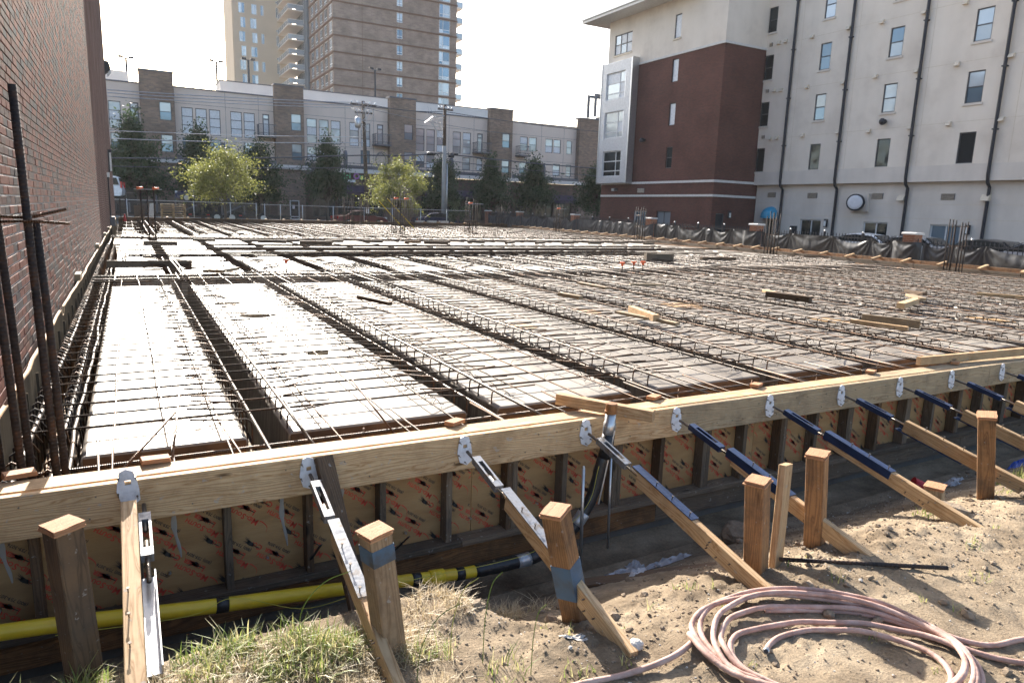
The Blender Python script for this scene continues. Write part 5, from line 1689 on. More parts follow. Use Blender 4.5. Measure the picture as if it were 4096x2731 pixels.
# ------------------------------------------------------------------ the deck: soffit, pan forms
MOD, PW = 1.524, 1.27
RIB = MOD - PW
def right_x(y):
    return 21.2 + 0.13 * y
def rear_y(x):
    return 44.8 + 0.115 * (x + 1.4)
so = MB()
so.add([(-1.5, -0.8, -0.5), (21.2, -0.8, -0.5), (27.5, 48.2, -0.5), (-1.5, 44.8, -0.5), (-1.5, -0.8, -0.53), (21.2, -0.8, -0.53), (27.5, 48.2, -0.53), (-1.5, 44.8, -0.53)], [(0, 1, 2, 3), (7, 6, 5, 4), (0, 4, 5, 1), (1, 5, 6, 2), (2, 6, 7, 3), (3, 7, 4, 0)])
struct(part('deck_soffit', so, M['soffit']))

def pan_profile(w, lift=0.0):
    p = [(-0.035, -0.5), (0.0, -0.03)]
    for k in range(1, 5):
        a = math.pi - k * math.pi / 8
        p.append((0.03 + 0.03 * math.cos(a), -0.03 + 0.03 * math.sin(a)))
    q = [(w - x, z) for x, z in p[::-1]]
    return [(x, z + lift) for x, z in p + q]

_pancache = {}
def pan_section(w, ln, kind):
    key = (round(w, 3), round(ln, 3), kind)
    if key in _pancache:
        return _pancache[key]
    mb = MB()
    r = random.Random(kind * 7 + int(w * 100))
    ny = 6
    for j in range(ny + 1):
        y = ln * j / ny
        lift = -0.004 + 0.005 * j / ny
        pr = pan_profile(w)
        for i, (x, z) in enumerate(pr):
            dz = 0
            if 5 <= i <= len(pr) - 6:
                dz = 0.0
            nose = 0.0
            mb.v.append((x, y, z + lift + dz))
    n = len(pan_profile(w))
    for j in range(ny):
        for i in range(n - 1):
            mb.f.append((j * n + i, j * n + i + 1, (j + 1) * n + i + 1, (j + 1) * n + i))
    mb.f.append(tuple(range(n))[::-1])
    mb.f.append(tuple(ny * n + i for i in range(n)))
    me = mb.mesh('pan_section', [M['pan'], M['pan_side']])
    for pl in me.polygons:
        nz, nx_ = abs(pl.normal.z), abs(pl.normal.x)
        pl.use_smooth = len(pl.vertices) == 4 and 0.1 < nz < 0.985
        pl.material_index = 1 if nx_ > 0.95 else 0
    _pancache[key] = me
    return me

def end_nose(w):
    """rounded front nose and rusty end plate"""
    a = MB()
    pr = pan_profile(w)
    n = len(pr)
    st = [(0.0, 0.0), (-0.008, -0.002), (-0.014, -0.008), (-0.016, -0.018)]
    for y, dz in st:
        for i, (x, z) in enumerate(pr):
            t = 1.0 if z > -0.06 else 0.0
            a.v.append((x, y, max(z + dz * t, -0.5)))
    for j in range(len(st) - 1):
        for i in range(n - 1):
            a.f.append((j * n + i + 1, j * n + i, (j + 1) * n + i, (j + 1) * n + i + 1))
    b = MB().box(0.012, w - 0.012, -0.018, -0.004, -0.5, -0.020)
    return a.mesh('pan_nose', M['pan'], False), b.mesh('end_plate', M['pan_end'])

PANX = [(-1.15, 0.9)] + [(k * MOD, PW) for k in range(17)]
BAYS = [('front', 0.0, 8.75), ('middle', 10.3, 23.8), ('rear', 25.6, 47.0)]
for bi, (bn, ya, yb) in enumerate(BAYS):
    for k, (x0, w) in enumerate(PANX):
        y0, y1 = ya, yb
        need = (x0 + w + 0.15 - 21.2) / 0.13
        y0 = max(y0, need)
        y1 = min(y1, rear_y(x0) - 0.35)
        if y1 - y0 < 1.5:
            continue
        t = thing('pan_form', '%s steel pan form from the brick wall in the %s bay of the deck' % (ORD[k], bn), 'pan form', (x0 + w / 2, y0, -0.5), 'pan forms of the %s bay' % bn)
        ns = max(1, round((y1 - y0) / (0.915 if bi == 0 else 1.83)))
        ln = (y1 - y0) / ns
        for s in range(ns):
            link('pan_section', pan_section(w, (ln - 0.009 if bi == 0 else ln + 0.03) if s < ns - 1 else ln, s % 3), t, Matrix.Translation((x0, y0 + s * ln, 0.0)) )
        if bi == 0:
            if ('nose', w) not in _pancache:
                _pancache['nose', w] = end_nose(w)
            a, b = _pancache['nose', w]
            link('pan_nose', a, t, Matrix.Translation((x0, y0, -0.004)))
            link('end_plate', b, t, Matrix.Translation((x0, y0, 0)))
    # plywood strip on the pan sections: dark patches of spilled form oil and loose felt
# patches of brown paper and tape left on the pans
pt = [(0.55, 4.9, 0.5, 0.10), (0.75, 2.35, 0.22, 0.07), (0.35, 6.2, 0.35, 0.08), (5.1, 4.0, 0.4, 0.2), (7.1, 4.1, 0.7, 0.25), (3.5, 3.1, 0.35, 0.12), (8.2, 2.2, 0.5, 0.2), (11.0, 1.4, 0.4, 0.25)]
for i, (x, y, w, d) in enumerate(pt):
    mb = MB()
    n = 14
    v = []
    for k in range(n):
        a = 2 * math.pi * k / n
        rr = random.uniform(0.7, 1.1)
        v.append((x + w * 0.5 * rr * math.cos(a), y + d * rr * math.sin(a) * 1.6, 0.0055))
    mb.add(v, [tuple(range(n))])
    tag(part('paper_scrap', mb, M['plywood'] if i > 2 else M['ply_dark']), ['long brown smear of sheet on the second pan, far part', 'small grey sheet scrap on the second pan, near part', 'faint brown sheet scrap near the far end of the second pan', 'dark sheet scrap on the fifth pan beside the two crossed boards', 'yellowed sheet scrap on the sixth pan of the front bay', 'brown sheet scrap on the fourth pan, near its left edge', 'yellowed sheet scrap on the seventh pan, close to the front form', 'yellow sheet scrap on the ninth pan, close to the front form'][i], 'scrap')

# ------------------------------------------------------------------ reinforcement of the front bay
def wavy(p0, p1, amp, n, seed, zamp=None):
    r = random.Random(seed)
    p0, p1 = Vector(p0), Vector(p1)
    d = (p1 - p0).normalized()
    s = d.cross(Vector((0, 0, 1)))
    pts = []
    o = h = 0.0
    for i in range(n + 1):
        o = o * 0.8 + r.uniform(-amp, amp)
        h = h * 0.6 + r.uniform(-1, 1) * (zamp if zamp is not None else amp * 0.5)
        pts.append(p0.lerp(p1, i / n) + s * o + Vector((0, 0, h)))
    return pts

def local_bar(name, pts, r, mat, parent, n=6):
    """bar whose mesh runs roughly along local X so that the rib relief follows it"""
    m = frame_x(pts[0], pts[-1])
    inv = m.inverted()
    return link(name, MB().tube([inv @ Vector(p) for p in pts], r, n).mesh(name, mat, True), parent, m)

def build_front_mat():
    t = thing('rebar_mat', 'tied mat of thin reinforcing bars and hooked ties over the front pans', 'rebar mat', (10, 4, 0.0))
    random.seed(21)
    # transverse bars
    y = 0.34
    ys = []
    while y < 8.7:
        ys.append(y)
        y += 0.305 + random.uniform(-0.03, 0.03)
    for i, y in enumerate(ys):
        x1 = right_x(y) - 0.25
        e = random.uniform(-0.03, 0.03)
        local_bar('transverse_bar', wavy((-1.44 + random.uniform(0, 0.05), y - e, 0.056), (x1, y + e, 0.056), 0.006, 36, 100 + i, 0.003), 0.0070, M['rebar_cross'], t, 6)
    # slab bars along the joists
    for k, (x0, w) in enumerate(PANX):
        if x0 + w > 21.4:
            continue
        for j, f in enumerate((0.17, 0.49, 0.81)):
            x = x0 + w * f + random.uniform(-0.03, 0.03)
            d = random.uniform(-0.03, 0.03)
            local_bar('slab_bar', wavy((x + d, -0.76 + random.uniform(0, 0.04), 0.070), (x - d, 9.0, 0.068), 0.005, 20, 300 + k * 5 + j, 0.002), 0.0064, M['rebar'] if random.random() < 0.7 else M['rebar_rust'], t, 6)
        # two heavy top bars over each rib
        xr = x0
        for j, (dx, z) in enumerate(((-RIB + 0.075, 0.035), (0.035, 0.088))):
            if k == 0:
                continue
            local_bar('joist_top_bar', wavy((xr + dx, -0.74, z), (xr + dx + random.uniform(-0.015, 0.015), 10.2, z), 0.003, 16, 600 + k * 3 + j, 0.001), 0.0115, M['rebar'], t, 8)
            local_bar('joist_bottom_bar', [(xr - RIB + 0.07 + j * 0.1, -0.6, -0.40), (xr - RIB + 0.07 + j * 0.1, 9.0, -0.40)], 0.0115, M['rebar_dark'], t, 6)
    # hooked ties: one with its tail to the right, one to the left
    def hook(side, var):
        r = random.Random(var * 3 + side)
        tail = 0.36 + r.uniform(-0.06, 0.04)
        lift = r.uniform(-0.01, 0.05)
        sw = r.uniform(-0.10, 0.06)
        s = side
        pts = [(0, 0, -0.42), (0, 0, 0.03)] + [(s * (0.045 - 0.045 * math.cos(a)), sw * 0.02, 0.055 + 0.045 * math.sin(a)) for a in (0.4, 0.9, 1.35)] + [(s * 0.12, sw * 0.25, 0.100 + lift * 0.2), (s * tail, sw, 0.098 + lift)]
        return MB().tube(pts, 0.0063, 5)
    hm = {(s, v): hook(s, v) for s in (-1, 1) for v in range(6)}
    hme = {k: v.mesh('hooked_tie', M['rebar_rust'] if k[1] % 3 == 0 else M['rebar_cross'], True) for k, v in hm.items()}
    rest = MB()
    cand = []
    for k in range(15):
        x0 = k * MOD
        if x0 > 21.0:
            break
        y = 0.12
        while y < 8.65:
            for s, x in ((1, x0 + 0.012), (-1, x0 - RIB + 0.048)):
                yy = y + random.uniform(-0.03, 0.03)
                cand.append((math.hypot(x + 0.8, yy + 4.4), s, x, yy, random.randrange(6)))
            y += 0.205
    cand.sort()
    for i, (d, s, x, yy, v) in enumerate(cand):
        z = -0.02 if s < 0 else 0.0
        if i < 300:
            link('hooked_tie', hme[s, v], t, Matrix.Translation((x, yy, z)) @ Matrix.Rotation(random.uniform(-0.12, 0.12), 4, 'Z'))
        else:
            a = random.uniform(-0.12, 0.12)
            c, sn = math.cos(a), math.sin(a)
            src = hm[s, v]
            rest.add([(p[0] * c - p[1] * sn + x, p[0] * sn + p[1] * c + yy, p[2] + z) for p in src.v], src.f)
    stuff(part('hooked_tie', rest, M['rebar_cross'], t, True))
    # wire chairs under the bars, tie wires
    ch = MB()
    for k, (x0, w) in enumerate(PANX[:11]):
        for side in (0, 1):
            y = 0.18
            x = x0 + (0.2 if side == 0 else w - 0.17)
            if k == 0 and side == 0:
                continue
            while y < (8.6 if k < 7 else 5):
                if random.random() < 0.86:
                    xx = x + random.uniform(-0.03, 0.03)
                    h = 0.05
                    for s in (-1, 1):
                        ch.tube([(xx + s * 0.055, y - 0.02, 0.012), (xx + s * 0.035, y, 0.006), (xx + s * 0.014, y, h * 0.75), (xx, y, h)], 0.0032, 4)
                    ch.tube([(xx, y, h), (xx, y + 0.09, h)], 0.003, 3)
                y += random.choice((0.16, 0.2, 0.26))
    stuff(part('wire_chair', ch, M['wire'], t))
    tw = MB()
    for k, (x0, w) in enumerate(PANX[:8]):
        for f in (0.17, 0.49, 0.81):
            for y in ys[::2]:
                x = x0 + w * f
                for q in range(2):
                    e = Vector((random.uniform(-0.05, 0.05), random.uniform(-0.05, 0.05), random.uniform(0.0, 0.06)))
                    p = Vector((x, y, 0.075))
                    tw.tube([p, p + e * 0.5 + Vector((0, 0, 0.02)), p + e], 0.0011, 3, caps=False)
    stuff(part('tie_wire', tw, M['wire'], t))
build_front_mat()

def build_front_beam():
    t = thing('beam_cage', 'reinforcing bars of the front edge beam just inside the near form', 'beam cage', (5, -0.4, -0.5))
    random.seed(5)
    for y, z, r in ((-0.14, -0.035, 0.0105), (-0.47, -0.055, 0.0105), (-0.68, 0.02, 0.009), (-0.2, -0.42, 0.012), (-0.5, -0.42, 0.012)):
        x = -1.45
        k = 0
        local_bar('edge_bar', wavy((x, y, z), (14, y + 0.02, z), 0.004, 24, int(900 + y * 100), 0.002), r, M['rebar'], t, 7)
    for k in range(34):
        x = -1.3 + k * 0.30 + random.uniform(-0.04, 0.04)
        pts = [(x, -0.12, -0.44), (x, -0.14, 0.0), (x, -0.2, 0.03), (x + 0.01, -0.70, 0.035), (x, -0.72, -0.02), (x, -0.70, -0.44)]
        if k % 3 == 0:
            local_bar('stirrup', [(x, -0.13, -0.45), (x, -0.13, 0.0)], 0.0063, M['rebar_rust'], t, 5)
    # short starter bars poking over the edge
    for i, (x, y0, z0, y1, z1, dx) in enumerate([(-1.05, -0.1, 0.16, -0.76, 0.02, 0.02), (-0.62, -0.02, 0.33, -0.72, 0.05, -0.1), (-0.66, -0.25, 0.27, -0.74, 0.04, -0.36), (-0.05, 0.1, 0.27, -0.7, 0.04, 0.10), (-0.4, 0.15, 0.08, -0.74, 0.03, 0.08), (0.45, 0.12, 0.28, -0.5, 0.03, 0.12), (0.7, 0.05, 0.06, -0.76, 0.03, 0.05), (1.3, 0.0, 0.05, -0.76, 0.04, 0.04), (1.95, 0.06, 0.06, -0.76, 0.04, 0.03), (2.75, 0.05, 0.06, -0.76, 0.04, 0.03), (3.4, 0.05, 0.07, -0.76, 0.04, 0.02), (4.3, 0.05, 0.06, -0.76, 0.04, 0.03), (5.0, 0.05, 0.06, -0.76, 0.04, 0.02), (5.8, 0.05, 0.06, -0.76, 0.04, 0.02), (6.6, 0.05, 0.06, -0.76, 0.04, 0.02), (7.5, 0.05, 0.06, -0.76, 0.04, 0.02)]):
        local_bar('starter_bar', [(x, y0, z0), (x + dx, y1, z1)], 0.0072, M['rebar_rust'] if i % 3 else M['rebar'], t, 6)
build_front_beam()

def build_wall_beam():
    t = thing('beam_cage', 'heavy bars and closely spaced stirrups in the trench beside the brick wall', 'beam cage', (-1.35, 4, -0.5))
    random.seed(6)
    for j, (x, z, r) in enumerate(((-1.42, 0.015, 0.016), (-1.26, -0.015, 0.018), (-1.215, -0.06, 0.014), (-1.30, -0.11, 0.014), (-1.23, -0.2, 0.014), (-1.34, -0.3, 0.014), (-1.25, -0.38, 0.016), (-1.4, -0.4, 0.016))):
        local_bar('main_bar', wavy((x, -0.72, z), (x, 24.0 if j < 2 else 14.0, z), 0.010 if j > 1 else 0.003, 60, 40 + j, 0.004), r, M['rebar'], t, 8)
    m = {}
    for v in range(4):
        pts = [(-1.47, 0, -0.43), (-1.475, 0, -0.02)] + [(-1.445 + 0.03 * math.cos(a), 0, 0.03 + 0.03 * math.sin(a)) for a in (math.pi * 0.9, math.pi * 0.5, math.pi * 0.12)] + [(-1.38, 0.05 + 0.01 * v, -0.06)]
        mb = MB().tube(pts, 0.0068, 5)
        pts = [(-1.30, 0.02, -0.43), (-1.305, 0.02, -0.03)] + [(-1.275 + 0.03 * math.cos(a), 0.02, 0.01 + 0.032 * math.sin(a)) for a in (math.pi * 0.9, math.pi * 0.5, math.pi * 0.1)] + [(-1.235, 0.03, -0.08), (-1.22 + 0.01 * v, 0.05, -0.4)]
        mb.tube(pts, 0.0068, 5)
        m[v] = mb.mesh('stirrup', M['rebar_rust'] if v % 2 else M['rebar_dark'], True)
    y = -0.6
    while y < 20:
        link('stirrup', m[random.randrange(4)], t, Matrix.Translation((0, y, 0)))
        y += 0.15 + random.uniform(-0.03, 0.03)
build_wall_beam()

def build_cross_beam(ya, yb, label, x1, step, seed, zt=0.05):
    t = thing('beam_cage', label, 'beam cage', ((x1 - 1.4) / 2, (ya + yb) / 2, -0.5))
    random.seed(seed)
    n = 5
    for k in range(n):
        y = ya + 0.12 + (yb - ya - 0.24) * k / (n - 1)
        local_bar('main_bar', wavy((-1.45, y, zt + 0.01 * (k % 2)), (x1, y, zt + 0.01 * (k % 2)), 0.004, 24, seed + k, 0.002), 0.016, M['rebar'] if k % 2 else M['rebar_cross'], t, 7)
        if k in (0, n - 1):
            local_bar('main_bar', [(-1.45, y, -0.4), (x1, y, -0.4)], 0.016, M['rebar_dark'], t, 6)
    y0, y1 = ya + 0.09, yb - 0.09
    mb = MB()
    c = 0.04
    mb.tube([(0, y0, -0.4), (0, y0, zt), (0, y0 + 0.02, zt + 0.028), (0, y0 + 0.06, zt + 0.038), (0, y1 - 0.06, zt + 0.038), (0, y1 - 0.02, zt + 0.028), (0, y1, zt), (0, y1, -0.4), (0, y0, -0.41)], 0.008, 5)
    me = mb.mesh('stirrup', M['rebar'], True)
    x = -1.1
    while x < x1 - 0.2:
        link('stirrup', me, t, Matrix.Translation((x, 0, 0)) @ Matrix.Rotation(random.uniform(-0.05, 0.05), 4, 'Y'))
        x += step * random.uniform(0.85, 1.15)
build_cross_beam(8.85, 10.2, 'beam cage crossing the deck behind the front bay', 21.5, 0.36, 70)
build_cross_beam(23.9, 25.5, 'beam cage crossing the deck in front of the rear bay', 23.5, 0.5, 90)

def build_bay_mat(label, ya, yb, dy, hooks, longs, seed, cut=None, slab=True, hook_to=None):
    t = thing('rebar_mat', label, 'rebar mat', (10, (ya + yb) / 2, 0))
    random.seed(seed)
    if slab:
        y = ya + 0.2
        i = 0
        while y < yb:
            xe = right_x(y) - 0.3
            if y < rear_y(0) - 0.4:
                local_bar('transverse_bar', wavy((-1.3, y, 0.06), (xe, y, 0.06), 0.01, 24, seed + i, 0.005), 0.0085, M['rebar_cross'], t, 4)
            y += dy
            i += 1
    for k, (x0, w) in enumerate(PANX):
        y0 = max(ya, (x0 + w + 0.2 - 21.2) / 0.13)
        y1 = min(yb, rear_y(x0) - 0.35)
        if y1 - y0 < 1.5:
            continue
        if longs:
            for f in (0.2, 0.5, 0.8):
                local_bar('slab_bar', wavy((x0 + w * f, y0, 0.075), (x0 + w * f, y1, 0.075), 0.006, 14, seed + k * 9, 0.003), 0.0085, M['rebar_thin'], t, 4)
        if k:
            for dx, z in ((-RIB + 0.075, 0.05), (0.035, 0.09)):
                ye = hook_to if hook_to else y1
                local_bar('joist_top_bar', wavy((x0 + dx, y0 - 0.5, z), (x0 + dx, ye, z), 0.003, 10, seed + k * 11, 0.001), 0.0125, M['rebar'], t, 6)
    rest = MB()
    hk = {}
    for s in (-1, 1):
        for v in range(4):
            tail = 0.3 + 0.05 * v
            hk[s, v] = MB().tube([(0, 0, -0.4), (0, 0, 0.05), (s * 0.02, 0, 0.09), (s * 0.06, 0, 0.108), (s * tail, 0.02 * v - 0.03, 0.115 + 0.01 * v)], 0.008, 4)
    for k, (x0, w) in enumerate(PANX[1:]):
        y0 = max(ya, (x0 + w + 0.2 - 21.2) / 0.13)
        y1 = min(yb, rear_y(x0) - 0.35)
        if hook_to:
            y1 = min(y1, hook_to)
        y = y0 + 0.1
        while y < y1:
            for s, x in ((1, x0 + 0.012), (-1, x0 - RIB + 0.048)):
                src = hk[s, random.randrange(4)]
                yy = y + random.uniform(-0.04, 0.04)
                rest.add([(p[0] + x, p[1] + yy, p[2]) for p in src.v], src.f)
            y += hooks
    stuff(part('hooked_tie', rest, M['rebar_cross'], t))
build_bay_mat('hooked joist ties standing in the ribs of the middle bay', 10.4, 23.6, 1, 0.22, False, 500, slab=False, hook_to=14.4)
build_bay_mat('dense rebar mat over the rear bay of the deck', 25.7, 46.6, 0.42, 0.42, True, 700)

# heavy loose bars lying across the middle bay
random.seed(31)
bundles = [('nearest', 14.15, [(-0.95, 9.0), (-0.9, 15.5), (2.5, 12.5), (0.2, 14.0), (-0.9, 11.0), (4.0, 18.0), (1.0, 13.0)]), ('second nearest', 15.35, [(-0.9, 13.5), (1.2, 16.0), (5.5, 20.5), (2.0, 15.0)]),
           ('middle', 16.5, [(-1.0, 14.8), (3.0, 19.5), (-0.5, 17.5), (6.0, 21.0), (1.0, 16.0), (2.2, 18.0)]), ('second farthest', 17.6, [(-1.1, 16.5), (4.5, 21.5), (0.5, 17.0)]), ('farthest', 18.6, [(-1.2, 15.0), (3.0, 20.0), (-1.3, 18.5), (1.0, 19.0)])]
for bn, yb_, bars in bundles:
    for i, (x0, x1) in enumerate(bars):
        z = 0.10 + 0.036 * (i // 3)
        y = yb_ + 0.05 * (i % 3) + 0.02 * (i // 3) + random.uniform(-0.015, 0.015)
        pts = wavy((x0, y, z), (x1, y + random.uniform(-0.10, 0.10), z + 0.005), 0.006, 10, 50 + i + int(yb_ * 7), 0.002)
        if (bn, i) in (('nearest', 0), ('nearest', 1), ('second nearest', 0), ('middle', 0)):
            a = pts[0]
            pts = [a + Vector((-0.05, -0.75, -0.03)), a + Vector((-0.07, -0.35, 0.0)), a + Vector((-0.02, -0.07, 0))] + pts
        o = local_bar('loose_rebar', pts, 0.018, M['rebar_cross'], None, 6)
        tag(o, '%s heavy bar of the %s bundle lying across the middle bay' % (ORD[i], bn), 'rebar', 'heavy bars lying across the middle bay')
for pts, lab in [([(1.08, 13.3, 0.12), (0.72, 10.2, 0.12), (0.74, 9.75, 0.12), (1.0, 9.55, 0.13), (2.9, 9.5, 0.15)], 'long bar bent at a right angle lying by the white board stack'),
                 ([(1.45, 9.92, 0.15), (2.22, 12.2, 0.13)], 'short dark bar on the third pan, left of the orange cap'),
                 ([(1.6, 9.95, 0.16), (2.35, 12.1, 0.14)], 'short dark bar nearest the orange cap on the third pan'),
                 ([(0.02, 12.6, 0.16), (-0.12, 11.8, 0.2), (-0.08, 10.4, 0.17), (-0.05, 8.3, 0.10)], 'pale bent bar draped over the first rib at the cross beam'),
                 ([(0.08, 12.6, 0.16), (-0.05, 11.8, 0.21), (-0.02, 10.4, 0.18), (0.02, 8.2, 0.10)], 'second pale bent bar draped beside the first rib'),
                 ([(2.75, 12.8, 0.12), (3.0, 10.4, 0.17), (3.04, 9.6, 0.17), (3.12, 5.9, 0.11)], 'long pale bar lying along the second rib over the beam'),
                 ([(5.6, 9.6, 0.15), (6.9, 11.4, 0.14), (7.1, 11.5, 0.14)], 'dark bar lying diagonally on the sixth pan behind the beam'),
                 ([(8.6, 10.0, 0.14), (11.6, 11.2, 0.14)], 'dark bar lying diagonally left of the orange capped stubs'),
                 ([(11.5, 9.0, 0.14), (14.5, 9.9, 0.14)], 'dark bar lying diagonally right of the orange capped stubs')]:
    o = local_bar('loose_rebar', pts, 0.014, M['rebar'], None, 6)
    tag(o, lab, 'rebar')

# ------------------------------------------------------------------ column starter bars
def column_bars(x, y, h, w, nside, label, caps=0, r=0.02, ties=(0.2, 0.8, 1.4)):
    t = thing('column_bars', label, 'column bars', (x, y, 0.0), 'column starter bars standing in the deck')
    pos = []
    for i in range(nside):
        for j in range(nside):
            if i in (0, nside - 1) or j in (0, nside - 1):
                pos.append((x - w / 2 + w * i / (nside - 1), y - w / 2 + w * j / (nside - 1)))
    for i, (a, b) in enumerate(pos):
        hh = h * random.uniform(0.9, 1.05)
        local_bar('vertical_bar', [(a, b, -0.45), (a + random.uniform(-0.03, 0.03), b, hh)], r, M['rebar_dark'], t, 6)
    for z in ties:
        if z < h:
            q = w / 2 + r
            part('tie_hoop', MB().tube([(x - q, y - q, z), (x + q, y - q, z + 0.01), (x + q, y + q, z), (x - q, y + q, z)], 0.007, 5, True), M['rebar_rust'], t)
    for c in range(caps):
        a, b = pos[(c * 3) % len(pos)]
        p = part('safety_cap', MB().tube([(a - 0.12 + 0.3 * c, b - 0.2, h * 0.88), (a + 0.1 + 0.3 * c, b - 0.2, h * 0.88 + 0.02)], [0.05, 0.03], 8), M['orange'], t, True)
    if caps:
        part('tie_stick', MB().tube([(x - w, y - w / 2 - 0.03, h * 0.86), (x + w * 1.2, y - w / 2 - 0.03, h * 0.87)], 0.012, 5), M['galv'], t)
cols_ = [(-0.2, 24.8, 2.05, 0.42, 3, 'cluster of column bars nearest the far part of the brick wall', 2), (-1.1, 43.5, 1.5, 0.3, 2, 'short thin column bars at the far end of the brick wall', 0),
         (10.6, 36.8, 2.0, 0.5, 3, 'column bars rising left of the brown utility pole', 0), (14.2, 45.5, 1.9, 0.5, 3, 'column bars at the rear edge beside the brown utility pole', 0), (11.3, 30.0, 2.1, 0.5, 3, 'dense column bars with orange caps below the right yellow tree', 2),
         (15.0, 38.4, 1.95, 0.5, 3, 'column bars just right of the dense orange capped cluster', 0), (16.0, 31.2, 2.0, 0.5, 3, 'column bars with an orange cap in front of the far corner', 1), (25.6, 46.0, 1.8, 0.45, 3, 'column bars at the far right corner of the deck', 0),
         (25.3, 36.8, 1.9, 0.4, 3, 'column bars at the right edge by the third farthest brick pier', 1), (24.2, 26.5, 1.85, 0.4, 3, 'column bars at the right edge by the fourth farthest brick pier', 0), (22.95, 16.2, 1.7, 0.36, 3, 'column bars at the right edge below the blue dome awning', 0), (21.75, 8.0, 1.55, 0.36, 3, 'column bars at the right edge nearest the camera', 0)]
random.seed(77)
for a in cols_:
    column_bars(*a)
# yellow sticks leaning in the dense cluster
tag(part('bracing_stick', MB().tube([(10.8, 31.6, 1.7), (12.2, 31.4, 0.2)], 0.02, 5), M['sign_yellow']), 'yellow stick leaning left in the dense column bars', 'stick')
tag(part('bracing_stick', MB().tube([(12.6, 35.6, 1.9), (14.2, 35.4, 0.2)], 0.02, 5), M['sign_yellow']), 'yellow stick leaning right of the dense column bars', 'stick')
# the close cluster at the lower left
t = thing('column_bars', 'thick dark column bars close to the camera at the left edge', 'column bars', (-1.3, -0.3, -0.45), 'column starter bars standing in the deck')
for i, (x, y, x2, h) in enumerate([(-1.225, -0.36, -1.262, 1.95), (-1.19, -0.33, -1.222, 1.32), (-1.365, -0.36, -1.425, 1.9), (-1.335, -0.28, -1.395, 1.7), (-1.46, -0.3, -1.51, 1.2), (-1.455, -0.55, -1.49, 1.4)]):
    local_bar('vertical_bar', [(x, y, -0.45), ((x * 0.5 + x2 * 0.5), y, 0.8), (x2, y, h)], 0.0185, M['rebar_dark'], t, 10)
local_bar('tie_bar', [(-1.50, -0.33, 1.345), (-1.25, -0.34, 1.34), (-1.09, -0.34, 1.385)], 0.0075, M['rebar_rust'], t, 6)
local_bar('tie_bar', [(-1.48, -0.39, 1.315), (-1.24, -0.385, 1.325), (-1.08, -0.38, 1.315)], 0.0075, M['rebar_rust'], t, 6)
tw = MB()
for k in range(14):
    p = Vector((-1.24, -0.37, 1.335)) + Vector((random.uniform(-0.03, 0.03), random.uniform(-0.03, 0.03), random.uniform(-0.02, 0.02)))
    q = p + Vector((random.uniform(-0.05, 0.07), random.uniform(-0.03, 0.03), random.uniform(-0.11, 0.03)))
    tw.tube([p, (p + q) / 2 + Vector((0.01, 0, 0.015)), q], 0.0014, 3)
part('tie_wire', tw, M['rebar_rust'], t)

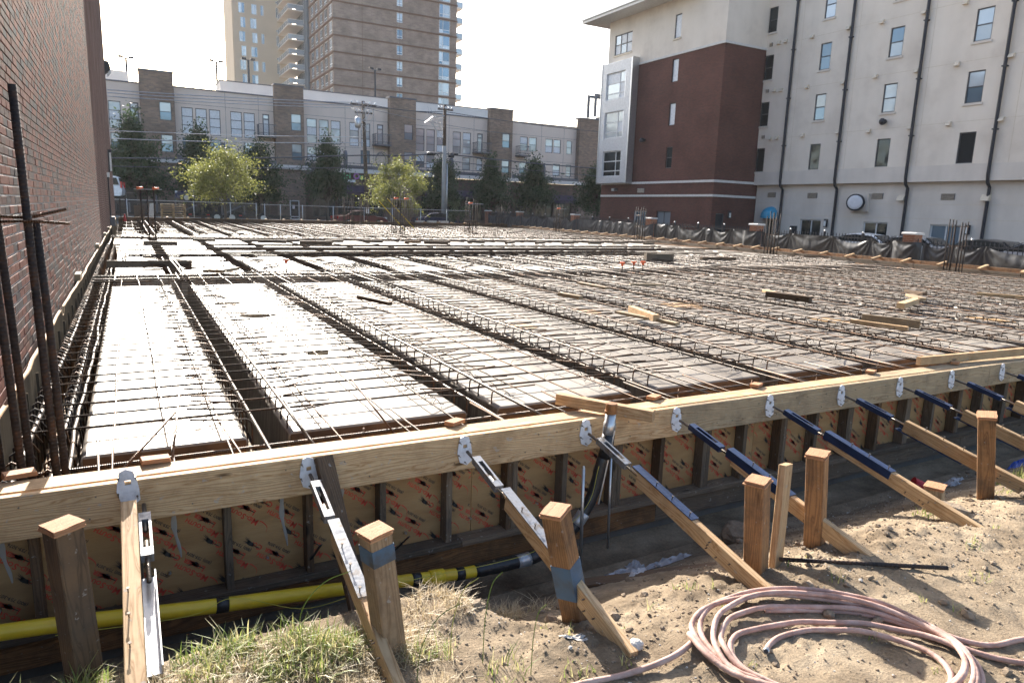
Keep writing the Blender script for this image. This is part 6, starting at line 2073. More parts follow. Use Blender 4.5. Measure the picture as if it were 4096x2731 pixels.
# ------------------------------------------------------------------ front edge form
def zt_(x):
    return 0.190 - 0.004 * x        # the form top dips a little to the right
def stamp_meshes():
    K = 0.74
    def width(me):
        return max(p.co.x for p in me.vertices)
    red, offs = [], []
    for words, ox, oy in (((('M', 0.060), ('ID-', 0.040), ('S', 0.056), ('OUTH', 0.040)), 0.0, 0.0), ((('L', 0.056), ('UMBER', 0.040)), 0.06, -0.052), ((('C', 0.056), ('O.', 0.040)), 0.245, -0.052)):
        x = ox
        for w, sz in words:
            me = text_mesh(w, sz * K, M['ink_red'], 0, 0.0011)
            red.append(me)
            offs.append((x * K if x == ox else x, oy * K))
            if x == ox:
                x = ox * K
            x += width(me) + 0.003
    v, f = [], []
    def put(me, ox, oy, v, f):
        b = len(v)
        for p in me.vertices:
            v.append((p.co.x + ox, p.co.y + oy))
        for q in me.polygons:
            f.append(tuple(b + i for i in q.vertices))
    for me, (ox, oy) in zip(red, offs):
        put(me, ox, oy, v, f)
    # swash in front of the M
    n = 14
    b = len(v)
    for i in range(n + 1):
        a = i / n
        x = -0.005 - 0.06 * a + 0.012 * math.sin(a * 6)
        y = 0.004 + 0.035 * a - 0.02 * math.sin(a * math.pi) + (0.012 * math.sin((a - 0.7) * 10) if a > 0.7 else 0)
        v.append((x, y - 0.002 * (1 - a) - 0.001))
        v.append((x, y + 0.004 * (1 - a) + 0.001))
        if i:
            k = b + 2 * i
            f.append((k - 2, k, k + 1, k - 1))
    bv, bf = [], []
    put(text_mesh('(800) 759-3076', 0.030 * K, M['ink_black'], 0, 0.0004), 0.045 * K, -0.098 * K, bv, bf)
    # pine sprig with a cone
    def sprig(cx, cy, ang, s):
        r = random.Random(int(cx * 1000) + 5)
        c, sn = math.cos(ang), math.sin(ang)
        def P(x, y):
            return (cx + (x * c - y * sn) * s, cy + (x * sn + y * c) * s)
        b = len(bv)
        m = 12
        for i in range(m):
            a = 2 * math.pi * i / m
            q = 1 + r.uniform(-0.2, 0.2)
            bv.append(P(0.026 * q * math.cos(a), 0.014 * q * math.sin(a)))
        bf.append(tuple(range(b, b + m)))
        for i in range(26):
            a = r.uniform(2.2, 4.1) if i < 16 else r.uniform(-0.2, 6.0)
            ln = r.uniform(0.03, 0.058) if i < 16 else r.uniform(0.018, 0.032)
            x0, y0 = 0.012 * math.cos(a), 0.008 * math.sin(a)
            x1, y1 = x0 + ln * math.cos(a), y0 + ln * math.sin(a) * 0.7
            nx, ny = -math.sin(a) * 0.0013, math.cos(a) * 0.0013
            b = len(bv)
            bv.extend([P(x0 - nx, y0 - ny), P(x0 + nx, y0 + ny), P(x1, y1)])
            bf.append((b, b + 1, b + 2))
        b = len(bv)
        bv.extend([P(0.02, -0.003), P(0.065, 0.0), P(0.065, 0.005), P(0.02, 0.004)])
        bf.append((b, b + 1, b + 2, b + 3))
    sprig(0.10, -0.030, math.pi * 0.97, 0.8)
    sprig(0.25, -0.022, math.pi * 0.97, 0.85)
    return (v, f), (bv, bf)

def build_front_form():
    t = thing('edge_form', 'plywood and stud form with a timber waler along the near deck edge', 'formwork', (4, -0.9, -0.75))
    X0, X1 = -1.5, 12.2
    FY = -0.822                                   # outer plywood face
    # plywood sheets with the mill's printed marks
    (rv, rf), (bv, bf) = stamp_meshes()
    ang = math.radians(143)
    ca, sa = math.cos(ang), math.sin(ang)
    r = random.Random(4)
    xs = [-1.5, 0.93, 3.37, 5.81, 8.25, 10.7, 12.2]
    for s in range(len(xs) - 1):
        a, b = xs[s] + 0.002, xs[s + 1] - 0.002
        sh = part('plywood_sheet', MB().box(a, b, FY, FY + 0.018, -0.56, 0.145), M['plywood'], t)
        if a > 7.5:
            continue
        R_mb, B_mb = MB(), MB()
        col = 0
        ox, oz = a + 0.02, -0.52 + r.uniform(0, 0.1)
        nx = int((b - a) / 0.197) + 2
        for i in range(-1, nx):
            for j in range(-1, 5):
                px = ox + i * 0.197 + 0.06 * (j % 2) + 0.12
                pz = oz + j * 0.232 + 0.028 * (i % 3)
                for (v, f, mb) in ((rv, rf, R_mb), (bv, bf, B_mb)):
                    q = []
                    ok = True
                    for x, y in v:
                        X, Z = px + x * ca - y * sa, pz + x * sa + y * ca
                        q.append((X, FY - 0.0012, Z))
                    if min(p[0] for p in q) < a + 0.002 or max(p[0] for p in q) > b - 0.002 or min(p[2] for p in q) < -0.555 or max(p[2] for p in q) > 0.14:
                        q2 = [k for k, fc in enumerate(f) if all(a + 0.002 < q[i_][0] < b - 0.002 and -0.555 < q[i_][2] < 0.14 for i_ in fc)]
                        if not q2:
                            continue
                        mb.add(q, [f[k] for k in q2])
                    else:
                        mb.add(q, f)
        # drop unused vertices by rebuilding through validate-free mesh
        part('red_lettering', R_mb, M['ink_red'], sh)
        part('black_lettering', B_mb, M['ink_black'], sh)
    # studs every 16 inches
    k = 0
    x = -1.29
    while x < X1 - 0.1:
        m = M['wood_grey'] if k % 3 else M['wood_dark']
        board('stud', (x, FY - 0.048, -0.515), (x, FY - 0.048, 0.10), 0.038, 0.089, m, t, upv=(0, 1, 0))
        if k % 2 == 0 and k > 4:
            board('stud', (x + 0.041, FY - 0.046, -0.515), (x + 0.041, FY - 0.046, 0.09), 0.036, 0.084, M['wood_grey'], t, upv=(0, 1, 0))
        x += 0.4064
        k += 1
    # plates
    for s, (a, b) in enumerate([(-1.5, 0.82), (0.823, 4.4), (4.403, 8.2), (8.203, 12.2)]):
        board('top_plate', (a, FY - 0.068, zt_(a) - 0.030), (b, FY - 0.068, zt_(b) - 0.030), 0.14, 0.038, M['pine'] if s < 2 else M['pine_old'], t)
        board('bottom_plate', (a, FY - 0.06, -0.535), (b, FY - 0.06, -0.535), 0.11, 0.038, M['wood_grey'], t)
    for s, (a, b) in enumerate([(-1.5, 2.36), (2.363, 6.2), (6.203, 12.2)]):
        ln = b - a
        o = board('waler', (a, -1.030, zt_(a) - 0.1 + 0.0), (b, -1.030, zt_(b) - 0.1), 0.042, 0.20, M['pine'] if s == 0 else M['pine_old'], t, b=0.004)
        board('ledger_board', (a, FY - 0.052, -0.64), (b, FY - 0.052, -0.64), 0.038, 0.14, M['pine_red'] if s == 0 else M['wood_grey'], t)
    # nails in the waler
    nb = MB()
    for i in range(60):
        x = X0 + 0.2 + i * 0.135
        for z in (zt_(x) - 0.05, zt_(x) - 0.15):
            if r.random() < 0.4:
                xx = x + r.uniform(-0.04, 0.04)
                nb.tube([(xx, -1.0511, z), (xx, -1.056, z)], 0.0038, 6)
    part('nail', nb, M['nail'], t)
    part('footing_wall', MB().box(-1.6, 12.2, FY - 0.03, FY + 0.4, -0.95, -0.715), M['concrete_dark'], t)
    # light shining through tie holes in the ply, imitated by bright metal discs
    for x, z in ((-1.45, -0.42), (-0.75, -0.40), (-0.28, -0.42), (0.12, -0.43), (0.5, -0.44), (0.92, -0.43), (1.4, -0.42)):
        part('tie_hole_light', MB().tube([(x, FY - 0.002, z), (x, FY - 0.02, z)], 0.007, 6), M['galv'], t)
    # dried grout runs down the ply
    for x, z0, z1 in ((-0.72, 0.0, -0.33), (-0.2, -0.02, -0.38), (0.12, -0.1, -0.3), (-1.42, 0.0, -0.3)):
        g = MB()
        n = 12
        for i in range(n + 1):
            u = i / n
            w = 0.012 * (1 - u) ** 0.7 * (1 + 0.4 * math.sin(u * 17)) + 0.003
            xx = x + 0.025 * u * u + 0.004 * math.sin(u * 9)
            z = z0 + (z1 - z0) * u
            g.v += [(xx - w, FY - 0.0016, z), (xx, FY - 0.004, z), (xx + w, FY - 0.0016, z)]
            if i:
                b = 3 * i
                g.f += [(b - 3, b - 2, b + 1, b), (b - 2, b - 1, b + 2, b + 1)]
        part('grout_run', g, M['concrete'], t, True)
build_front_form()

# ------------------------------------------------------------------ diagonal braces
KX = [-0.9, -0.1, 0.77, 1.60, 2.34, 3.24, 4.05, 4.81, 5.57, 6.41, 7.25, 8.1]
def build_braces():
    random.seed(14)
    for i, x in enumerate(KX):
        t = thing('form_brace', '%s timber and turnbuckle brace from the brick wall, propping the near form' % ORD[i], 'brace', (x, -2.5, -0.25), 'braces propping the near form')
        top = Vector((x, -1.075, zt_(x) - 0.055))
        yb = -2.52 + random.uniform(-0.06, 0.06)
        end = Vector((x + random.uniform(-0.02, 0.02), yb, gz(x, yb) - 0.01))
        d = (end - top).normalized()
        up_ = Vector((1, 0, 0)).cross(d)
        if up_.z < 0:
            up_ = -up_
        Ltot = (end - top).length
        P = lambda s, h=0.0, sx=0.0: top + d * s + up_ * h + Vector((sx, 0, 0))
        Q0 = P
        # bracket plate nailed to the waler: bent, with a hole cut in it
        turn = (0.25 if i in (3, 1) else 0.9) if i else 1.5
        pw = 0.045
        out = [(-0.03, 0.07), (-0.005, 0.082), (0.022, 0.07), (0.036, 0.03), (0.044, -0.02), (0.046, -0.07), (0.014, -0.095), (-0.03, -0.075), (-0.046, -0.02), (-0.04, 0.03)]
        hole = [(-0.012, 0.028), (0.012, 0.03), (0.014, 0.008), (-0.012, 0.006)]
        pl = MB()
        n = len(out)
        yf, yk = -1.0535, -1.0595
        zc = zt_(x) - 0.075
        if i == 0:
            zc += 0.055
        # ring between outline and hole made of quads toward the nearest hole corner
        def near(p):
            return min(range(4), key=lambda k: (hole[k][0] - p[0]) ** 2 + (hole[k][1] - p[1]) ** 2)
        for yy, flip in ((yk, False), (yf, True)):
            b = len(pl.v)
            pl.v += [(x + a, yy, zc + c) for a, c in out] + [(x + a, yy, zc + c) for a, c in hole]
            for k in range(n):
                k2 = (k + 1) % n
                h1, h2 = near(out[k]), near(out[k2])
                f = [b + k, b + k2, b + n + h2] + ([b + n + h1] if h1 != h2 else [])
                pl.f.append(tuple(f[::-1] if flip else f))
        for k in range(n):
            k2 = (k + 1) % n
            m_ = n + 4
            pl.f.append((k, k2, m_ + k2, m_ + k))
        part('bracket', pl, M['white_paint'], t)
        nb = MB()
        for a, c in ((-0.035, 0.045), (0.032, 0.04), (-0.04, -0.03), (0.035, -0.05), (0.0, -0.075)):
            nb.tube([(x + a, -1.0596, zc + c), (x + a, -1.066, zc + c)], 0.0045, 6)
            nb.tube([(x + a, -1.066, zc + c), (x + a + 0.002, -1.085, zc + c - 0.004)], 0.002, 4)
        part('nail', nb, M['nail'], t)
        # rods and turnbuckle
        if i == 0:                               # on the first one they run along the right flank of the board
            P = lambda s, h=0.0, sx=0.0: Q0(s, h - 0.03, sx + 0.058)
        s0, s1 = 0.13, 0.42
        local_bar('threaded_rod', [P(0.02, -0.02), P(s0 + 0.11)], 0.0095, M['thread'], t, 8)
        local_bar('threaded_rod', [P(s1 - 0.11), P(s1 + 0.14)], 0.0095, M['thread'], t, 8)
        tb = MB()
        side = Vector((1, 0, 0))
        for s_ in (-1, 1):
            if i % 2 == 0 or True:
                tb.obox(P((s0 + s1) / 2) + side * s_ * 0.0185, d * (s1 - s0) / 2, side * 0.0055, up_ * 0.019)
        tb.obox(P(s0 + 0.025), d * 0.026, side * 0.0128, up_ * 0.0188)
        tb.obox(P(s1 - 0.025), d * 0.026, side * 0.0128, up_ * 0.0188)
        part('turnbuckle', tb, M['channel'] if i in (0, 1, 2, 3) else M['navy'], t)  # near ones get the paler colour that imitates glare
        # steel channel over the head of the board
        c0, c1 = s1 + 0.06, s1 + 0.56
        ch = MB()
        ch.obox(P((c0 + c1) / 2, -0.0515 if (i == 0 or i >= 6) else 0.0435), d * (c1 - c0) / 2, side * 0.026, up_ * 0.0028)
        low = i == 0 or i >= 6
        if i in (4, 5):
            ch.obox(P((c0 + c1) / 2, 0.016) - side * 0.0235, d * (c1 - c0) / 2, side * 0.0024, up_ * 0.0245)
        ch.obox(P((c0 + c1) / 2, -0.028 if low else 0.022) + side * 0.0235, d * (c1 - c0) / 2, side * 0.0024, up_ * 0.018)
        part('steel_channel', ch, M['galv'] if i == 0 else (M['channel'] if i in (1, 2) else M['navy']), t)  # near channels: glare on navy paint put in as paler metal
        b0 = s1 + 0.11 if i else 0.10
        P = Q0
        bd = board('timber', P(b0, 0.02 if i == 0 else -0.004), P(Ltot + 0.05, 0.02 if i == 0 else -0.004), 0.062 if i == 0 else 0.040, 0.040 if i == 0 else 0.0885, M['pine'], t, upv=up_)
        nb = MB()
        for q in (0.2, 0.33, 0.47):
            hh = 0.041 if low else 0.046
            nb.tube([P(c0 + q, hh, -0.012), P(c0 + q, hh + 0.022, -0.012)], 0.003, 5)
            nb.tube([P(c0 + q, hh + 0.022, -0.012), P(c0 + q, hh + 0.025, -0.012)], 0.0065, 6)
        for q in range(5):
            s_ = Ltot - 0.3 + random.uniform(-0.1, 0.12)
            h = random.uniform(-0.03, 0.03)
            nb.tube([P(s_, h, -0.0205 if i else -0.0315), P(s_, h, -0.034 if i else -0.042)], 0.0035, 5)
        part('nail', nb, M['nail'], t)
build_braces()

# ------------------------------------------------------------------ timber stakes with plywood caps
def post(name, label, base, top, w, mat, cap=True, rot=0.0, group='timber posts along the near form', paint=None):
    base, top = Vector(base), Vector(top)
    t = thing(name, label, 'post', (base.x, base.y, gz(base.x, base.y)), group)
    ln = (top - base).length
    z = (top - base).normalized()
    x = Vector((math.cos(rot), math.sin(rot), 0))
    x = (x - z * x.dot(z)).normalized()
    y = z.cross(x)
    c = (base + top) / 2
    m = Matrix(((z.x, x.x, y.x, c.x), (z.y, x.y, y.y, c.y), (z.z, x.z, y.z, c.z), (0, 0, 0, 1)))
    link('shaft', bevel_box(ln, w, w, 0.004).mesh('shaft', mat), t, m)
    if cap:
        r = random.Random(int(base.x * 100))
        for k in range(3):
            e = w / 2 + r.uniform(0.0, 0.007)
            mb = MB()
            h = 0.0065
            o = ln / 2 + 0.0005 + k * (h + 0.0004)
            pts = []
            for a, b in ((-1, -1), (-0.3, -1.03), (0.4, -0.97), (1, -1), (1.03, 0), (1, 1), (0.2, 1.02), (-1, 1), (-0.98, 0.1)):
                pts.append((a * e * r.uniform(0.96, 1.05), b * e * r.uniform(0.96, 1.05)))
            mb.prism(pts, lambda a, b, d: (d, a, b), o, o + h)
            link('plywood_cap', mb.mesh('plywood_cap', M['ply_edge']), t, m)
    if paint:
        z0, z1 = paint
        q = w / 2 + 0.0012
        mb = MB()
        mb.box(ln / 2 - z1, ln / 2 - z0, -q, q, -q, q)
        link('blue_mark', mb.mesh('blue_mark', M['blue_paint']), t, m)
    return t
random.seed(9)
post('timber_post', 'dark weathered post with a plywood cap at the lower left, in front of the waler', (-1.05, -1.80, -0.5), (-1.085, -1.80, 0.335), 0.092, M['wood_dark'], True, 0.55)
post('timber_post', 'post with a small blue paint mark beside the second brace', (-0.02, -2.2, -0.5), (-0.115, -2.2, 0.29), 0.09, M['post_tan'], True, 0.25, paint=(0.035, 0.10))
t = post('timber_post', 'leaning post with a blue painted band beside the third brace', (0.84, -2.2, -0.5), (0.655, -2.2, 0.225), 0.092, M['pine_red'], True, 0.5, paint=(0.235, 0.40))
post('timber_post', 'upright orange brown post at the foot of the fourth brace', (1.80, -2.3, -0.5), (1.725, -2.3, 0.215), 0.092, M['pine_red'], True, 0.35)
post('timber_post', 'upright weathered post with a plywood cap beside the fifth brace', (2.37, -2.2, -0.55), (2.275, -2.2, 0.235), 0.092, M['pine_red'], True, 0.4)
post('timber_post', 'upright post with a pale right face near the seventh brace', (4.05, -2.22, -0.55), (3.84, -2.22, 0.27), 0.095, M['pine_red'], True, 0.5)
post('timber_post', 'short capped post stub beside the foot of the sixth brace', (3.44, -2.2, -0.55), (3.42, -2.2, -0.14), 0.095, M['pine_old'], True, 0.35)
def free_board(name, p0, p1, w, t_, mat, label, cat='board', upv=(0, 0, 1), group=None):
    o = board(name, p0, p1, w, t_, mat, None, upv)
    return tag(o, label, cat, group)
free_board('leaning_board', (1.915, -2.30, -0.33), (1.985, -2.24, 0.25), 0.10, 0.036, M['pine'], 'pale upright board leaning between two posts near the fifth brace', upv=(0.35, -1, 0))
free_board('leaning_board', (0.06, -1.62, -0.72), (-0.03, -1.075, 0.19), 0.09, 0.04, M['wood_dark'], 'dark rough board leaning on the waler beside the second brace', upv=(0.2, -1, 0.6))
free_board('ground_board', (1.22, -1.66, -0.52), (1.84, -2.0, -0.40), 0.085, 0.036, M['wood_dark'], 'dark red board lying in the shade below the fourth brace', upv=(0.1, 0, 1))
free_board('ground_board', (2.55, -2.02, -0.42), (3.08, -1.86, -0.47), 0.04, 0.09, M['wood_dark'], 'short board on edge in the shade behind the fifth brace post')
free_board('ground_board', (2.20, -2.14, -0.38), (2.66, -2.05, -0.36), 0.05, 0.085, M['wood_grey'], 'short block on the ground behind the pale leaning board')
free_board('ground_board', (4.0, -1.75, -0.55), (4.4, -1.95, -0.48), 0.09, 0.03, M['wood_dark'], 'dark plank lying at the foot of the pale faced post')
free_board('cross_board', (1.61, -0.70, 0.232), (1.97, -1.25, 0.222), 0.062, 0.070, M['pine'], 'short thick timber lying across the waler by the capped riser pipe')
free_board('long_board', (5.5, -0.78, 0.205), (8.2, -1.0, 0.215), 0.045, 0.075, M['pine'], 'long pale board lying on the form top at the right edge')
# plywood wedges on the plate
WG = [(-1.33, -0.78, 0.3, 'plywood scrap on the form top under the left column bars'), (-0.78, -0.81, 0.1, 'square plywood block on the form top by the first brace'), (0.82, -0.80, 0.55, 'plywood scrap on the form top between third and fourth braces'), (2.36, -0.79, 0.5, 'plywood scrap on the form top right of the cross board'), (3.37, -0.80, 0.45, 'plywood scrap on the form top by the sixth brace'), (4.75, -0.82, 0.45, 'plywood scrap on the form top by the eighth brace'), (5.95, -0.86, 0.6, 'plywood scrap on the form top under the long pale board')]
for i, (x, y, a, lab) in enumerate(WG):
    t = thing('plywood_scrap', lab, 'plywood', (x, y, zt_(x)), 'plywood scraps on the form top')
    for k in range(3):
        h = 0.007
        m = Matrix.Translation((x, y, zt_(x) - 0.0095 + 0.005 + h / 2 + k * (h + 0.0006))) @ Matrix.Rotation(a, 4, 'Z') @ Matrix.Rotation(0.05, 4, 'Y')
        link('layer', bevel_box(0.13 - 0.004 * k, 0.062 + 0.003 * k, h, 0.001).mesh('layer', M['ply_edge']), t, m)

# ------------------------------------------------------------------ side forms
def build_side_forms():
    # thin liner along the brick wall with a wavy top edge
    t = thing('wall_liner', 'thin dark liner board with a wavy pale top edge along the brick wall', 'formwork', (-1.5, 10, -0.5))
    ys = np.arange(-0.8, 44.5, 0.12)
    r = np.random.default_rng(2)
    wx = -1.500 + 0.022 * fbm(ys * 0.6, ys * 0 + 3, 9, 3) * 2 + 0.02 * np.maximum(0, fbm(ys * 1.7, ys * 0, 15, 2))
    wz = 0.245 + 0.05 * fbm(ys * 0.5, ys * 0 + 8, 4, 3)
    cut = ((ys > 0.3) & (ys < 0.55)) | ((ys > 4.3) & (ys < 4.5))
    wz = wz - 0.07 * cut
    mb = MB()
    ed = MB()
    for i, y in enumerate(ys):
        mb.v += [(wx[i], y, -0.5), (wx[i], y, wz[i] - 0.001), (wx[i] - 0.022, y, wz[i] - 0.001), (wx[i] - 0.022, y, -0.5)]
        ed.v += [(wx[i] + 0.001, y, wz[i] - 0.004), (wx[i], y, wz[i] + 0.006), (wx[i] - 0.011, y, wz[i] + 0.002), (wx[i] - 0.022, y, wz[i] + 0.007), (wx[i] - 0.023, y, wz[i] - 0.004)]
        if i:
            b = 4 * (i - 1)
            for k in range(4):
                mb.f.append((b + k, b + 4 + k, b + 4 + (k + 1) % 4, b + (k + 1) % 4))
            b = 5 * (i - 1)
            for k in range(4):
                ed.f.append((b + k, b + 5 + k, b + 6 + k, b + 1 + k))
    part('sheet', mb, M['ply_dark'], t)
    part('raw_edge', ed, M['pine'], t)
    for y in np.arange(0.9, 30, 0.62):
        part('rib_strip', MB().box(-1.492, -1.474, y, y + 0.025, -0.5, 0.17), M['ply_dark'], t)
    part('bottom_board', MB().box(-1.47, -1.18, -0.75, 24, -0.497, -0.46), M['pine'], t)
    for i, (y, l) in enumerate(((7.45, 0.42), (14.9, 0.4), (21.0, 0.4), (26.0, 0.4))):
        free_board('spacer_block', (-1.525, y - l / 2, 0.30), (-1.525, y + l / 2, 0.30), 0.07, 0.1, M['pine_old'], '%s spacer block from the camera on the liner along the brick wall' % ORD[i], 'block', group='spacer blocks along the brick wall')
    # rear form
    t = thing('edge_form', 'low form boards closing the far rear edge of the deck', 'formwork', (12, 46.5, -0.5))
    for k in range(8):
        xa, xb = -1.4 + k * 3.6, -1.4 + (k + 1) * 3.6 - 0.02
        board('form_board', (xa, rear_y(xa), 0.0), (xb, rear_y(xb), 0.0), 0.05, 0.5, M['wood_dark'], t)
        board('top_plate', (xa, rear_y(xa) + 0.03, 0.27), (xb, rear_y(xb) + 0.03, 0.27), 0.1, 0.038, M['pine_red'], t)
    x = 1.3
    while x < 27:
        board('cross_block', (x, rear_y(x) - 0.12, 0.30), (x, rear_y(x) + 0.3, 0.31), 0.12, 0.07, M['pine'], t)
        x += 1.22
    # right form: two boards with blocks across
    t = thing('edge_form', 'double board form with pale cross blocks along the right edge of the deck', 'formwork', (24, 20, -0.5))
    for k in range(14):
        ya, yb = -0.8 + k * 3.5, -0.8 + (k + 1) * 3.5 - 0.02
        board('inner_board', (right_x(ya), ya, 0.03), (right_x(yb), yb, 0.03), 0.04, 0.16, M['wood_grey'], t)  # dark wood colour stands in for this board's shaded face
        board('outer_board', (right_x(ya) + 0.42, ya, 0.04), (right_x(yb) + 0.42, yb, 0.04), 0.04, 0.34, M['pine_red'], t)
        board('walkway_plank', (right_x(ya) + 0.21, ya, -0.10), (right_x(yb) + 0.21, yb, -0.10), 0.36, 0.04, M['pine_red'], t)
    y = 5.0
    while y < 47:
        x = right_x(y)
        board('cross_block', (x - 0.06, y - 0.02, 0.145), (x + 0.50, y + 0.02, 0.245), 0.09, 0.05, M['pine'], t)
        y += 1.28 + 0.1 * math.sin(y)
build_side_forms()

# ------------------------------------------------------------------ loose timber on the deck
random.seed(44)
TB = [((5.34, 3.25, 0.135), (5.14, 2.47, 0.13), 0.09, 0.09, 'pine', 'thick squared timber lying on two crossed boards on the deck'),
      ((5.10, 3.25, 0.10), (5.22, 2.15, 0.10), 0.09, 0.036, 'pine_old', 'flat board under the thick squared timber on the deck'),
      ((6.82, 6.76, 0.10), (6.83, 5.86, 0.10), 0.09, 0.04, 'pine_old', 'narrow pale board on the sixth pan, farther than the thick timber'),
      ((5.34, 5.13, 0.12), (5.42, 4.62, 0.12), 0.09, 0.06, 'pine_old', 'short grey board on the rib left of the narrow pale board'),
      ((7.66, 6.24, 0.11), (8.25, 6.0, 0.11), 0.08, 0.04, 'pine_old', 'small flat board right of the narrow pale board'),
      ((13.0, 12.3, 0.18), (13.9, 12.1, 0.16), 0.2, 0.24, 'wood_grey', 'large wooden block standing on the far middle bay'),
      ((15.2, 12.2, 0.13), (16.5, 12.0, 0.13), 0.15, 0.1, 'wood_dark', 'dark timber right of the large wooden block'),
      ((9.10, 4.15, 0.13), (9.22, 3.33, 0.13), 0.1, 0.1, 'wood_dark', 'dark squared timber lying on the seventh pan'),
      ((9.58, 4.62, 0.12), (9.44, 4.28, 0.12), 0.12, 0.05, 'pine', 'pale board end behind the dark squared timber'),
      ((7.70, 1.48, 0.12), (7.86, 0.78, 0.12), 0.05, 0.06, 'pine', 'thin pale board of the pair on the right part of the deck'),
      ((8.05, 1.56, 0.14), (8.28, 0.88, 0.14), 0.045, 0.11, 'pine_old', 'taller board of the pair on the right part of the deck'),
      ((10.11, 2.31, 0.13), (11.14, 2.69, 0.13), 0.12, 0.09, 'pine', 'pale block lying askew on the right part of the deck'),
      ((12.07, 3.38, 0.12), (11.58, 2.84, 0.12), 0.14, 0.05, 'pine_old', 'grey board just behind the pale askew block'),
      ((13.91, 3.15, 0.12), (14.3, 2.3, 0.12), 0.06, 0.06, 'pine', 'pale board end far right of the askew block'),
      ((12.8, 3.9, 0.12), (12.6, 3.4, 0.12), 0.1, 0.06, 'wood_dark', 'dark board scrap behind the askew block'),
      ((2.12, 5.65, 0.11), (2.32, 4.8, 0.11), 0.07, 0.05, 'wood_dark', 'black board lying alone on the third pan'),
      ((-1.28, 11.85, 0.11), (0.30, 11.95, 0.10), 0.05, 0.15, 'wood_grey', 'wide dark plank on edge beside the brick wall behind the beam'),
      ((0.38, 9.85, 0.13), (0.78, 10.45, 0.13), 0.1, 0.06, 'pine_old', 'left board of the small stack behind the cross beam'),
      ((0.50, 9.80, 0.13), (0.90, 10.40, 0.13), 0.1, 0.06, 'pine_old', 'middle board of the small stack behind the cross beam'),
      ((0.62, 9.75, 0.13), (1.02, 10.35, 0.13), 0.1, 0.06, 'pine_old', 'right board of the small stack behind the cross beam'),
      ((-0.5, 19.6, 0.1), (0.45, 19.6, 0.1), 0.1, 0.14, 'wood_grey', 'dark block lying in front of the column bars by the brick wall'),
      ((3.1, 21.3, 0.1), (4.0, 21.0, 0.1), 0.12, 0.12, 'wood_grey', 'dark block lying askew before the row of rib blocks'),
      ((4.4, 20.7, 0.1), (5.5, 20.6, 0.1), 0.16, 0.12, 'wood_dark', 'dark board pile lying before the row of rib blocks'),
      ((9.3, 21.3, 0.1), (10.2, 21.0, 0.1), 0.12, 0.12, 'wood_dark', 'dark board lying before the row of rib blocks, right of center')]
for p0, p1, w, h, m, lab in TB:
    free_board('loose_timber', p0, p1, w, h, M[m], lab, 'timber', group='loose timber on the deck')
for k in range(1, 15):
    x = k * MOD - RIB / 2
    if x > right_x(22) - 1:
        break
    free_board('rib_block', (x - random.uniform(0.25, 0.4), 22.2 + random.uniform(-0.3, 0.35), 0.075), (x + random.uniform(0.25, 0.4), 22.2 + random.uniform(-0.3, 0.35), 0.085), 0.14, 0.10, M['wood_grey'] if k != 6 else M['pine_red'], '%s rib block from the brick wall, in the row across the middle bay' % ORD[k - 1], 'block', group='rib blocks in a row across the middle bay')
# orange capped stubs
for i, (x, y) in enumerate(((9.55, 8.95), (10.1, 9.2), (10.36, 9.17), (1.98, 10.42))):
    t = thing('capped_stub', ['left orange capped stub on the cross beam', 'middle orange capped stub on the cross beam', 'right orange capped stub on the cross beam', 'orange cap lying alone on the third pan behind the beam'][i], 'rebar cap', (x, y, 0.05), 'orange safety caps on the deck')
    part('stub', MB().tube([(x, y, -0.2), (x, y, 0.22)], 0.014, 6), M['rebar'], t)
    part('cap', MB().tube([(x, y, 0.221), (x, y, 0.27), (x, y, 0.275), (x, y, 0.31)], [0.03, 0.03, 0.07, 0.06], 10), M['orange'], t)
# pile of wire chairs
pm = MB()
for k in range(150):
    x, y = random.gauss(3.6, 0.28), random.gauss(10.9, 0.45)
    a = random.uniform(0, 3.1)
    s = 0.07
    z = random.uniform(0.02, 0.13)
    c_, s_ = math.cos(a) * s, math.sin(a) * s
    pm.tube([(x - c_, y - s_, z), (x - c_ * 0.3, y - s_ * 0.3, z + 0.05), (x, y, z + 0.07), (x + c_ * 0.3, y + s_ * 0.3, z + 0.05), (x + c_, y + s_, z)], 0.004, 3)
o = part('chair_pile', pm, M['wire'])
tag(o, 'heap of small wire bar chairs on the fourth pan behind the beam', 'wire heap')

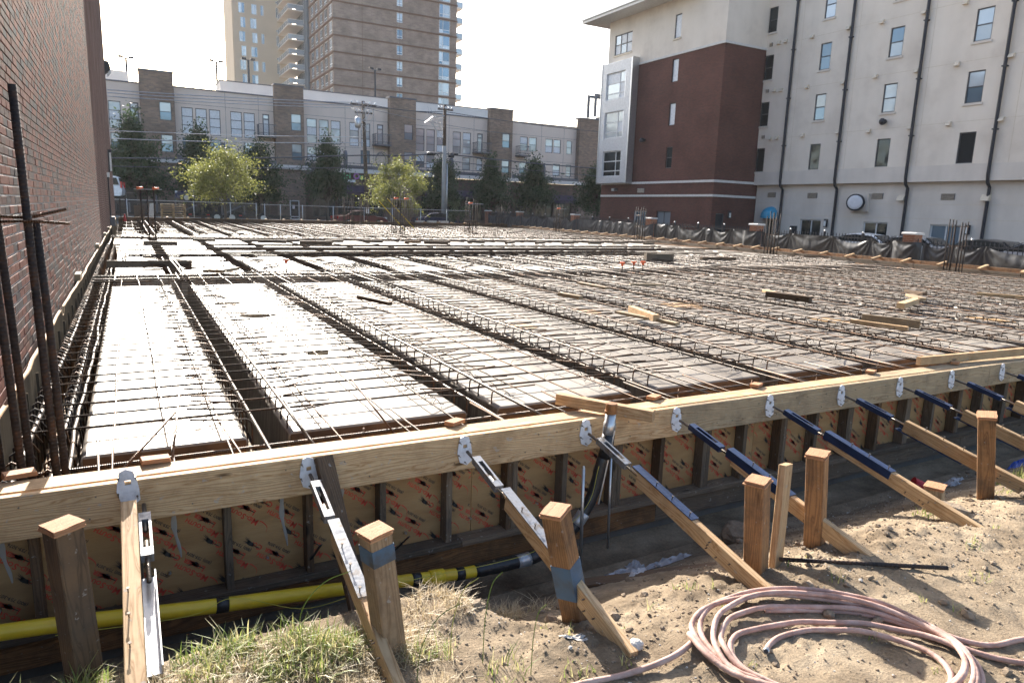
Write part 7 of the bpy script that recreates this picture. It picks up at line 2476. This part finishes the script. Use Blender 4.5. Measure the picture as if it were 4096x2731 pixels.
# ------------------------------------------------------------------ yellow gas pipe, riser, stakes
def smooth_path(pts, n=6):
    """Catmull-Rom through the points"""
    P = [Vector(p) for p in pts]
    P = [P[0] * 2 - P[1]] + P + [P[-1] * 2 - P[-2]]
    out = []
    for i in range(1, len(P) - 2):
        for k in range(n):
            t = k / n
            a, b, c, d = P[i - 1], P[i], P[i + 1], P[i + 2]
            out.append(0.5 * ((2 * b) + (c - a) * t + (2 * a - 5 * b + 4 * c - d) * t * t + (3 * b - a - 3 * c + d) * t ** 3))
    out.append(P[-2])
    return out
def build_pipe():
    t = thing('gas_pipe', 'yellow plastic gas pipe strapped low along the outside of the near form', 'pipe', (0, -1.2, -0.5))
    path = smooth_path([(-2.2, -1.22, -0.28), (-1.4, -1.22, -0.315), (-0.6, -1.21, -0.415), (0.0, -1.2, -0.485), (0.62, -1.2, -0.555), (0.80, -1.2, -0.57), (1.0, -1.2, -0.575)], 10)
    part('run', MB().tube(path, 0.034, 16), M['yellow_pipe'], t, True)
    part('coupling', MB().tube([(0.50, -1.202, -0.543), (0.505, -1.202, -0.5435), (0.585, -1.2, -0.553), (0.59, -1.2, -0.5535)], [0.034, 0.043, 0.043, 0.034], 16), M['yellow_pipe'], t, True)
    for a, b in ((-0.575, -0.52), (0.40, 0.45), (0.66, 0.71), (-1.74, -1.68)):
        q = [p for p in path]
        def at(x):
            for i in range(len(q) - 1):
                if q[i].x <= x <= q[i + 1].x:
                    u = (x - q[i].x) / (q[i + 1].x - q[i].x)
                    return q[i].lerp(q[i + 1], u)
            return q[-1]
        part('tape_band', MB().tube([at(a), at((a + b) / 2), at(b)], 0.0356, 16), M['tape'], t, True)
    for x, z in ((-0.05, -0.475), (0.42, -0.53)):
        part('hanger_strap', MB().obox((x - 0.02, -1.02, z + 0.12), (0.008, 0.0, 0.0), (0.0, 0.14, -0.115), (0.0006, 0.001, 0.001)), M['dark_metal'], t)
    part('tracer_wire', MB().tube(smooth_path([(-1.2, -1.26, -0.36), (-0.7, -1.26, -0.41), (-0.5, -1.26, -0.37), (-0.2, -1.27, -0.50), (0.05, -1.27, -0.50), (0.4, -1.25, -0.50), (0.9, -1.23, -0.53), (1.2, -1.23, -0.50), (1.5, -1.24, -0.30), (1.58, -1.24, -0.05)], 6), 0.0016, 4), M['string'], t)
    r = thing('gas_riser', 'taped black gas riser with a brown screw cap in front of the waler', 'pipe', (1.6, -1.2, -0.6))
    bend = smooth_path([(0.78, -1.2, -0.569), (1.0, -1.2, -0.575), (1.22, -1.2, -0.56), (1.42, -1.2, -0.46), (1.56, -1.2, -0.28), (1.63, -1.2, -0.05), (1.66, -1.2, 0.02)], 8)
    rb = [0.036 + 0.0012 * ((i * 7) % 3) for i in range(len(bend))]
    part('taped_bend', MB().tube(bend, rb, 14), M['tape'], r, True)
    for i0 in (10, 26):
        part('duct_tape', MB().tube(bend[i0:i0 + 4], 0.0395, 14), M['duct_tape'], r, True)
    part('upper_tape', MB().tube([(1.645, -1.2, -0.02), (1.66, -1.2, 0.04), (1.668, -1.2, 0.13)], [0.041, 0.04, 0.0385], 14), M['tape'], r, True)
    part('steel_pipe', MB().tube([(1.667, -1.2, 0.125), (1.672, -1.2, 0.20), (1.673, -1.2, 0.205), (1.676, -1.2, 0.275)], [0.0375, 0.0372, 0.0325, 0.0325], 16), M['galv'], r, True)
    part('screw_cap', MB().tube([(1.676, -1.2, 0.262), (1.676, -1.2, 0.275), (1.677, -1.2, 0.276), (1.678, -1.2, 0.315), (1.678, -1.2, 0.323)], [0.040, 0.040, 0.036, 0.036, 0.033], 18), M['copper'], r)
    part('clamp', MB().tube([(1.60, -1.23, -0.30), (1.685, -1.235, 0.16)], 0.006, 6), M['galv'], r)
    s_ = part('stake', MB().tube([(1.70, -1.22, -0.62), (1.69, -1.21, -0.02)], 0.008, 8), M['galv'], r, True)
    st = thing('steel_stake', 'thin grey steel stake standing left of the taped riser', 'stake', (1.47, -1.25, -0.6))
    part('rod', MB().tube([(1.475, -1.25, -0.66), (1.46, -1.25, -0.04)], 0.010, 8), M['galv'], st, True)
    part('tip', MB().tube([(1.46, -1.25, -0.0399), (1.46, -1.25, -0.028)], [0.010, 0.007], 8), M['galv'], st)
build_pipe()

# ------------------------------------------------------------------ hose
def build_hose():
    t = thing('air_hose', 'coiled dusty pink rubber hose on the bare ground at lower right', 'hose', (1.5, -3.0, -0.2))
    random.seed(12)
    pts = []
    # from the inner fitting outwards through several loose turns
    cx, cy = 1.46, -2.95
    fr, rt_ = Vector((0.485, 0.874)), Vector((0.874, -0.485))     # away from / across the view
    def pt(a, ra, rb, ox, oy, lift):
        p = Vector((cx, cy)) + rt_ * (ra * math.cos(a) + ox) + fr * (rb * math.sin(a) + oy)
        return Vector((p.x, p.y, gz(p.x, p.y) + 0.013 + lift))
    turns = [(0.30, 0.20, 0.04, -0.06, 0.0), (0.43, 0.25, 0.02, -0.08, 0.008), (0.50, 0.31, 0.07, -0.03, 0.014), (0.46, 0.30, -0.07, 0.03, 0.02), (0.54, 0.37, 0.05, 0.04, 0.022), (0.43, 0.36, -0.03, -0.05, 0.036), (0.57, 0.40, 0.02, 0.04, 0.03)]
    a0 = math.radians(165)
    n = 22
    for k in range(len(turns) - 1):
        for i in range(n):
            u = i / n
            p = [turns[k][j] * (1 - u) + turns[k + 1][j] * u for j in range(5)]
            a = a0 - (k + u) * 2 * math.pi
            pts.append(pt(a, p[0], p[1], p[2], p[3], p[4] + 0.006 * math.sin(a * 2 + k)))
    last = pts[-1]
    part('coil', MB().tube(smooth_path(pts, 3), 0.0112, 10), M['hose'], t, True)
    p0 = pts[0]
    d = (pts[0] - pts[1]).normalized()
    part('end_fitting', MB().tube([p0 + d * 0.001, p0 + d * 0.012, p0 + d * 0.02, p0 + d * 0.032], [0.0115, 0.0125, 0.0115, 0.0125], 12), M['galv'], t, True)
    part('bore', MB().tube([p0 + d * 0.0321, p0 + d * 0.0325], 0.0085, 12), M['dark_metal'], t)
    tail = [last, last + Vector((0.0, 0.06, -0.01)), Vector((0.86, -2.73, gz(0.86, -2.73) + 0.03)), Vector((0.66, -2.70, gz(0.66, -2.70) + 0.012)), Vector((0.40, -2.68, gz(0.4, -2.68) + 0.012)), Vector((0.1, -2.72, gz(0.1, -2.72) + 0.012))]
    tail = [pt(math.radians(172), 0.5, 0.35, 0.02, 0.04, 0.0)] + tail[2:]
    part('tail', MB().tube(smooth_path(tail, 8), 0.0112, 10), M['hose'], t, True)
    for k0, ends in ((4 * n + 2, [(2.02, -3.16), (2.25, -3.25), (2.62, -3.36)]), (2 * n + 3, [(1.98, -3.24), (2.16, -3.42), (2.34, -3.68)])):
        q = [p - Vector((0, 0, 0.016)) for p in pts[k0:k0 + 6:2]] + [Vector((x, y, gz(x, y) + 0.013)) for x, y in ends]
        part('outer_run', MB().tube(smooth_path(q, 8), 0.0112, 10), M['hose'], t, True)
    f = pts[-12]
    part('splice_sleeve', MB().tube([pts[-9], pts[-8], pts[-7]], 0.0115, 10), M['duct_tape'], t, True)
build_hose()

o = local_bar('ground_rebar', [(1.90, -2.33, gz(1.9, -2.33) + 0.045), (2.5, -2.80, gz(2.5, -2.8) + 0.035)], 0.0105, M['rebar_dark'], None, 10)
tag(o, 'ribbed steel bar lying on the ground right of the pale leaning board', 'rebar')

# ------------------------------------------------------------------ litter, stones, clods, grass
t = thing('plastic_cup', 'crushed red plastic cup lying in the shade by the form', 'cup', (4.55, -1.5, -0.5))
zc = gz(4.55, -1.5)
part('cup', MB().tube([(4.50, -1.46, zc + 0.075), (4.60, -1.54, zc + 0.035), (4.603, -1.5424, zc + 0.034)], [0.047, 0.032, 0.028], 18), M['red_cup'], t, True)
part('rim', MB().tube([(4.497, -1.4576, zc + 0.0762), (4.5005, -1.4604, zc + 0.0748)], 0.050, 18), M['red_cup'], t)
def crumple(name, loc, sx, sy, sz, mat, label, cat, seed, n=9):
    mb = MB()
    r = np.random.default_rng(seed)
    H = r.uniform(0, 1, (n, n))
    for j in range(n):
        for i in range(n):
            u, v = i / (n - 1) - 0.5, j / (n - 1) - 0.5
            e = 1 - 2 * max(abs(u), abs(v))
            x = loc[0] + u * sx * (1 + 0.25 * r.uniform(-1, 1))
            y = loc[1] + v * sy * (1 + 0.25 * r.uniform(-1, 1))
            mb.v.append((x, y, gz(x, y) + 0.004 + sz * (0.25 + 0.75 * H[j, i]) * (e ** 0.4 if e > 0 else 0)))
    mb.f = [(j * n + i, j * n + i + 1, (j + 1) * n + i + 1, (j + 1) * n + i) for j in range(n - 1) for i in range(n - 1)]
    o = part(name, mb, mat)
    return tag(o, label, cat)
crumple('litter_bag', (5.72, -1.64), 0.2, 0.14, 0.10, M['bag_blue'], 'crumpled blue bag at the right edge below the braces', 'bag', 1)
crumple('litter_sheet', (1.98, -1.42), 0.24, 0.10, 0.06, M['litter'], 'crumpled clear plastic strip in the shade left of the fourth brace post', 'litter', 2)
crumple('litter_sheet', (1.62, -1.46), 0.2, 0.16, 0.05, M['litter'], 'crumpled white plastic near the foot of the riser', 'litter', 3)
crumple('litter_sheet', (1.85, -1.32), 0.09, 0.08, 0.06, M['litter'], 'small white paper ball against the form base', 'litter', 4)
crumple('litter_sheet', (2.14, -1.4), 0.12, 0.08, 0.05, M['litter'], 'small plastic scrap right of the crumpled strip', 'litter', 5)
crumple('litter_sheet', (4.75, -1.62), 0.1, 0.07, 0.05, M['litter'], 'white paper scrap beside the red cup', 'litter', 6)
crumple('litter_sheet', (5.0, -1.5), 0.12, 0.1, 0.05, M['litter'], 'white paper scrap right of the red cup', 'litter', 7)
crumple('litter_sheet', (1.5, -1.75), 0.16, 0.08, 0.04, M['litter'], 'plastic scrap on the bank below the riser', 'litter', 8)
crumple('litter_sheet', (0.62, -2.42), 0.10, 0.05, 0.012, M['stone'], 'pale flat chip on the bank left of the blue banded post', 'chip', 9)

def rock(name, loc, s, mat, label, cat, seed, flat=0.7):
    r = np.random.default_rng(seed)
    mb = MB()
    nu, nv = 12, 8
    V = []
    for j in range(nv + 1):
        th = math.pi * j / nv
        for i in range(nu):
            ph = 2 * math.pi * i / nu
            d = np.array([math.sin(th) * math.cos(ph), math.sin(th) * math.sin(ph), math.cos(th)])
            q = 1 + 0.45 * float(fbm(np.array([d[0] * 2.3 + seed]), np.array([d[1] * 2.3 + d[2] * 1.7]), seed, 4))
            V.append((loc[0] + d[0] * s * q, loc[1] + d[1] * s * q * 0.9, loc[2] + d[2] * s * q * flat))
    mb.v = V
    mb.f = [(j * nu + i, j * nu + (i + 1) % nu, (j + 1) * nu + (i + 1) % nu, (j + 1) * nu + i) for j in range(nv) for i in range(nu)]
    return tag(part(name, mb, mat), label, cat)
rock('concrete_chunk', (-0.14, -1.66, gz(-0.14, -1.66) + 0.05), 0.13, M['stone'], 'pale broken concrete lump in the trench left of the second brace', 'rock', 5)
rock('stone', (0.80, -2.585, gz(0.8, -2.585) + 0.015), 0.032, M['stone'], 'small pale stone at the foot of the third brace', 'stone', 6)
rock('stone', (2.62, -1.42, gz(2.62, -1.42) + 0.05), 0.12, M['clod'], 'dark rock in the shade against the form base', 'rock', 7)
rock('stone', (4.05, -2.42, gz(4.05, -2.42) + 0.02), 0.045, M['clod'], 'brown stone in front of the pale faced post', 'stone', 8)

def scatter_clods():
    r = np.random.default_rng(33)
    base = []
    for k in range(6):
        rr = np.random.default_rng(90 + k)
        t_ = (1 + 5 ** 0.5) / 2
        ico = np.array([(-1, t_, 0), (1, t_, 0), (-1, -t_, 0), (1, -t_, 0), (0, -1, t_), (0, 1, t_), (0, -1, -t_), (0, 1, -t_), (t_, 0, -1), (t_, 0, 1), (-t_, 0, -1), (-t_, 0, 1)]) / 1.9
        base.append(ico * rr.uniform(0.6, 1.25, (12, 1)))
    F = [(0, 11, 5), (0, 5, 1), (0, 1, 7), (0, 7, 10), (0, 10, 11), (1, 5, 9), (5, 11, 4), (11, 10, 2), (10, 7, 6), (7, 1, 8), (3, 9, 4), (3, 4, 2), (3, 2, 6), (3, 6, 8), (3, 8, 9), (4, 9, 5), (2, 4, 11), (6, 2, 10), (8, 6, 7), (9, 8, 1)]
    for name, mat, n, smin, smax, lab, cat in (('soil_lumps', M['clod'], 900, 0.008, 0.034, 'crumbled soil lumps along the edge of the bank', 'soil'), ('soil_clods', M['clod'], 15000, 0.0018, 0.0085, 'dark soil clods strewn over the bare ground', 'soil'), ('gravel', M['stone'], 4500, 0.0013, 0.005, 'pale gravel chips strewn over the bare ground', 'gravel')):
        X = r.uniform(-1.4, 6.5, n * 3)
        Y = r.uniform(-3.9, -1.25, n * 3)
        dens = fbm(X * 1.4, Y * 1.4, 71, 4) + 0.22 + 0.25 * (np.abs(Y + 2.35) < 0.25)
        if name == 'soil_lumps':
            dens = fbm(X * 2.2, Y * 2.2, 75, 4) * 1.6 - 0.12 + 0.3 * (np.abs(Y + 2.2) < 0.3)
        keep = (dens > r.uniform(0, 0.55, n * 3)) & ((X > 0.1) | (Y > -1.9))
        X, Y = X[keep][:n], Y[keep][:n]
        Z = ground_z(X, Y)
        S = smin + (smax - smin) * r.uniform(0, 1, len(X)) ** 3.5
        big = r.uniform(0, 1, len(X)) < 0.02
        S = np.where(big, S * 2.6, S)
        V, FF = [], []
        for i in range(len(X)):
            b = base[i % 6] * S[i]
            a = r.uniform(0, 6.28)
            c, s = math.cos(a), math.sin(a)
            v = np.stack([b[:, 0] * c - b[:, 1] * s + X[i], b[:, 0] * s + b[:, 1] * c + Y[i], b[:, 2] * 0.75 + Z[i] + S[i] * 0.3], -1)
            o = 12 * i
            V.append(v)
            FF += [(p + o, q + o, w + o) for p, q, w in F]
        mb = MB()
        mb.v = [tuple(p) for p in np.concatenate(V)]
        mb.f = FF
        o = stuff(part(name, mb, mat))
        tag(o, lab, cat)
scatter_clods()

def blades(name, clumps, mat, label, cat, seed, hmin, hmax, w, lean=0.9):
    r = np.random.default_rng(seed)
    V, F = [], []
    for (cx, cy, rad, n, hs) in clumps:
        for i in range(n):
            a = r.uniform(0, 6.28)
            q = rad * math.sqrt(r.uniform(0, 1))
            x, y = cx + q * math.cos(a), cy + q * math.sin(a) * 0.8
            z = gz0(x, y)
            h = r.uniform(hmin, hmax) * hs * (1 - 0.4 * q / rad)
            d = r.uniform(0, 6.28)
            l = r.uniform(0.1, lean) * h
            dx, dy = math.cos(d), math.sin(d)
            ww = w * r.uniform(0.6, 1.3)
            sx, sy = -dy * ww, dx * ww
            b = len(V)
            for k, (u, lw) in enumerate(((0, 1), (0.35, 0.95), (0.7, 0.65), (1.0, 0.06))):
                px = x + dx * l * u * u
                py = y + dy * l * u * u
                pz = z - 0.005 + h * (u - 0.28 * u * u * (l / h))
                V.append((px - sx * lw, py - sy * lw, pz))
                V.append((px + sx * lw, py + sy * lw, pz))
            for k in range(3):
                F.append((b + 2 * k, b + 2 * k + 1, b + 2 * k + 3, b + 2 * k + 2))
    mb = MB()
    mb.v, mb.f = V, F
    o = stuff(part(name, mb, mat))
    return tag(o, label, cat)
_gx = np.arange(-2.0, 8.01, 0.02)
_gy = np.arange(-4.6, -1.19, 0.02)
_GX, _GY = np.meshgrid(_gx, _gy)
_GZ = ground_z(_GX, _GY)
def gz0(x, y):
    i = min(max(int((x + 2.0) / 0.02), 0), len(_gx) - 1)
    j = min(max(int((y + 4.6) / 0.02), 0), len(_gy) - 1)
    return float(_GZ[j, i])
random.seed(61)
cl = []
for k in range(36):
    x = random.choice((random.gauss(-1.15, 0.12), random.gauss(-0.55, 0.14), random.gauss(-0.22, 0.12), random.uniform(-1.3, 0.0)))
    y = -1.86 - 0.10 * (x + 1.2) - abs(random.gauss(0.03, 0.24))
    cl.append((x, max(y, -3.0), random.uniform(0.05, 0.12), 75, random.uniform(0.7, 1.25)))
blades('grass', cl, M['grass'], 'green and straw coloured grass on the bank at the lower left', 'grass', 3, 0.05, 0.15, 0.0028, 1.3)
cl = []
for k in range(85):
    x = random.uniform(-1.3, 0.05)
    cl.append((x, -1.95 - 0.10 * (x + 1.2) - abs(random.gauss(0.0, 0.25)), random.uniform(0.06, 0.14), 90, random.uniform(0.6, 1.1)))
for k in range(16):
    cl.append((random.gauss(0.52, 0.17), random.gauss(-1.82, 0.07), 0.07, 60, 1.0))
for k in range(10):
    cl.append((random.gauss(0.28, 0.1), random.gauss(-1.95, 0.08), 0.06, 50, 0.9))
blades('dry_grass', cl, M['grass_dry'], 'matted dry straw grass on the bank and in the shade below the pipe', 'grass', 4, 0.04, 0.12, 0.0016, 1.9)
cl = [(1.35, -2.28, 0.07, 26, 0.6), (1.95, -2.62, 0.05, 14, 0.7), (3.3, -2.25, 0.12, 60, 0.5), (4.6, -2.12, 0.15, 150, 0.8), (4.9, -2.0, 0.15, 130, 0.9), (4.2, -2.28, 0.12, 50, 0.6), (0.28, -2.5, 0.10, 46, 1.0), (0.5, -2.62, 0.08, 30, 0.7), (0.12, -2.3, 0.06, 20, 1.3), (2.6, -2.9, 0.08, 22, 0.5), (2.9, -2.7, 0.06, 16, 0.5), (0.75, -2.95, 0.08, 24, 0.7)]
for k in range(40):
    cl.append((random.uniform(0.2, 5.0), random.uniform(-3.4, -2.2), 0.03, 7, random.uniform(0.3, 0.7)))
blades('grass_tufts', cl, M['grass'], 'sparse green grass tufts on the bare ground and by the posts', 'grass', 5, 0.04, 0.13, 0.0022, 0.9)
# tall seed stalks
sm = MB()
for (x, y, h, a) in ((0.12, -2.35, 0.32, 0.5), (0.22, -2.42, 0.36, 0.3), (-0.05, -2.45, 0.30, 0.8), (0.35, -2.55, 0.28, 0.2), (-0.35, -1.98, 0.24, 1.0)):
    z = gz(x, y)
    sm.tube(smooth_path([(x, y, z), (x + 0.02 * a, y, z + h * 0.5), (x + 0.10 * a, y, z + h * 0.85), (x + 0.2 * a, y - 0.02, z + h)], 5), 0.0018, 4)
tag(part('seed_stalks', sm, M['grass']), 'thin bent grass stalks at the bottom of the photo', 'grass')
bpy.data.objects['seed_stalks']['kind'] = 'stuff'

# ------------------------------------------------------------------ thin backlit haze in the air
hz = bpy.data.materials.new('haze')
hz.use_nodes = True
nt = hz.node_tree
for n_ in list(nt.nodes):
    nt.nodes.remove(n_)
out = nt.nodes.new('ShaderNodeOutputMaterial')
pv = nt.nodes.new('ShaderNodeVolumePrincipled')
pv.inputs['Color'].default_value = (0.92, 0.93, 0.95, 1)
pv.inputs['Density'].default_value = 0.00013
pv.inputs['Anisotropy'].default_value = 0.3
nt.links.new(pv.outputs['Volume'], out.inputs['Volume'])
stuff(part('haze', MB().box(-950, 950, -950, 950, -3.0, 70.0), hz))
